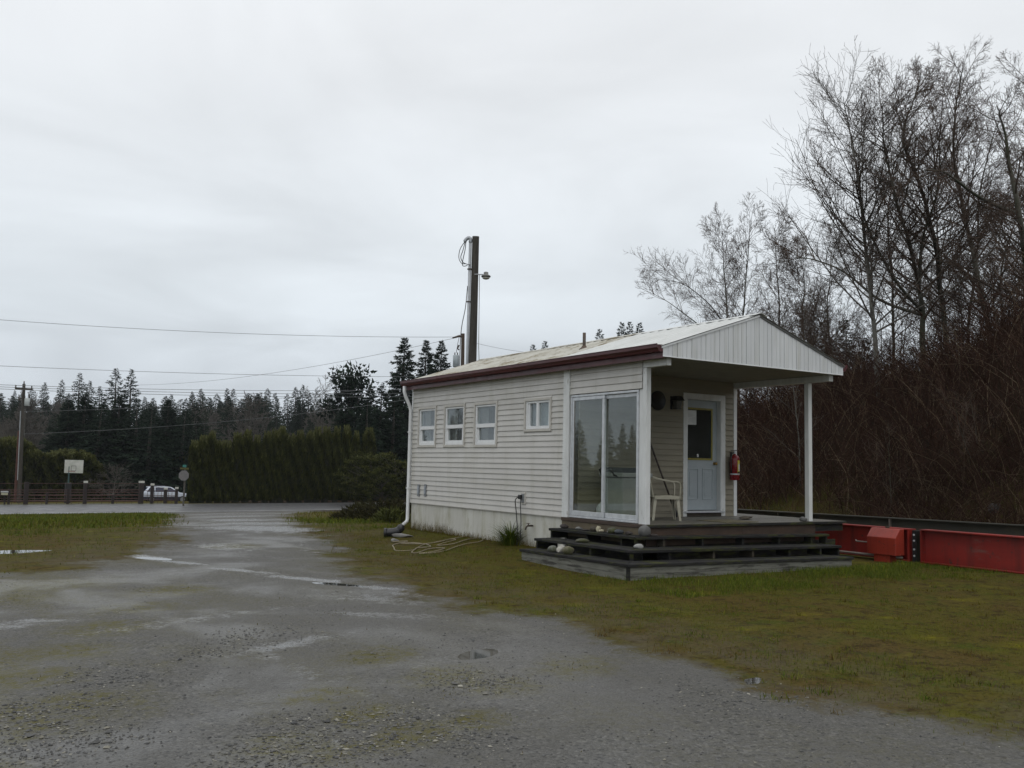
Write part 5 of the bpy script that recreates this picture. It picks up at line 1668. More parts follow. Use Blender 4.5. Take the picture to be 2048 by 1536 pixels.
# house roof peeping over the far hedge
HD = 112.0
hc = P(262, 935, HD)
hz_ = float(gz(hc[0], hc[1]))
hs = thing('bungalow', 'low bungalow with a pinkish shingle roof half hidden behind the far hedge', 'house', (hc[0], hc[1], hz_))
W_, Dp = 85 * HD / FPX, 4.0
rx_ = np.array([_r[0], _r[1], 0]); fy_ = fwv
zr_, ze_ = P(262, 930, HD)[2], P(262, 941, HD)[2]
def hp_(u_, w_, z_):
    q_ = hc + rx_ * u_ + fy_ * w_
    return (q_[0], q_[1], z_)
WALLH = mat('house_wall', (0.42, 0.36, 0.28), (0.36, 0.31, 0.24), rough=0.8, scale=3)
MB().hexa([hp_(-W_ / 2, 0.3, hz_ - 0.5), hp_(W_ / 2, 0.3, hz_ - 0.5), hp_(W_ / 2, Dp * 2 - .3, hz_ - 0.5), hp_(-W_ / 2, Dp * 2 - .3, hz_ - 0.5), hp_(-W_ / 2, 0.3, ze_), hp_(W_ / 2, 0.3, ze_), hp_(W_ / 2, Dp * 2 - .3, ze_), hp_(-W_ / 2, Dp * 2 - .3, ze_)]).build('wall', WALLH, hs)
m_ = MB()
m_.add([hp_(-W_ / 2 - .4, -0.2, ze_), hp_(W_ / 2 + .4, -0.2, ze_), hp_(W_ / 2 + .4, Dp, zr_), hp_(-W_ / 2 - .4, Dp, zr_), hp_(W_ / 2 + .4, Dp * 2 + .2, ze_), hp_(-W_ / 2 - .4, Dp * 2 + .2, ze_)],
       [(0, 1, 2, 3), (3, 2, 4, 5), (0, 5, 4, 1), (0, 3, 5), (1, 4, 2)])
m_.build('roof', mat('pink_shingle', (0.30, 0.17, 0.13), (0.24, 0.15, 0.115), rough=0.85, scale=3), hs)

# ================================================================ vegetation builders
def leaf_cloud(m_, C, N, size, tint, aspect=0.45, jitter=0.5, rg=rng):
    """one triangle or quad per leaf cluster; C centres, N long directions"""
    n = len(C)
    N = N / (np.linalg.norm(N, axis=1)[:, None] + 1e-9)
    q_ = rg.normal(0, 1, (n, 3))
    S = np.cross(N, q_); S /= np.linalg.norm(S, axis=1)[:, None] + 1e-9
    L = size[:, None] if not np.isscalar(size) else size
    a = C - S * L * aspect * 0.5
    b_ = C + S * L * aspect * 0.5
    c = C + N * L
    V = np.stack([a, b_, c], 1).reshape(-1, 3)
    F = np.arange(3 * n).reshape(-1, 3)
    m_.add_np(V, F, np.repeat(tint, 3))


def conifer_mesh(seed, H, spread, m_leaf, m_bark, droop=0.25, layers=26, dens=1.0, bare=0.06, name='conifer'):
    g_ = np.random.default_rng(seed)
    tr_ = MB().tube([(0, 0, -0.4), (0.1 * g_.normal(), 0.1 * g_.normal(), H * 0.5), (0, 0, H * 0.98)], [0.022 * H, 0.014 * H, 0.01], 8)
    cr = MB()
    Cs, Ns, Ss, Ts = [], [], [], []
    nbr = int(layers * 7.5)
    for b_ in range(nbr):
        u_ = ((b_ + g_.uniform(0, 1)) / nbr) ** 1.08
        z_ = H * (bare + (1 - bare) * u_)
        a = b_ * 2.39996 + g_.normal(0, 0.5)
        L = (spread * (1 - u_) ** 0.82 + 0.035 * H * (1 - u_) ** 0.5 * (u_ < 0.97) + 0.06) * g_.uniform(0.55, 1.12)
        k_ = max(7, int(dens * (8 + 38 * L / (spread + 0.1))))
        s_ = g_.uniform(0.05, 1, k_) ** 0.75
        dr_ = droop * g_.uniform(0.5, 1.5) - 0.55 * max(0.0, u_ - 0.72)
        d = np.stack([math.cos(a) * np.ones(k_), math.sin(a) * np.ones(k_), -dr_ * s_ + 0.15 * (s_ > 0.75)], 1)
        p_ = np.stack([np.cos(a) * L * s_, np.sin(a) * L * s_, z_ - dr_ * L * s_ ** 1.3 + 0.10 * L * (s_ > 0.85)], 1)
        side = np.array([-math.sin(a), math.cos(a), 0])
        wv_ = ((0.30 * L * (1.1 - s_)) + 0.008 * H)[:, None] * g_.normal(0, 0.6, (k_, 1))
        p_ = p_ + side * wv_ + g_.normal(0, 0.010 * H * (1.1 - u_), (k_, 3)) * np.array([1, 1, 0.9])
        Cs.append(p_); Ns.append(d + g_.normal(0, 0.5, (k_, 3)) + side * np.sign(wv_) * 0.6 + np.array([0, 0, 0.5 * (u_ > 0.9)]))
        Ss.append(g_.uniform(0.5, 1.25, k_) * 0.040 * H * (0.35 + 0.75 * (1 - u_)))
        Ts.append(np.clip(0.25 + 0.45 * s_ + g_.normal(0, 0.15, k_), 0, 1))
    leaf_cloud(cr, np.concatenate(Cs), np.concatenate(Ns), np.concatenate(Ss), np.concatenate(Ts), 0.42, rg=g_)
    return tr_.mesh('trunk', m_bark, True), cr.mesh('crown', m_leaf)


def plant(name, meshes, loc, s, rz, label, cat, group, tilt=0.0):
    o = bpy.data.objects.new(name, None)
    COL.objects.link(o)
    o.location = loc
    o.rotation_euler = (tilt, 0, rz)
    o.scale = s if not np.isscalar(s) else (s, s, s)
    tag(o, label, cat, group)
    for nm, me in meshes:
        c = bpy.data.objects.new(nm, me)
        COL.objects.link(c)
        c.parent = o
    return o


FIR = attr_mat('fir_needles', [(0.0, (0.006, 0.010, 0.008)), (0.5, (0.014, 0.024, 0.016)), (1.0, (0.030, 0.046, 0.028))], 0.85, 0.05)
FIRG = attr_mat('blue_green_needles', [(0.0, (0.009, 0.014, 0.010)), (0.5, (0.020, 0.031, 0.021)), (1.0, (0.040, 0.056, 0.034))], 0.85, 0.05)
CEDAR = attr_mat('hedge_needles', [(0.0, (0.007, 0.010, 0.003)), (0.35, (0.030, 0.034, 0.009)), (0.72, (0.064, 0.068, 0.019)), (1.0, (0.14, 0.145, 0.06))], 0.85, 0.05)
BARK = mat('conifer_bark', (0.035, 0.028, 0.022), (0.024, 0.02, 0.016), rough=0.9, scale=5)
GREYTW = attr_mat('grey_twigs', [(0.0, (0.05, 0.046, 0.04)), (1.0, (0.10, 0.09, 0.078))], 0.85, 0.2)

CON = []
for sd0, H_, sp_, dr, mm in ((1, 14, 3.2, 0.30, FIR), (2, 14, 2.6, 0.22, FIR), (3, 14, 3.6, 0.38, FIR), (4, 14, 2.9, 0.25, FIRG), (5, 14, 2.2, 0.15, FIR), (6, 14, 3.8, 0.3, FIRG)):
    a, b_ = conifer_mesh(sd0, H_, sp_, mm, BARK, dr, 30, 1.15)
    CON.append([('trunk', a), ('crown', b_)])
# dense young spruces whose tops show over the roof end
a, b_ = conifer_mesh(11, 14, 3.0, FIR, BARK, 0.2, 34, 2.4, 0.02)
CON.append([('trunk', a), ('crown', b_)])


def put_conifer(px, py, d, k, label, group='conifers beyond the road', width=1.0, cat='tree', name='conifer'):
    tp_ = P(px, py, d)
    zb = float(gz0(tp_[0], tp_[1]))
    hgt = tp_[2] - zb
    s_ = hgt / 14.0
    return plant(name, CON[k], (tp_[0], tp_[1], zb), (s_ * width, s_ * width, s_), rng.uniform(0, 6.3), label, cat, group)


NAMED = [(160, 746, 108, 0, 'pointed dark conifer left of the twin-topped pair above the hoop', 1.0), (233, 737, 104, 2, 'left of the twin tall conifers above the bungalow roof', 1.1), (263, 738, 104, 0, 'right of the twin tall conifers above the bungalow roof', 0.95),
         (810, 676, 92, 6, 'tallest dense spruce behind the far corner of the house roof', 1.15), (853, 681, 96, 6, 'middle of the three spruces left of the brown pole', 0.95), (883, 682, 97, 6, 'right-hand spruce of the three beside the brown pole', 0.95),
         (1200, 659, 110, 4, 'lone spruce tip peeping over the roof by the vent pipe', 0.9), (1243, 645, 108, 1, 'left of three spruce tips over the white roof', 0.8), (1260, 644, 110, 4, 'middle of three spruce tips over the white roof', 0.8), (1279, 646, 108, 1, 'right of three spruce tips over the white roof', 0.8),
         (1066, 690, 190, 4, 'left of two small misty spruce tips above the old roof', 0.9), (1090, 683, 190, 4, 'right of two small misty spruce tips above the old roof', 0.9), (1692, 640, 52, 2, 'dark evergreen behind the right end of the porch gable', 1.0),
         (765, 765, 90, 2, 'short dark fir between the cedar and the tallest spruce', 1.0), (742, 772, 94, 6, 'narrow dark fir just right of the rounded cedar', 1.0)]
for px, py, d_, k_, lab, wd_ in NAMED:
    put_conifer(px, py, d_, k_, lab, width=wd_)
# skyline firs that can be picked out one by one, then the mass behind and below
SKY_ = [(64, 774, 200), (90, 762, 190), (124, 756, 180), (30, 778, 215), (180, 758, 130), (200, 770, 140), (290, 785, 125), (312, 800, 130), (340, 790, 150), (385, 775, 190), (402, 769, 190), (372, 788, 170), (425, 800, 160), (440, 790, 220), (455, 768, 190), (467, 769, 185), (494, 779, 190), (512, 795, 150), (535, 768, 190), (555, 790, 160),
        (575, 778, 170), (592, 766, 175), (606, 760, 178), (625, 800, 150), (680, 790, 130), (640, 810, 140), (410, 810, 120), (230, 800, 115), (130, 800, 118), (330, 830, 108), (270, 812, 106), (190, 806, 112), (360, 822, 112), (300, 826, 104), (150, 818, 120), (245, 818, 100), (210, 795, 108), (340, 806, 112), (395, 838, 106)]
for i, (px, py, d_) in enumerate(SKY_):
    py += 9 if px > 285 else 3
    put_conifer(px, py, d_, int(rng.integers(0, 6)), 'dark fir standing in the tree line beyond the road', 'firs of the far tree line', width=rng.uniform(0.75, 1.05))
for i in range(112):
    d_ = rng.uniform(112, 260)
    px = rng.uniform(-40, 840)
    top_ = 1e9
    py = rng.uniform(812, 868) - (d_ - 112) * 0.06
    put_conifer(px, py, d_, int(rng.integers(0, 6)), 'dark fir standing in the tree line beyond the road', 'firs of the far tree line', width=rng.uniform(1.2, 1.9))
for i in range(56):
    px = rng.choice([rng.uniform(290, 700), rng.uniform(-20, 140), rng.uniform(290, 700)])
    put_conifer(px, rng.uniform(786, 806), rng.uniform(150, 215), int(rng.integers(0, 6)), 'dark fir standing in the tree line beyond the road', 'firs of the far tree line', width=rng.uniform(1.0, 1.6))
for px, py, d_, wd_ in ((138, 800, 96, 1.5), (172, 788, 98, 1.6), (205, 806, 95, 1.6), (240, 792, 97, 1.5), (275, 800, 96, 1.7), (305, 812, 94, 1.5), (338, 800, 98, 1.6), (372, 818, 96, 1.5), (392, 806, 99, 1.3), (690, 806, 86, 1.4), (735, 800, 84, 1.3), (790, 790, 88, 1.4)):
    put_conifer(px, py, d_, (0, 2, 6)[int(rng.integers(0, 3))], 'dark dense fir in the near clump behind the hoop and hedge', 'dark firs of the near clump', wd_)
# the tree line goes on to the left of the frame (seen in the glass of the porch)
for i in range(72):
    az = rng.uniform(R(-72), R(3)); d_ = rng.uniform(150, 220)
    x_, y_ = CAM_POS[0] + d_ * math.sin(az), CAM_POS[1] + d_ * math.cos(az)
    zb = float(gz0(x_, y_))
    plant('conifer', CON[int(rng.integers(0, 6))], (x_, y_, zb), rng.uniform(0.75, 1.2), rng.uniform(0, 6.3), 'dark fir standing in the tree line beyond the road', 'tree', 'firs of the far tree line')
# rounded cedar with gaps (broad crown)
def broad_mesh(seed, H, W_, n, m_leaf, m_bark, lobes=26):
    g_ = np.random.default_rng(seed)
    tr_ = MB().tube([(0, 0, -0.3), (0.1, 0, H * 0.4), (0, 0.1, H * 0.85)], [0.03 * H, 0.02 * H, 0.02], 8)
    cr = MB()
    lc = []
    for i in range(lobes):
        z_ = H * g_.uniform(0.18, 0.97)
        u_ = z_ / H
        rr = W_ * math.sqrt(max(0.02, 1 - ((u_ - 0.45) / 0.58) ** 2)) * g_.uniform(0.3, 0.95)
        a = g_.uniform(0, 6.3)
        lc.append((rr * math.cos(a), rr * math.sin(a), z_, H * g_.uniform(0.06, 0.12)))
        tr_.tube([(0, 0, z_ * 0.7), (rr * math.cos(a) * .9, rr * math.sin(a) * .9, z_)], [0.008 * H, 0.003 * H], 5)
    lc = np.array(lc)
    k_ = g_.integers(0, lobes, n)
    d = g_.normal(0, 1, (n, 3)); d /= np.linalg.norm(d, axis=1)[:, None]
    C = lc[k_, :3] + d * (lc[k_, 3] * g_.uniform(0.3, 1.1, n))[:, None] * np.array([1.2, 1.2, 0.8])
    leaf_cloud(cr, C, d + g_.normal(0, 0.5, (n, 3)), g_.uniform(0.5, 1.3, n) * 0.035 * H, np.clip(0.35 + 0.3 * d[:, 2] + g_.normal(0, 0.15, n), 0, 1), 0.6, rg=g_)
    return [('trunk', tr_.mesh('trunk', m_bark, True)), ('crown', cr.mesh('crown', m_leaf))]


BROAD = broad_mesh(3, 10, 2.6, 5200, FIR, BARK, 30)
tp_ = P(703, 738, 88); zb = float(gz0(tp_[0], tp_[1]))
plant('cedar_tree', BROAD, (tp_[0], tp_[1], zb), ((tp_[2] - zb) / 10 * 0.85, (tp_[2] - zb) / 10 * 0.85, (tp_[2] - zb) / 10), 1.0, 'rounded dark cedar left of the spruces against the sky', 'tree', 'conifers beyond the road')


# ---- bare trees
def bare_tree(seed, trunk, r0, n1, l1, ang1, levels=3, n2=8, n3=5, up=0.16, start=0.25, extra=(), twig=1.0):
    """trunk: polyline in world coordinates; returns (trunk MB, crown MB)"""
    g_ = np.random.default_rng(seed)
    tm, cm = MB(), MB()
    trunk = smooth_pts(trunk, 7)
    trunk[1:] += np.cumsum(g_.normal(0, 0.012, (len(trunk) - 1, 3)), axis=0) * np.array([1, 1, 0.2])
    n = len(trunk)
    tm.tube(trunk, r0 * (1 - np.linspace(0, 1, n) ** 0.9 * 0.93), 9)
    buckets = {}

    def branch(p, d, L, r, lev, nseg):
        pts = [p]
        q_ = d / np.linalg.norm(d)
        for i in range(nseg):
            q_ = q_ + g_.normal(0, (0.085, 0.13, 0.20)[min(lev, 3) - 1], 3) + np.array([0, 0, up * (0.5 if lev == 1 else 0.35) / nseg * 2])
            q_ /= np.linalg.norm(q_)
            pts.append(pts[-1] + q_ * L / nseg)
        pts = np.array(pts)
        buckets.setdefault((nseg, 5 if lev == 1 else 3), []).append((pts, r, lev))
        if lev >= levels:
            return
        nn = n2 if lev == 1 else n3
        nn = max(2, int(nn * g_.uniform(0.7, 1.3)))
        for c in range(nn):
            s_ = 0.18 + 0.80 * (c + g_.uniform(0, 1)) / nn
            i = min(int(s_ * nseg), nseg - 1)
            p_ = pts[i] + (pts[i + 1] - pts[i]) * (s_ * nseg - i)
            ax = pts[i + 1] - pts[i]; ax /= np.linalg.norm(ax)
            rv = g_.normal(0, 1, 3); rv -= ax * (rv @ ax); rv /= np.linalg.norm(rv)
            a = R(g_.uniform(28, 55))
            dd = ax * math.cos(a) + rv * math.sin(a)
            branch(p_, dd, L * g_.uniform(0.28, 0.5) * (1.15 - 0.5 * s_), max(r * 0.5 * (1 - 0.5 * s_), 0.0035), lev + 1, 4 if lev == 1 else 3)

    seglen = np.linalg.norm(np.diff(trunk, axis=0), axis=1)
    cum = np.concatenate([[0], np.cumsum(seglen)]); Ltot = cum[-1]
    for b_ in range(n1):
        s_ = start + (0.985 - start) * (b_ + g_.uniform(0, 1)) / n1
        x_ = s_ * Ltot
        i = min(np.searchsorted(cum, x_) - 1, n - 2)
        p_ = trunk[i] + (trunk[i + 1] - trunk[i]) * (x_ - cum[i]) / seglen[i]
        ax = trunk[i + 1] - trunk[i]; ax /= np.linalg.norm(ax)
        az = g_.uniform(0, 6.3)
        rv = np.array([math.cos(az), math.sin(az), 0]); rv -= ax * (rv @ ax); rv /= np.linalg.norm(rv)
        a = R(ang1 + g_.normal(0, 10)) * (1.15 - 0.5 * s_)
        L = l1 * (1.15 - 0.75 * (s_ - start) / (1 - start)) * g_.uniform(0.6, 1.15)
        branch(p_, ax * math.cos(a) + rv * math.sin(a), L, r0 * 0.36 * (1.05 - 0.8 * s_), 1, 6)
    for pl_ in extra:      # large limbs read off the photograph
        q_ = smooth_pts(pl_, 6)
        tm.tube(q_, np.linspace(r0 * 0.48, r0 * 0.10, len(q_)), 7)
        for c in range(9):
            i = int(g_.integers(len(q_) // 4, len(q_) - 1))
            ax = q_[i] - q_[i - 1]; ax /= np.linalg.norm(ax)
            rv = g_.normal(0, 1, 3); rv -= ax * (rv @ ax); rv /= np.linalg.norm(rv)
            branch(q_[i], ax * 0.7 + rv * 0.6 + np.array([0, 0, 0.3]), l1 * g_.uniform(0.4, 0.8), r0 * 0.16, 1, 5)
    for (ns, k_), items in buckets.items():
        Pn = np.stack([it[0] for it in items])           # m, ns+1, 3
        r_ = np.array([it[1] for it in items])
        m_n = len(items)
        tan = np.gradient(Pn, axis=1); tan /= np.linalg.norm(tan, axis=2, keepdims=True) + 1e-12
        ref = np.where(np.abs(tan[:, :1, 2:3]) < 0.9, np.array([0, 0, 1.0]), np.array([1.0, 0, 0]))
        A = np.cross(tan, np.broadcast_to(ref, tan.shape)); A /= np.linalg.norm(A, axis=2, keepdims=True) + 1e-12
        B = np.cross(tan, A)
        rad = r_[:, None] * (1 - 0.75 * np.linspace(0, 1, ns + 1)[None, :])
        rad = np.maximum(rad, 0.0042 * twig)
        w = 2 * math.pi * np.arange(k_) / k_
        V = Pn[:, :, None, :] + rad[:, :, None, None] * (np.cos(w)[None, None, :, None] * A[:, :, None, :] + np.sin(w)[None, None, :, None] * B[:, :, None, :])
        base_ = (np.arange(m_n) * (ns + 1) * k_)[:, None, None]
        i = np.arange(ns)[None, :, None] * k_
        j = np.arange(k_)[None, None, :]
        j2 = (j + 1) % k_
        Fq = np.stack([base_ + i + j, base_ + i + j2, base_ + i + k_ + j2, base_ + i + k_ + j], -1).reshape(-1, 4)
        tint = np.repeat(np.clip(np.array([0.25 + 0.2 * it[2] for it in items]) + g_.normal(0, 0.12, m_n), 0, 1), (ns + 1) * k_)
        cm.add_np(V.reshape(-1, 3), Fq, tint)
    return tm, cm


ALD = attr_mat('alder_twigs', [(0.0, (0.085, 0.075, 0.060)), (0.5, (0.080, 0.062, 0.049)), (1.0, (0.092, 0.063, 0.050))], 0.9, 0.05)
PALE = attr_mat('cottonwood_twigs', [(0.0, (0.11, 0.10, 0.088)), (0.6, (0.085, 0.075, 0.063)), (1.0, (0.065, 0.052, 0.044))], 0.8, 0.15)
ALDB = mat('alder_bark', (0.085, 0.078, 0.062), (0.048, 0.047, 0.032), rough=0.9, scale=3, stretch=(1, 1, 0.5), c3=(0.028, 0.040, 0.014), scale3=1.2, lo3=0.50, hi3=0.65, obj=False)
PALEB = mat('cottonwood_bark', (0.15, 0.145, 0.125), (0.085, 0.082, 0.07), rough=0.85, scale=4, stretch=(1, 1, 0.6), c3=(0.05, 0.048, 0.04), scale3=3, lo3=0.56, hi3=0.62, obj=False)


def photo_tree(name, label, pxs, d, r0, n1, l1, ang, bark, twigs, seed, extra=(), group='bare trees on the bank', ddepth=0.6, **kw):
    g_ = np.random.default_rng(seed + 500)
    pts = []
    r0 = r0 * 0.60
    if group == 'bare trees on the bank':
        pxs = [(a, b_ + 48 * max(0.0, (560 - b_) / 460.0)) for a, b_ in pxs]
    if kw.get('n3', 5) >= 6:
        n1 = int(n1 * 1.5); kw['n2'] = 13; kw['n3'] = 8
    off = 0.0
    for i, (a, b_) in enumerate(pxs):
        pts.append(P(a, b_, d + off))
        off += g_.normal(0, ddepth)
    p0 = pts[0]
    zb = float(gz0(p0[0], p0[1]))
    if p0[2] > zb - 0.2:
        pts.insert(0, np.array([p0[0], p0[1], zb - 0.2]))
    ex_ = [[P(a, b_, d + 0.8 * k_ * (1 if i_ % 2 else -1)) for k_, (a, b_) in enumerate(e_)] for i_, e_ in enumerate(extra)]
    tm, cm = bare_tree(seed, pts, r0, n1, l1, ang, extra=ex_, **kw)
    o = thing(name, label, 'tree', (pts[0][0], pts[0][1], zb), group)
    tm.build('trunk', bark, o, smooth=True)
    cm.build('crown', twigs, o)
    return o


photo_tree('bare_tree', 'pale barked slender cottonwood, tallest tree at the left of the bank', [(1757, 765), (1746, 640), (1731, 500), (1716, 340), (1702, 230), (1690, 150)], 29, 0.17, 46, 4.4, 46, PALEB, PALE, 21, levels=3, n2=13, n3=4, up=0.55, start=0.22, twig=0.9)
photo_tree('bare_tree', 'ivy footed alder forking low with long limbs reaching left', [(1848, 700), (1842, 610), (1822, 500), (1790, 380), (1770, 270), (1762, 165)], 30.5, 0.20, 30, 3.4, 50, ALDB, ALD, 22, n2=11, n3=7,
           extra=([(1842, 620), (1790, 560), (1742, 470), (1718, 400), (1705, 330)], [(1844, 630), (1760, 600), (1690, 545), (1630, 520), (1590, 515)], [(1838, 580), (1845, 480), (1870, 400), (1880, 330)]))
photo_tree('bare_tree', 'mossy curved trunk alder just right of the ivy footed one', [(1896, 700), (1884, 580), (1866, 450), (1832, 330), (1802, 240), (1824, 160), (1838, 98)], 31.5, 0.19, 34, 3.0, 48, ALDB, ALD, 23, n2=11, n3=7)
photo_tree('bare_tree', 'dense topped alder second from the right frame edge', [(1978, 680), (1948, 540), (1922, 400), (1902, 280), (1906, 160), (1916, 88)], 32.5, 0.21, 36, 3.2, 48, ALDB, ALD, 24, n2=11, n3=7)
photo_tree('bare_tree', 'thick dark snag with a broken top near the right frame edge', [(2064, 620), (2040, 430), (2022, 300), (2010, 220), (2000, 168)], 29, 0.24, 18, 3.2, 62, ALDB, ALD, 25, n2=10, n3=7, extra=([(2040, 430), (1960, 395), (1890, 345), (1850, 340)],))
photo_tree('bare_tree', 'leafless alder cut by the right frame edge', [(2085, 640), (2092, 450), (2075, 280), (2055, 150), (2046, 95)], 34, 0.2, 34, 3.0, 50, ALDB, ALD, 26, n2=10, n3=7)
photo_tree('bare_tree', 'thin leaning alder between the pale cottonwood and the curved trunk', [(1790, 690), (1786, 560), (1776, 430), (1790, 320), (1812, 230)], 35, 0.12, 28, 2.6, 50, ALDB, ALD, 27, n2=10, n3=7)
photo_tree('bare_tree', 'slim alder behind the dense topped one', [(1935, 680), (1955, 520), (1962, 380), (1985, 260), (2010, 190)], 37, 0.13, 28, 2.8, 50, ALDB, ALD, 28, n2=10, n3=6)
photo_tree('bare_tree', 'two trunked bare tree over the porch ridge, left trunk', [(1456, 720), (1454, 600), (1450, 520), (1447, 448)], 40, 0.11, 26, 2.7, 48, ALDB, ALD, 29, n2=10, n3=6, group='bare trees behind the porch roof', start=0.3, extra=([(1455, 660), (1420, 610), (1370, 570), (1330, 560)], [(1450, 690), (1385, 640), (1330, 600), (1284, 578)]))
photo_tree('bare_tree', 'two trunked bare tree over the porch ridge, right taller trunk', [(1478, 720), (1488, 610), (1494, 520), (1504, 420)], 41, 0.12, 24, 2.4, 46, ALDB, ALD, 30, n2=10, n3=6, group='bare trees behind the porch roof', start=0.3)
photo_tree('bare_tree', 'bare tree just right of the gable peak', [(1560, 730), (1562, 620), (1556, 540), (1552, 455)], 39, 0.11, 26, 2.4, 50, ALDB, ALD, 31, n2=10, n3=6, group='bare trees behind the porch roof', start=0.3)
photo_tree('bare_tree', 'low spreading bare tree above the right gable slope', [(1612, 740), (1602, 640), (1608, 560), (1592, 490)], 37, 0.11, 26, 2.5, 55, ALDB, ALD, 32, n2=10, n3=6, group='bare trees behind the porch roof', start=0.3)
photo_tree('bare_tree', 'thin bare tree between the gable and the pale cottonwood', [(1668, 760), (1650, 650), (1655, 570), (1672, 470)], 36, 0.10, 26, 2.5, 55, ALDB, ALD, 33, n2=10, n3=6, group='bare trees behind the porch roof', start=0.3)
photo_tree('bare_tree', 'leafless tree rising between the snag and the right frame edge', [(2010, 690), (2000, 560), (2030, 420), (2040, 330)], 35, 0.13, 28, 2.8, 52, ALDB, ALD, 34, n2=10, n3=6)
# slim understorey trees that close the gaps between the trunks
SLIM = []
for sd0 in range(3):
    g_ = np.random.default_rng(300 + sd0)
    tm, cm = bare_tree(310 + sd0, [np.array([0, 0, -0.3]), np.array([g_.normal(0, .2), g_.normal(0, .2), 3.0]), np.array([g_.normal(0, .5), g_.normal(0, .5), 7.0])], 0.055, 34, 2.0, 48, n2=9, n3=6, start=0.08)
    SLIM.append([('trunk', tm.mesh('trunk', ALDB, True)), ('crown', cm.mesh('crown', ALD))])
for i in range(44):
    px = rng.uniform(1500, 2080); d_ = rng.uniform(31, 46)
    tp_ = P(px, np.interp(px, [1500, 1700, 1850, 2080], [620, 560, 500, 430]) + rng.uniform(-40, 90), d_)
    zb = float(gz0(tp_[0], tp_[1]))
    s_ = (tp_[2] - zb) / 7.6
    if s_ > 0.2:
        plant('bare_tree', SLIM[i % 3], (tp_[0], tp_[1], zb), s_, rng.uniform(0, 6.3), 'slim leafless understorey tree among the trunks on the bank', 'tree', 'understorey trees on the bank')
for px, py, d_, lab in ((1655, 668, 62, 'dark evergreen low behind the gable slope, left of the taller one'), (1730, 676, 58, 'dark evergreen behind the pale cottonwood trunk')):
    put_conifer(px, py, d_, 2, lab, 'evergreens behind the bank', 1.2)
# saplings in front of the thicket
photo_tree('bare_sapling', 'pale forked sapling seen between the two porch posts', [(1606, 1000), (1598, 900), (1590, 820), (1583, 740)], 27, 0.055, 9, 1.2, 40, PALEB, PALE, 35, levels=2, n2=5, group='saplings in the brambles', ddepth=0.1)
photo_tree('bare_sapling', 'dark sapling before the bank near the right frame edge', [(1958, 1040), (1955, 960), (1958, 890), (1950, 800)], 23, 0.05, 14, 1.3, 52, ALDB, ALD, 36, levels=3, n2=5, n3=3, group='saplings in the brambles', ddepth=0.1, extra=([(1956, 945), (1935, 900), (1918, 850), (1910, 800)],))
photo_tree('bare_sapling', 'thin dark sapling above the red junction box', [(1777, 1030), (1776, 970), (1770, 900), (1775, 850)], 24, 0.04, 12, 1.0, 52, ALDB, ALD, 37, levels=3, n2=4, n3=3, group='saplings in the brambles', ddepth=0.1)

# distant bare crowns in the tree line
for i, (px, py, d_, lab, grp) in enumerate(((650, 767, 170, 'small round leafless crown on the skyline left of the cedar', 'leafless trees in the far tree line'), (628, 790, 160, 'low leafless tree just left of the round skyline crown', 'leafless trees in the far tree line'))):
    photo_tree('bare_tree', lab, [(px - 1, 860), (px, 820), (px, py + 12), (px, py)], d_, 0.22, 26, 5.0, 45, PALEB, GREYTW, 60 + i, levels=3, n2=7, n3=4, group=grp, twig=5.0, start=0.3)
tm, cm = bare_tree(71, [np.array([0, 0, -0.3]), np.array([0.1, 0, 4]), np.array([0, 0.2, 9.0])], 0.2, 34, 4.0, 48, levels=3, n2=9, n3=5, twig=6.0)
GT = [('trunk', tm.mesh('trunk', PALEB, True)), ('crown', cm.mesh('crown', GREYTW))]
for i in range(34):
    d_ = rng.uniform(118, 230); px = rng.choice([rng.uniform(-30, 130), rng.uniform(400, 700), rng.uniform(-30, 700)])
    q_ = P(px, 880, d_); zb = float(gz0(q_[0], q_[1]))
    plant('bare_tree', GT, (q_[0], q_[1], zb), rng.uniform(0.8, 1.35), rng.uniform(0, 6.3), 'grey leafless tree among the firs of the far tree line', 'tree', 'leafless trees in the far tree line')
# spreading bare fruit tree behind the fence and willow wisps
photo_tree('fruit_tree', 'low sprawling bare fruit tree behind the fence', [(225, 1000), (226, 985), (230, 965), (234, 945)], 78, 0.10, 30, 2.6, 70, PALEB, GREYTW, 81, levels=3, n2=7, n3=4, up=0.12, start=0.15, twig=2.2, group=None)
photo_tree('bare_shrub', 'wispy brown upright shrub above the far hedge', [(190, 935), (190, 915), (192, 890), (190, 882)], 100, 0.08, 30, 2.4, 30, ALDB, GREYTW, 82, levels=3, n2=6, n3=3, up=0.5, start=0.05, twig=3, group=None)

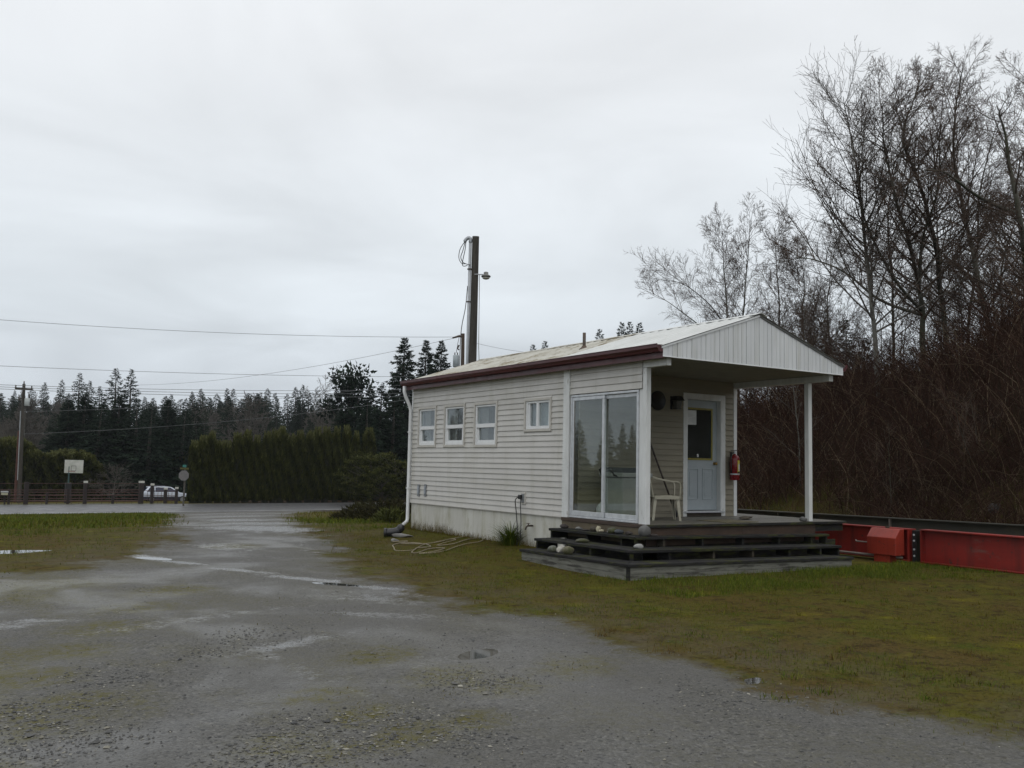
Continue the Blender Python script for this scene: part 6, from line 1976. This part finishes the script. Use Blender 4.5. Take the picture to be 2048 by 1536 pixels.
# ---- arborvitae hedge along the far side of the road
HEDGE = []
for sd0 in range(4):
    g_ = np.random.default_rng(90 + sd0)
    cr = MB()
    n = 3400
    z_ = g_.uniform(0.02, 1, n) ** 0.9
    prof = np.where(z_ < 0.75, 0.9 + 0.1 * np.sin(z_ * 9 + sd0), 0.9 * np.sqrt(np.clip(1 - ((z_ - 0.75) / 0.27) ** 2, 0.0, 1)))
    a = g_.uniform(0, 6.3, n)
    lump = 1 + 0.13 * np.sin(a * 3 + z_ * 14 + sd0) + 0.10 * np.sin(a * 5 - z_ * 23)
    r_ = 0.62 * prof * lump * g_.uniform(0.75, 1.05, n)
    C = np.stack([r_ * np.cos(a), r_ * np.sin(a), z_ * 4.6], 1)
    N = np.stack([0.35 * np.cos(a), 0.35 * np.sin(a), np.full(n, 1.0)], 1) + g_.normal(0, 0.28, (n, 3))
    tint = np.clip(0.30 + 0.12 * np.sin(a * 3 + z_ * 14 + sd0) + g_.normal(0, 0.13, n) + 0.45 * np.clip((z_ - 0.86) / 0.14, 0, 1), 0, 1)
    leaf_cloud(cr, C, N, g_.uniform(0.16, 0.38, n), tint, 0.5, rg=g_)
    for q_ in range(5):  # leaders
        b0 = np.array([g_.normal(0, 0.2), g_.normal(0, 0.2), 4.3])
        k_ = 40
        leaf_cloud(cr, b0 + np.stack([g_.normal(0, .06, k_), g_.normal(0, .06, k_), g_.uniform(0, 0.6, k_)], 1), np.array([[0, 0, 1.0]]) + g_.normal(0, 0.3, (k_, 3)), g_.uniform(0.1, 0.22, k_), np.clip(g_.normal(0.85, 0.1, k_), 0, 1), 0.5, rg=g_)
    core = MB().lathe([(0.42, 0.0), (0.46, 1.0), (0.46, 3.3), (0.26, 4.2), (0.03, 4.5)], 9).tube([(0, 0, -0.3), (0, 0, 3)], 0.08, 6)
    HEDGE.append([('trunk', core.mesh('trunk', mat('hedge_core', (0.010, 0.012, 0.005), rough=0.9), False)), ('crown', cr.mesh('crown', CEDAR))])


def hedge_tree(px, py_top, d, group, lab, wide=1.0, name='arborvitae'):
    tp_ = P(px, py_top, d); zb = float(gz0(tp_[0], tp_[1])) - 0.05
    s_ = (tp_[2] - zb) / 4.75
    return plant(name, HEDGE[int(rng.integers(0, 4))], (tp_[0], tp_[1], zb), (wide, wide, s_), rng.uniform(0, 6.3), lab, 'hedge tree', group)


px = 391.0
tops = [(380, 876), (410, 874), (440, 872), (480, 874), (520, 872), (560, 866), (600, 864), (640, 868), (680, 862), (700, 858), (712, 864), (722, 880)]
i = 0
while px < 726:
    d_ = 68.5 + (px - 386) * 0.025
    py = np.interp(px, [a for a, _ in tops], [b_ for _, b_ in tops]) + rng.choice([-7, -3, 2, 8, 12]) + rng.uniform(-2, 2)
    lab = 'clipped dark green arborvitae in the roadside hedge row'
    if i == 0: lab = 'leftmost arborvitae of the roadside hedge, beside the stop sign'
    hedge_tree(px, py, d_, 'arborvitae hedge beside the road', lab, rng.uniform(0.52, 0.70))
    px += rng.uniform(14, 21); i += 1
hedge_tree(738, 862, 77, 'arborvitae hedge beside the road', 'lone pointed arborvitae at the right end of the roadside hedge', 0.9)
# lower rounded hedge shrubs between that and the house
ROUND = broad_mesh(9, 3.4, 2.0, 5200, CEDAR, BARK, 46)
for i, (px, py, d_, w_, lab) in enumerate(((745, 897, 70, 0.95, 'rounded dark shrub beside the lone pointed arborvitae'), (790, 900, 69, 1.1, 'rounded dark shrub nearest the house corner'), (835, 905, 70, 1.1, 'rounded dark shrub mostly hidden behind the house corner'), (765, 930, 66, 0.7, 'lower dark shrub in front of the rounded pair'))):
    tp_ = P(px, py, d_); zb = float(gz0(tp_[0], tp_[1]))
    s_ = (tp_[2] - zb) / 3.4
    plant('shrub', ROUND, (tp_[0], tp_[1], zb - 0.1), (s_ * w_ * 1.2, s_ * w_ * 1.2, s_), rng.uniform(0, 6.3), lab, 'shrub', 'dark shrubs by the road')
# far hedges behind the fence and hoop
px = -20.0
while px < 375:
    py = 905 + rng.uniform(-5, 8) if px < 190 else (926 if px < 330 else 915) + rng.uniform(-5, 6)
    if px < 60: py -= 22
    hedge_tree(px, py, 80 + rng.uniform(-1, 1) if px < 200 else 96, 'dark hedge behind the fence', 'dark arborvitae in the hedge behind the rail fence', 1.25)
    px += rng.uniform(14, 18)
px = 330.0
while px < 400:
    hedge_tree(px, 908 + rng.uniform(-4, 6), 97, 'dark hedge behind the fence', 'dark arborvitae in the hedge behind the rail fence', 1.2)
    px += 16

# ---- bramble thicket on the bank: canes, one mass
def canes(n, xr, yr, lr, rad, seed, zoff=0.0, weight=None):
    g_ = np.random.default_rng(seed)
    x_ = g_.uniform(*xr, n); y_ = g_.uniform(*yr, n)
    z_ = gz0(x_, y_) + zoff
    L = g_.uniform(*lr, n)
    az = g_.uniform(0, 6.3, n)
    lean = np.abs(g_.normal(0.35, 0.35, n))
    ns = 4
    pts = np.zeros((n, ns + 1, 3)); pts[:, 0] = np.stack([x_, y_, z_ - 0.05], 1)
    th = lean
    for i in range(ns):
        d = np.stack([np.sin(th) * np.cos(az), np.sin(th) * np.sin(az), np.cos(th)], 1)
        d += g_.normal(0, 0.10, (n, 3))
        pts[:, i + 1] = pts[:, i] + d * (L / ns)[:, None]
        th = th + g_.uniform(0.12, 0.42, n)
        az = az + g_.normal(0, 0.15, n)
    k_ = 3
    tan = np.gradient(pts, axis=1); tan /= np.linalg.norm(tan, axis=2, keepdims=True)
    A = np.cross(tan, np.array([0.3, 0.9, 0.31])); A /= np.linalg.norm(A, axis=2, keepdims=True) + 1e-9
    B = np.cross(tan, A)
    rr = g_.uniform(rad[0], rad[1], n)[:, None] * (1 - 0.7 * np.linspace(0, 1, ns + 1))[None, :]
    w = 2 * math.pi * np.arange(k_) / k_
    V = pts[:, :, None, :] + rr[:, :, None, None] * (np.cos(w)[None, None, :, None] * A[:, :, None, :] + np.sin(w)[None, None, :, None] * B[:, :, None, :])
    base_ = (np.arange(n) * (ns + 1) * k_)[:, None, None]
    i = np.arange(ns)[None, :, None] * k_; j = np.arange(k_)[None, None, :]; j2 = (j + 1) % k_
    F = np.stack([base_ + i + j, base_ + i + j2, base_ + i + k_ + j2, base_ + i + k_ + j], -1).reshape(-1, 4)
    pick = g_.uniform(0, 1, n)
    tint = np.where(pick < 0.90, g_.uniform(0, 0.7, n), g_.uniform(0.85, 1.0, n))
    return V.reshape(-1, 3), F, np.repeat(tint, (ns + 1) * k_)


BRAM = attr_mat('bramble_canes', [(0.0, (0.028, 0.016, 0.012)), (0.4, (0.050, 0.027, 0.020)), (0.72, (0.074, 0.046, 0.032)), (1.0, (0.17, 0.13, 0.085))], 0.9, 0.03)
m_ = MB()
for args in ((21000, (11.7, 17.5), (-4, 26), (0.9, 2.6), (0.004, 0.012), 1), (8000, (16.5, 24), (-4, 34), (1.6, 4.2), (0.006, 0.014), 2), (1500, (11.0, 12.4), (-4, 24), (0.4, 1.1), (0.004, 0.008), 3), (4200, (10.5, 12.2), (-5, 4.5), (0.5, 1.5), (0.004, 0.009), 4)):
    m_.add_np(*canes(*args))
o = m_.build('bramble_thicket', BRAM)
tag(o, 'dense reddish brown tangle of leafless brambles covering the bank', 'brambles', kind='stuff')
SOILB = None

# ---- grass
GRASS = attr_mat('grass_blades', [(0.0, (0.092, 0.060, 0.022)), (0.30, (0.105, 0.088, 0.016)), (0.55, (0.082, 0.098, 0.012)), (0.8, (0.045, 0.075, 0.010)), (1.0, (0.16, 0.17, 0.020))], 0.8, 0.05)


def blades(x_, y_, z_, L, wd_, tint, bend, g_):
    n = len(x_)
    az = g_.uniform(0, 6.3, n)
    th = np.abs(g_.normal(0, bend, n))
    d1 = np.stack([np.sin(th) * np.cos(az), np.sin(th) * np.sin(az), np.cos(th)], 1)
    th2 = th + np.abs(g_.normal(0.45, 0.3, n))
    d2 = np.stack([np.sin(th2) * np.cos(az), np.sin(th2) * np.sin(az), np.cos(th2)], 1)
    sa = az + g_.normal(math.pi / 2, 0.6, n)
    S = np.stack([np.cos(sa), np.sin(sa), np.zeros(n)], 1) * (wd_ / 2)[:, None]
    p0 = np.stack([x_, y_, z_ - 0.006], 1)
    p1 = p0 + d1 * (L * 0.55)[:, None]
    p2 = p1 + d2 * (L * 0.45)[:, None]
    V = np.stack([p0 - S, p0 + S, p1 + S * 0.7, p1 - S * 0.7, p2], 1).reshape(-1, 3)
    b5 = 5 * np.arange(n)[:, None]
    return V, b5 + np.array([[0, 1, 2, 3]]), b5 + np.array([[3, 2, 4]]), np.repeat(tint, 5)


def add_blades(m_, *a):
    V, Fq, Ft, ti = blades(*a)
    k_ = m_.n
    m_.add_np(V, Fq, ti)
    m_.f.append(Ft + k_)


def lawn(n, xr, yr, L, wd_, seed, dens_sc, keep=None, tint_mu=0.4, patchy=0.1):
    g_ = np.random.default_rng(seed)
    x_ = g_.uniform(*xr, n); y_ = g_.uniform(*yr, n)
    sdv_ = poly_sd(x_, y_, DRIVE)
    noise_ = vnoise(x_, y_, 5, dens_sc)
    fine = vnoise(x_, y_, 6, dens_sc * 4)
    ok = (sdv_ + 0.5 * noise_ + 0.25 * fine < g_.normal(-0.15, 0.22, n)) & (noise_ + 0.6 * fine > g_.normal(-0.35 + patchy, 0.35, n))
    inh = (x_ > -0.0) & (x_ < 3.74) & (y_ > 2.0) & (y_ < 8.0)
    ins = (x_ > -1.08) & (x_ < 3.7) & (y_ > -0.9) & (y_ < 2.0)
    ing = (np.abs(x_ - 5.4) < 0.12)
    ok &= ~inh & ~ins & ~ing & (tt(x_, y_) < 45.7)
    x_, y_, noise_, fine = x_[ok], y_[ok], noise_[ok], fine[ok]
    n = len(x_)
    tint = np.clip(tint_mu + 0.22 * noise_ + 0.15 * fine + g_.normal(0, 0.14, n), 0, 1)
    Ls = g_.uniform(*L, n) * (1 + 0.5 * np.clip(fine, 0, 1))
    return x_, y_, gz(x_, y_), Ls, g_.uniform(*wd_, n), tint, 0.7, g_


m_ = MB()
for args in ((150000, (-5, 7.5), (-9, -0.5), (0.012, 0.042), (0.003, 0.006), 11, 0.9), (26000, (-3.6, 0.05), (-1, 9), (0.02, 0.06), (0.003, 0.007), 12, 1.0), (26000, (-1.6, 5.4), (-2.6, -0.9), (0.03, 0.10), (0.004, 0.007), 13, 1.2),
             (14000, (-4, 3.5), (8, 18), (0.04, 0.12), (0.006, 0.012), 14, 0.8), (16000, (-14, -4), (2, 14), (0.02, 0.07), (0.006, 0.012), 15, 0.8), (60000, (-16, 2.5), (12, 46), (0.05, 0.16), (0.012, 0.03), 16, 0.6), (9000, (0, 18), (14, 46), (0.06, 0.18), (0.015, 0.03), 17, 0.5), (9000, (-12, -6), (-9, 2), (0.01, 0.03), (0.003, 0.005), 18, 1.2)):
    kw = {}
    if args[5] == 13: kw = dict(tint_mu=0.72, patchy=0.15)
    if args[5] in (15, 16): kw = dict(tint_mu=0.55)
    if args[5] == 14: kw = dict(tint_mu=0.6)
    add_blades(m_, *lawn(*args, **kw))
# moss and short sprigs creeping over the gravel
g_ = np.random.default_rng(77)
n = 60000
x_ = g_.uniform(-13, -3.8, n); y_ = g_.uniform(-9, 4, n)
nn = vnoise(x_, y_ * 0.6, 8, 1.1) + 0.7 * vnoise(x_, y_, 9, 5.0) + np.clip((-7.5 - x_) * 0.12, -0.3, 0.4)
ok = nn + 1.1 * field(x_, y_, MOSSY) > g_.normal(0.95, 0.25, n)
x_, y_ = x_[ok], y_[ok]; n = len(x_)
add_blades(m_, x_, y_, gz(x_, y_), g_.uniform(0.008, 0.028, n), g_.uniform(0.004, 0.008, n), np.clip(g_.normal(0.35, 0.2, n), 0, 1), 0.8, g_)
# rough dry grass below the brambles and beyond the girders
for (n, xr, yr, L, w_, mu, sd1) in ((16000, (9.0, 12.2), (-6, 26), (0.10, 0.42), (0.006, 0.014), 0.22, 31), (14000, (9.4, 12.6), (-4, 24), (0.06, 0.25), (0.005, 0.012), 0.22, 34), (9000, (5.8, 9.0), (-6, 14), (0.04, 0.16), (0.005, 0.01), 0.3, 32), (9000, (9.6, 12.0), (3, 24), (0.15, 0.5), (0.008, 0.014), 0.66, 33)):
    g_ = np.random.default_rng(sd1)
    x_ = g_.uniform(*xr, n); y_ = g_.uniform(*yr, n)
    ok = vnoise(x_, y_, 40, 1.4) > g_.normal(-0.3 if sd1 != 33 else 0.5, 0.3, n)
    x_, y_ = x_[ok], y_[ok]; n = len(x_)
    add_blades(m_, x_, y_, gz(x_, y_), g_.uniform(*L, n), g_.uniform(*w_, n), np.clip(g_.normal(mu, 0.14, n), 0, 1), 0.45, g_)
# scattered tufts
for (px, py, n, hgt, rad, mu) in ((1480, 1085 + 45, 160, 0.14, 0.22, 0.85), (1350, 1150, 90, 0.10, 0.14, 0.8), (1640, 1142, 260, 0.12, 0.45, 0.8), (1730, 1147, 120, 0.16, 0.16, 0.5), (1580, 1140, 160, 0.12, 0.3, 0.82), (1930, 1158, 80, 0.12, 0.12, 0.45), (1660, 1255, 50, 0.06, 0.15, 0.4), (1700, 1175, 80, 0.1, 0.16, 0.65), (1160, 1130, 90, 0.1, 0.2, 0.7),
                                  (930, 1105, 140, 0.10, 0.35, 0.75), (860, 1112, 90, 0.08, 0.25, 0.7), (800, 1065, 80, 0.14, 0.2, 0.3), (250, 1060, 60, 0.10, 0.2, 0.75), (90, 1062, 120, 0.14, 0.25, 0.75), (40, 1050, 150, 0.2, 0.4, 0.8), (200, 1045, 120, 0.18, 0.4, 0.72), (300, 1040, 70, 0.15, 0.3, 0.5), (30, 1065, 120, 0.16, 0.3, 0.7)):
    q_ = on_z(px, py, -0.68)
    g_ = np.random.default_rng(int(px))
    x_ = q_[0] + g_.normal(0, rad * 0.6, n); y_ = q_[1] + g_.normal(0, rad * 0.6, n)
    add_blades(m_, x_, y_, gz(x_, y_), g_.uniform(0.4, 1.15, n) * hgt, g_.uniform(0.004, 0.008, n), np.clip(g_.normal(mu, 0.1, n), 0, 1), 0.5, g_)
g_ = np.random.default_rng(66)     # small dark clumps, dead leaves and sprigs all over the lot
for k_ in range(420):
    cx_, cy_ = g_.uniform(-4.6, 7.2), g_.uniform(-9, -0.8)
    if k_ % 4 == 0:
        cx_, cy_ = g_.uniform(-3.6, -0.2), g_.uniform(-0.5, 9)
    if float(poly_sd(np.array([cx_]), np.array([cy_]), DRIVE)[0]) > 0.15 or (-1.25 < cx_ < 3.75 and cy_ > -1.1):
        continue
    n = int(g_.integers(14, 46)); rad = g_.uniform(0.02, 0.09)
    x_ = cx_ + g_.normal(0, rad, n); y_ = cy_ + g_.normal(0, rad, n)
    mu = g_.choice([0.05, 0.3, 0.55, 0.8])
    add_blades(m_, x_, y_, gz(x_, y_), g_.uniform(0.02, 0.075, n), g_.uniform(0.004, 0.009, n), np.clip(g_.normal(mu, 0.1, n), 0, 1), 0.75, g_)
# weeds along the foundation
g_ = np.random.default_rng(55)
n = 1500
y_ = g_.uniform(2.2, 8.0, n); x_ = -np.abs(g_.normal(0.02, 0.10, n)) - 0.01
add_blades(m_, x_, y_, gz(x_, y_), g_.uniform(0.04, 0.18, n) * (1 + 0.6 * (y_ > 6)), g_.uniform(0.003, 0.007, n), np.clip(g_.normal(0.15, 0.12, n), 0, 1), 0.3, g_)
o = m_.build('grass', GRASS)
tag(o, kind='stuff')

# green grass clump under the outlet
g_ = np.random.default_rng(56)
m_ = MB()
cl = on_z(1022, 1090, -0.59)
n = 520
a = g_.uniform(0, 6.3, n); rr = np.abs(g_.normal(0, 0.10, n))
az = a
th = np.abs(g_.normal(0.25, 0.22, n)) + rr * 1.2
L = g_.uniform(0.25, 0.62, n)
pts = np.zeros((n, 6, 3)); pts[:, 0] = np.stack([cl[0] + rr * np.cos(a), cl[1] + rr * np.sin(a), np.full(n, float(gz(cl[0], cl[1])) - 0.01)], 1)
for i in range(5):
    d = np.stack([np.sin(th) * np.cos(az), np.sin(th) * np.sin(az), np.cos(th)], 1)
    pts[:, i + 1] = pts[:, i] + d * (L / 5)[:, None]
    th = th + g_.uniform(0.1, 0.45, n)
S = np.stack([-np.sin(az), np.cos(az), np.zeros(n)], 1)[:, None, :] * (0.0045 * np.array([1, 1, 0.9, 0.7, 0.45, 0.1]))[None, :, None]
V = np.stack([pts - S, pts + S], 2).reshape(n, 12, 3)
F = (12 * np.arange(n)[:, None, None] + np.array([[2 * i, 2 * i + 1, 2 * i + 3, 2 * i + 2] for i in range(5)])[None]).reshape(-1, 4)
m_.add_np(V.reshape(-1, 3), F, np.repeat(np.clip(g_.normal(0.78, 0.1, n), 0, 1), 12))
o = m_.build('grass_clump', GRASS)
tag(o, 'tall green clump of grass against the foundation under the outlet', 'grass clump')

# low sprawling shrub and green weeds past the house corner
HEATH = attr_mat('heath_leaves', [(0.0, (0.020, 0.018, 0.010)), (0.5, (0.040, 0.038, 0.016)), (1.0, (0.070, 0.080, 0.024))], 0.85, 0.05)


def mound(label, c, rx_, ry_, h_, n, mu, seed, name='low_shrub', size=(0.08, 0.2)):
    g_ = np.random.default_rng(seed)
    a = g_.uniform(0, 6.3, n); q_ = np.sqrt(g_.uniform(0, 1, n))
    x_ = c[0] + rx_ * q_ * np.cos(a); y_ = c[1] + ry_ * q_ * np.sin(a)
    hh = h_ * (1 - q_ ** 2) ** 0.6 * (1 + 0.25 * np.sin(5 * x_ + seed) * np.sin(4 * y_))
    z_ = gz0(x_, y_) + hh * g_.uniform(0.2, 1.0, n)
    N = np.stack([np.cos(a) * q_, np.sin(a) * q_, np.full(n, 0.8)], 1) + g_.normal(0, 0.5, (n, 3))
    cr = MB()
    leaf_cloud(cr, np.stack([x_, y_, z_], 1), N, g_.uniform(*size, n), np.clip(mu + g_.normal(0, 0.18, n), 0, 1), 0.3, rg=g_)
    o = thing(name, label, 'shrub', (c[0], c[1], float(gz0(c[0], c[1]))))
    cr.build('foliage', HEATH, o)
    st_ = MB()
    for k_ in range(16):
        a_ = g_.uniform(0, 6.3); r2_ = g_.uniform(0.3, 0.8)
        e0 = np.array([c[0], c[1], float(gz0(c[0], c[1])) - 0.05]); e1 = e0 + np.array([rx_ * r2_ * math.cos(a_), ry_ * r2_ * math.sin(a_), h_ * 0.6])
        st_.tube([e0, (e0 + e1) / 2 + (0, 0, h_ * 0.25), e1], [0.018, 0.012, 0.005], 5)
    st_.build('stem', BARK, o)
    return o


q_ = on_ground(765, 1040)
mound('low brown sprawling shrub on the grass past the house corner', (q_[0], q_[1]), 1.5, 1.9, 0.55, 3800, 0.30, 3)
q_ = on_ground(778, 1046)
mound('bright green weedy plant in front of the sprawling shrub', (q_[0] + 0.1, q_[1]), 0.5, 0.6, 0.32, 900, 0.95, 4, 'weed_patch')
q_ = on_ground(722, 1016)
mound('small yellow green bush at the driveway edge near the road', (q_[0], q_[1]), 0.5, 0.6, 0.4, 800, 0.95, 5, 'weed_patch')
q_ = on_ground(812, 1030)
mound('dark heathy shrub touching the back corner of the house', (q_[0] + 0.6, q_[1]), 1.6, 2.2, 0.75, 3200, 0.15, 6)

# loose rocks at the foot of the bank
for i, (px, py, d_, w_, lab) in enumerate(((1988, 1026, 22.8, 0.36, 'grey rock lying at the foot of the brambles near the right frame edge'),)):
    q_ = on_ground(px, py, 16)
    rock('boulder', lab, (q_[0], q_[1], float(gz(q_[0], q_[1])) - 0.03), w_, w_ * 0.75, w_ * 0.8, stone_mat('bank', (0.05, 0.05, 0.046)), 40 + i, 0.3, 0.22, None, 'rock')

# ---- pebbles of the driveway: one mass, real stones near the camera
g_ = np.random.default_rng(99)
bv = 0.5 * np.array([(1, 0, 0), (0, 1, 0), (-1, 0, 0), (0, -1, 0), (.1, .1, 1), (0, 0, -1)]) * np.array([1.05, 1.05, 1])
bf = np.array([(0, 1, 4), (1, 2, 4), (2, 3, 4), (3, 0, 4), (1, 0, 5), (2, 1, 5), (3, 2, 5), (0, 3, 5)])
n = 120000
d_ = 3.6 + 13 * g_.uniform(0, 1, n) ** 1.7
az = g_.uniform(R(2), R(64), n)
x_ = CAM_POS[0] + d_ * np.sin(az); y_ = CAM_POS[1] + d_ * np.cos(az)
sdp = poly_sd(x_, y_, DRIVE)
cl_ = vnoise(x_, y_, 21, 0.9) + 0.5 * vnoise(x_, y_, 22, 3.0)
stony = field(x_, y_, STONY)
ok = (sdp > g_.normal(0.25, 0.3, n)) & (cl_ + 1.7 * stony > g_.normal(0.75, 0.45, n))
for p in PUDDLES:
    a, b_ = puddle_uv(x_, y_, p); ok &= (a * a + b_ * b_) > 1.2
x_, y_, stony = x_[ok], y_[ok], stony[ok]; n = len(x_)
sz = 0.005 + 0.011 * g_.uniform(0, 1, n) ** 2.4 + (g_.uniform(0, 1, n) < 0.006) * g_.uniform(0.008, 0.026, n)
sz *= 1 + 0.8 * stony * g_.uniform(0, 1, n)
sq = g_.uniform(0.4, 0.9, n); ra = g_.uniform(0, 6.3, n); el = g_.uniform(1.0, 1.8, n)
jit = 1 + g_.normal(0, 0.16, (n, len(bv)))
B = bv[None] * jit[:, :, None]
bx = B[:, :, 0] * el[:, None]; by = B[:, :, 1]; bz = B[:, :, 2] * sq[:, None]
c_, s_ = np.cos(ra)[:, None], np.sin(ra)[:, None]
V = np.stack([x_[:, None] + sz[:, None] * (bx * c_ - by * s_), y_[:, None] + sz[:, None] * (bx * s_ + by * c_), (gz(x_, y_) + sz * sq * 0.22)[:, None] + sz[:, None] * bz], -1)
F = (len(bv) * np.arange(n)[:, None, None] + bf[None]).reshape(-1, 3)
PEB = attr_mat('pebbles', [(0.0, (0.040, 0.040, 0.040)), (0.40, (0.085, 0.084, 0.080)), (0.78, (0.13, 0.126, 0.112)), (0.94, (0.19, 0.178, 0.14)), (1.0, (0.30, 0.285, 0.24))], 0.55, 0.4)
o = MB().add_np(V.reshape(-1, 3), F, np.repeat(g_.uniform(0, 1, n) ** 1.25, len(bv))).build('gravel', PEB, smooth=False)
tag(o, kind='stuff')

# ---- damp air
m_ = MB().box(-430, 430, -70, 630, -5.5, 60)
HZ = NT('haze_air')
pv = HZ.n('VolumePrincipled')
pv.inputs['Color'].default_value = (0.86, 0.90, 0.95, 1)
pv.inputs['Density'].default_value = 0.00017
HZ.l(pv.outputs[0], HZ.out.inputs['Volume'])
tag(m_.build('haze', HZ.m), kind='stuff')
scene.cycles.volume_bounces = 0
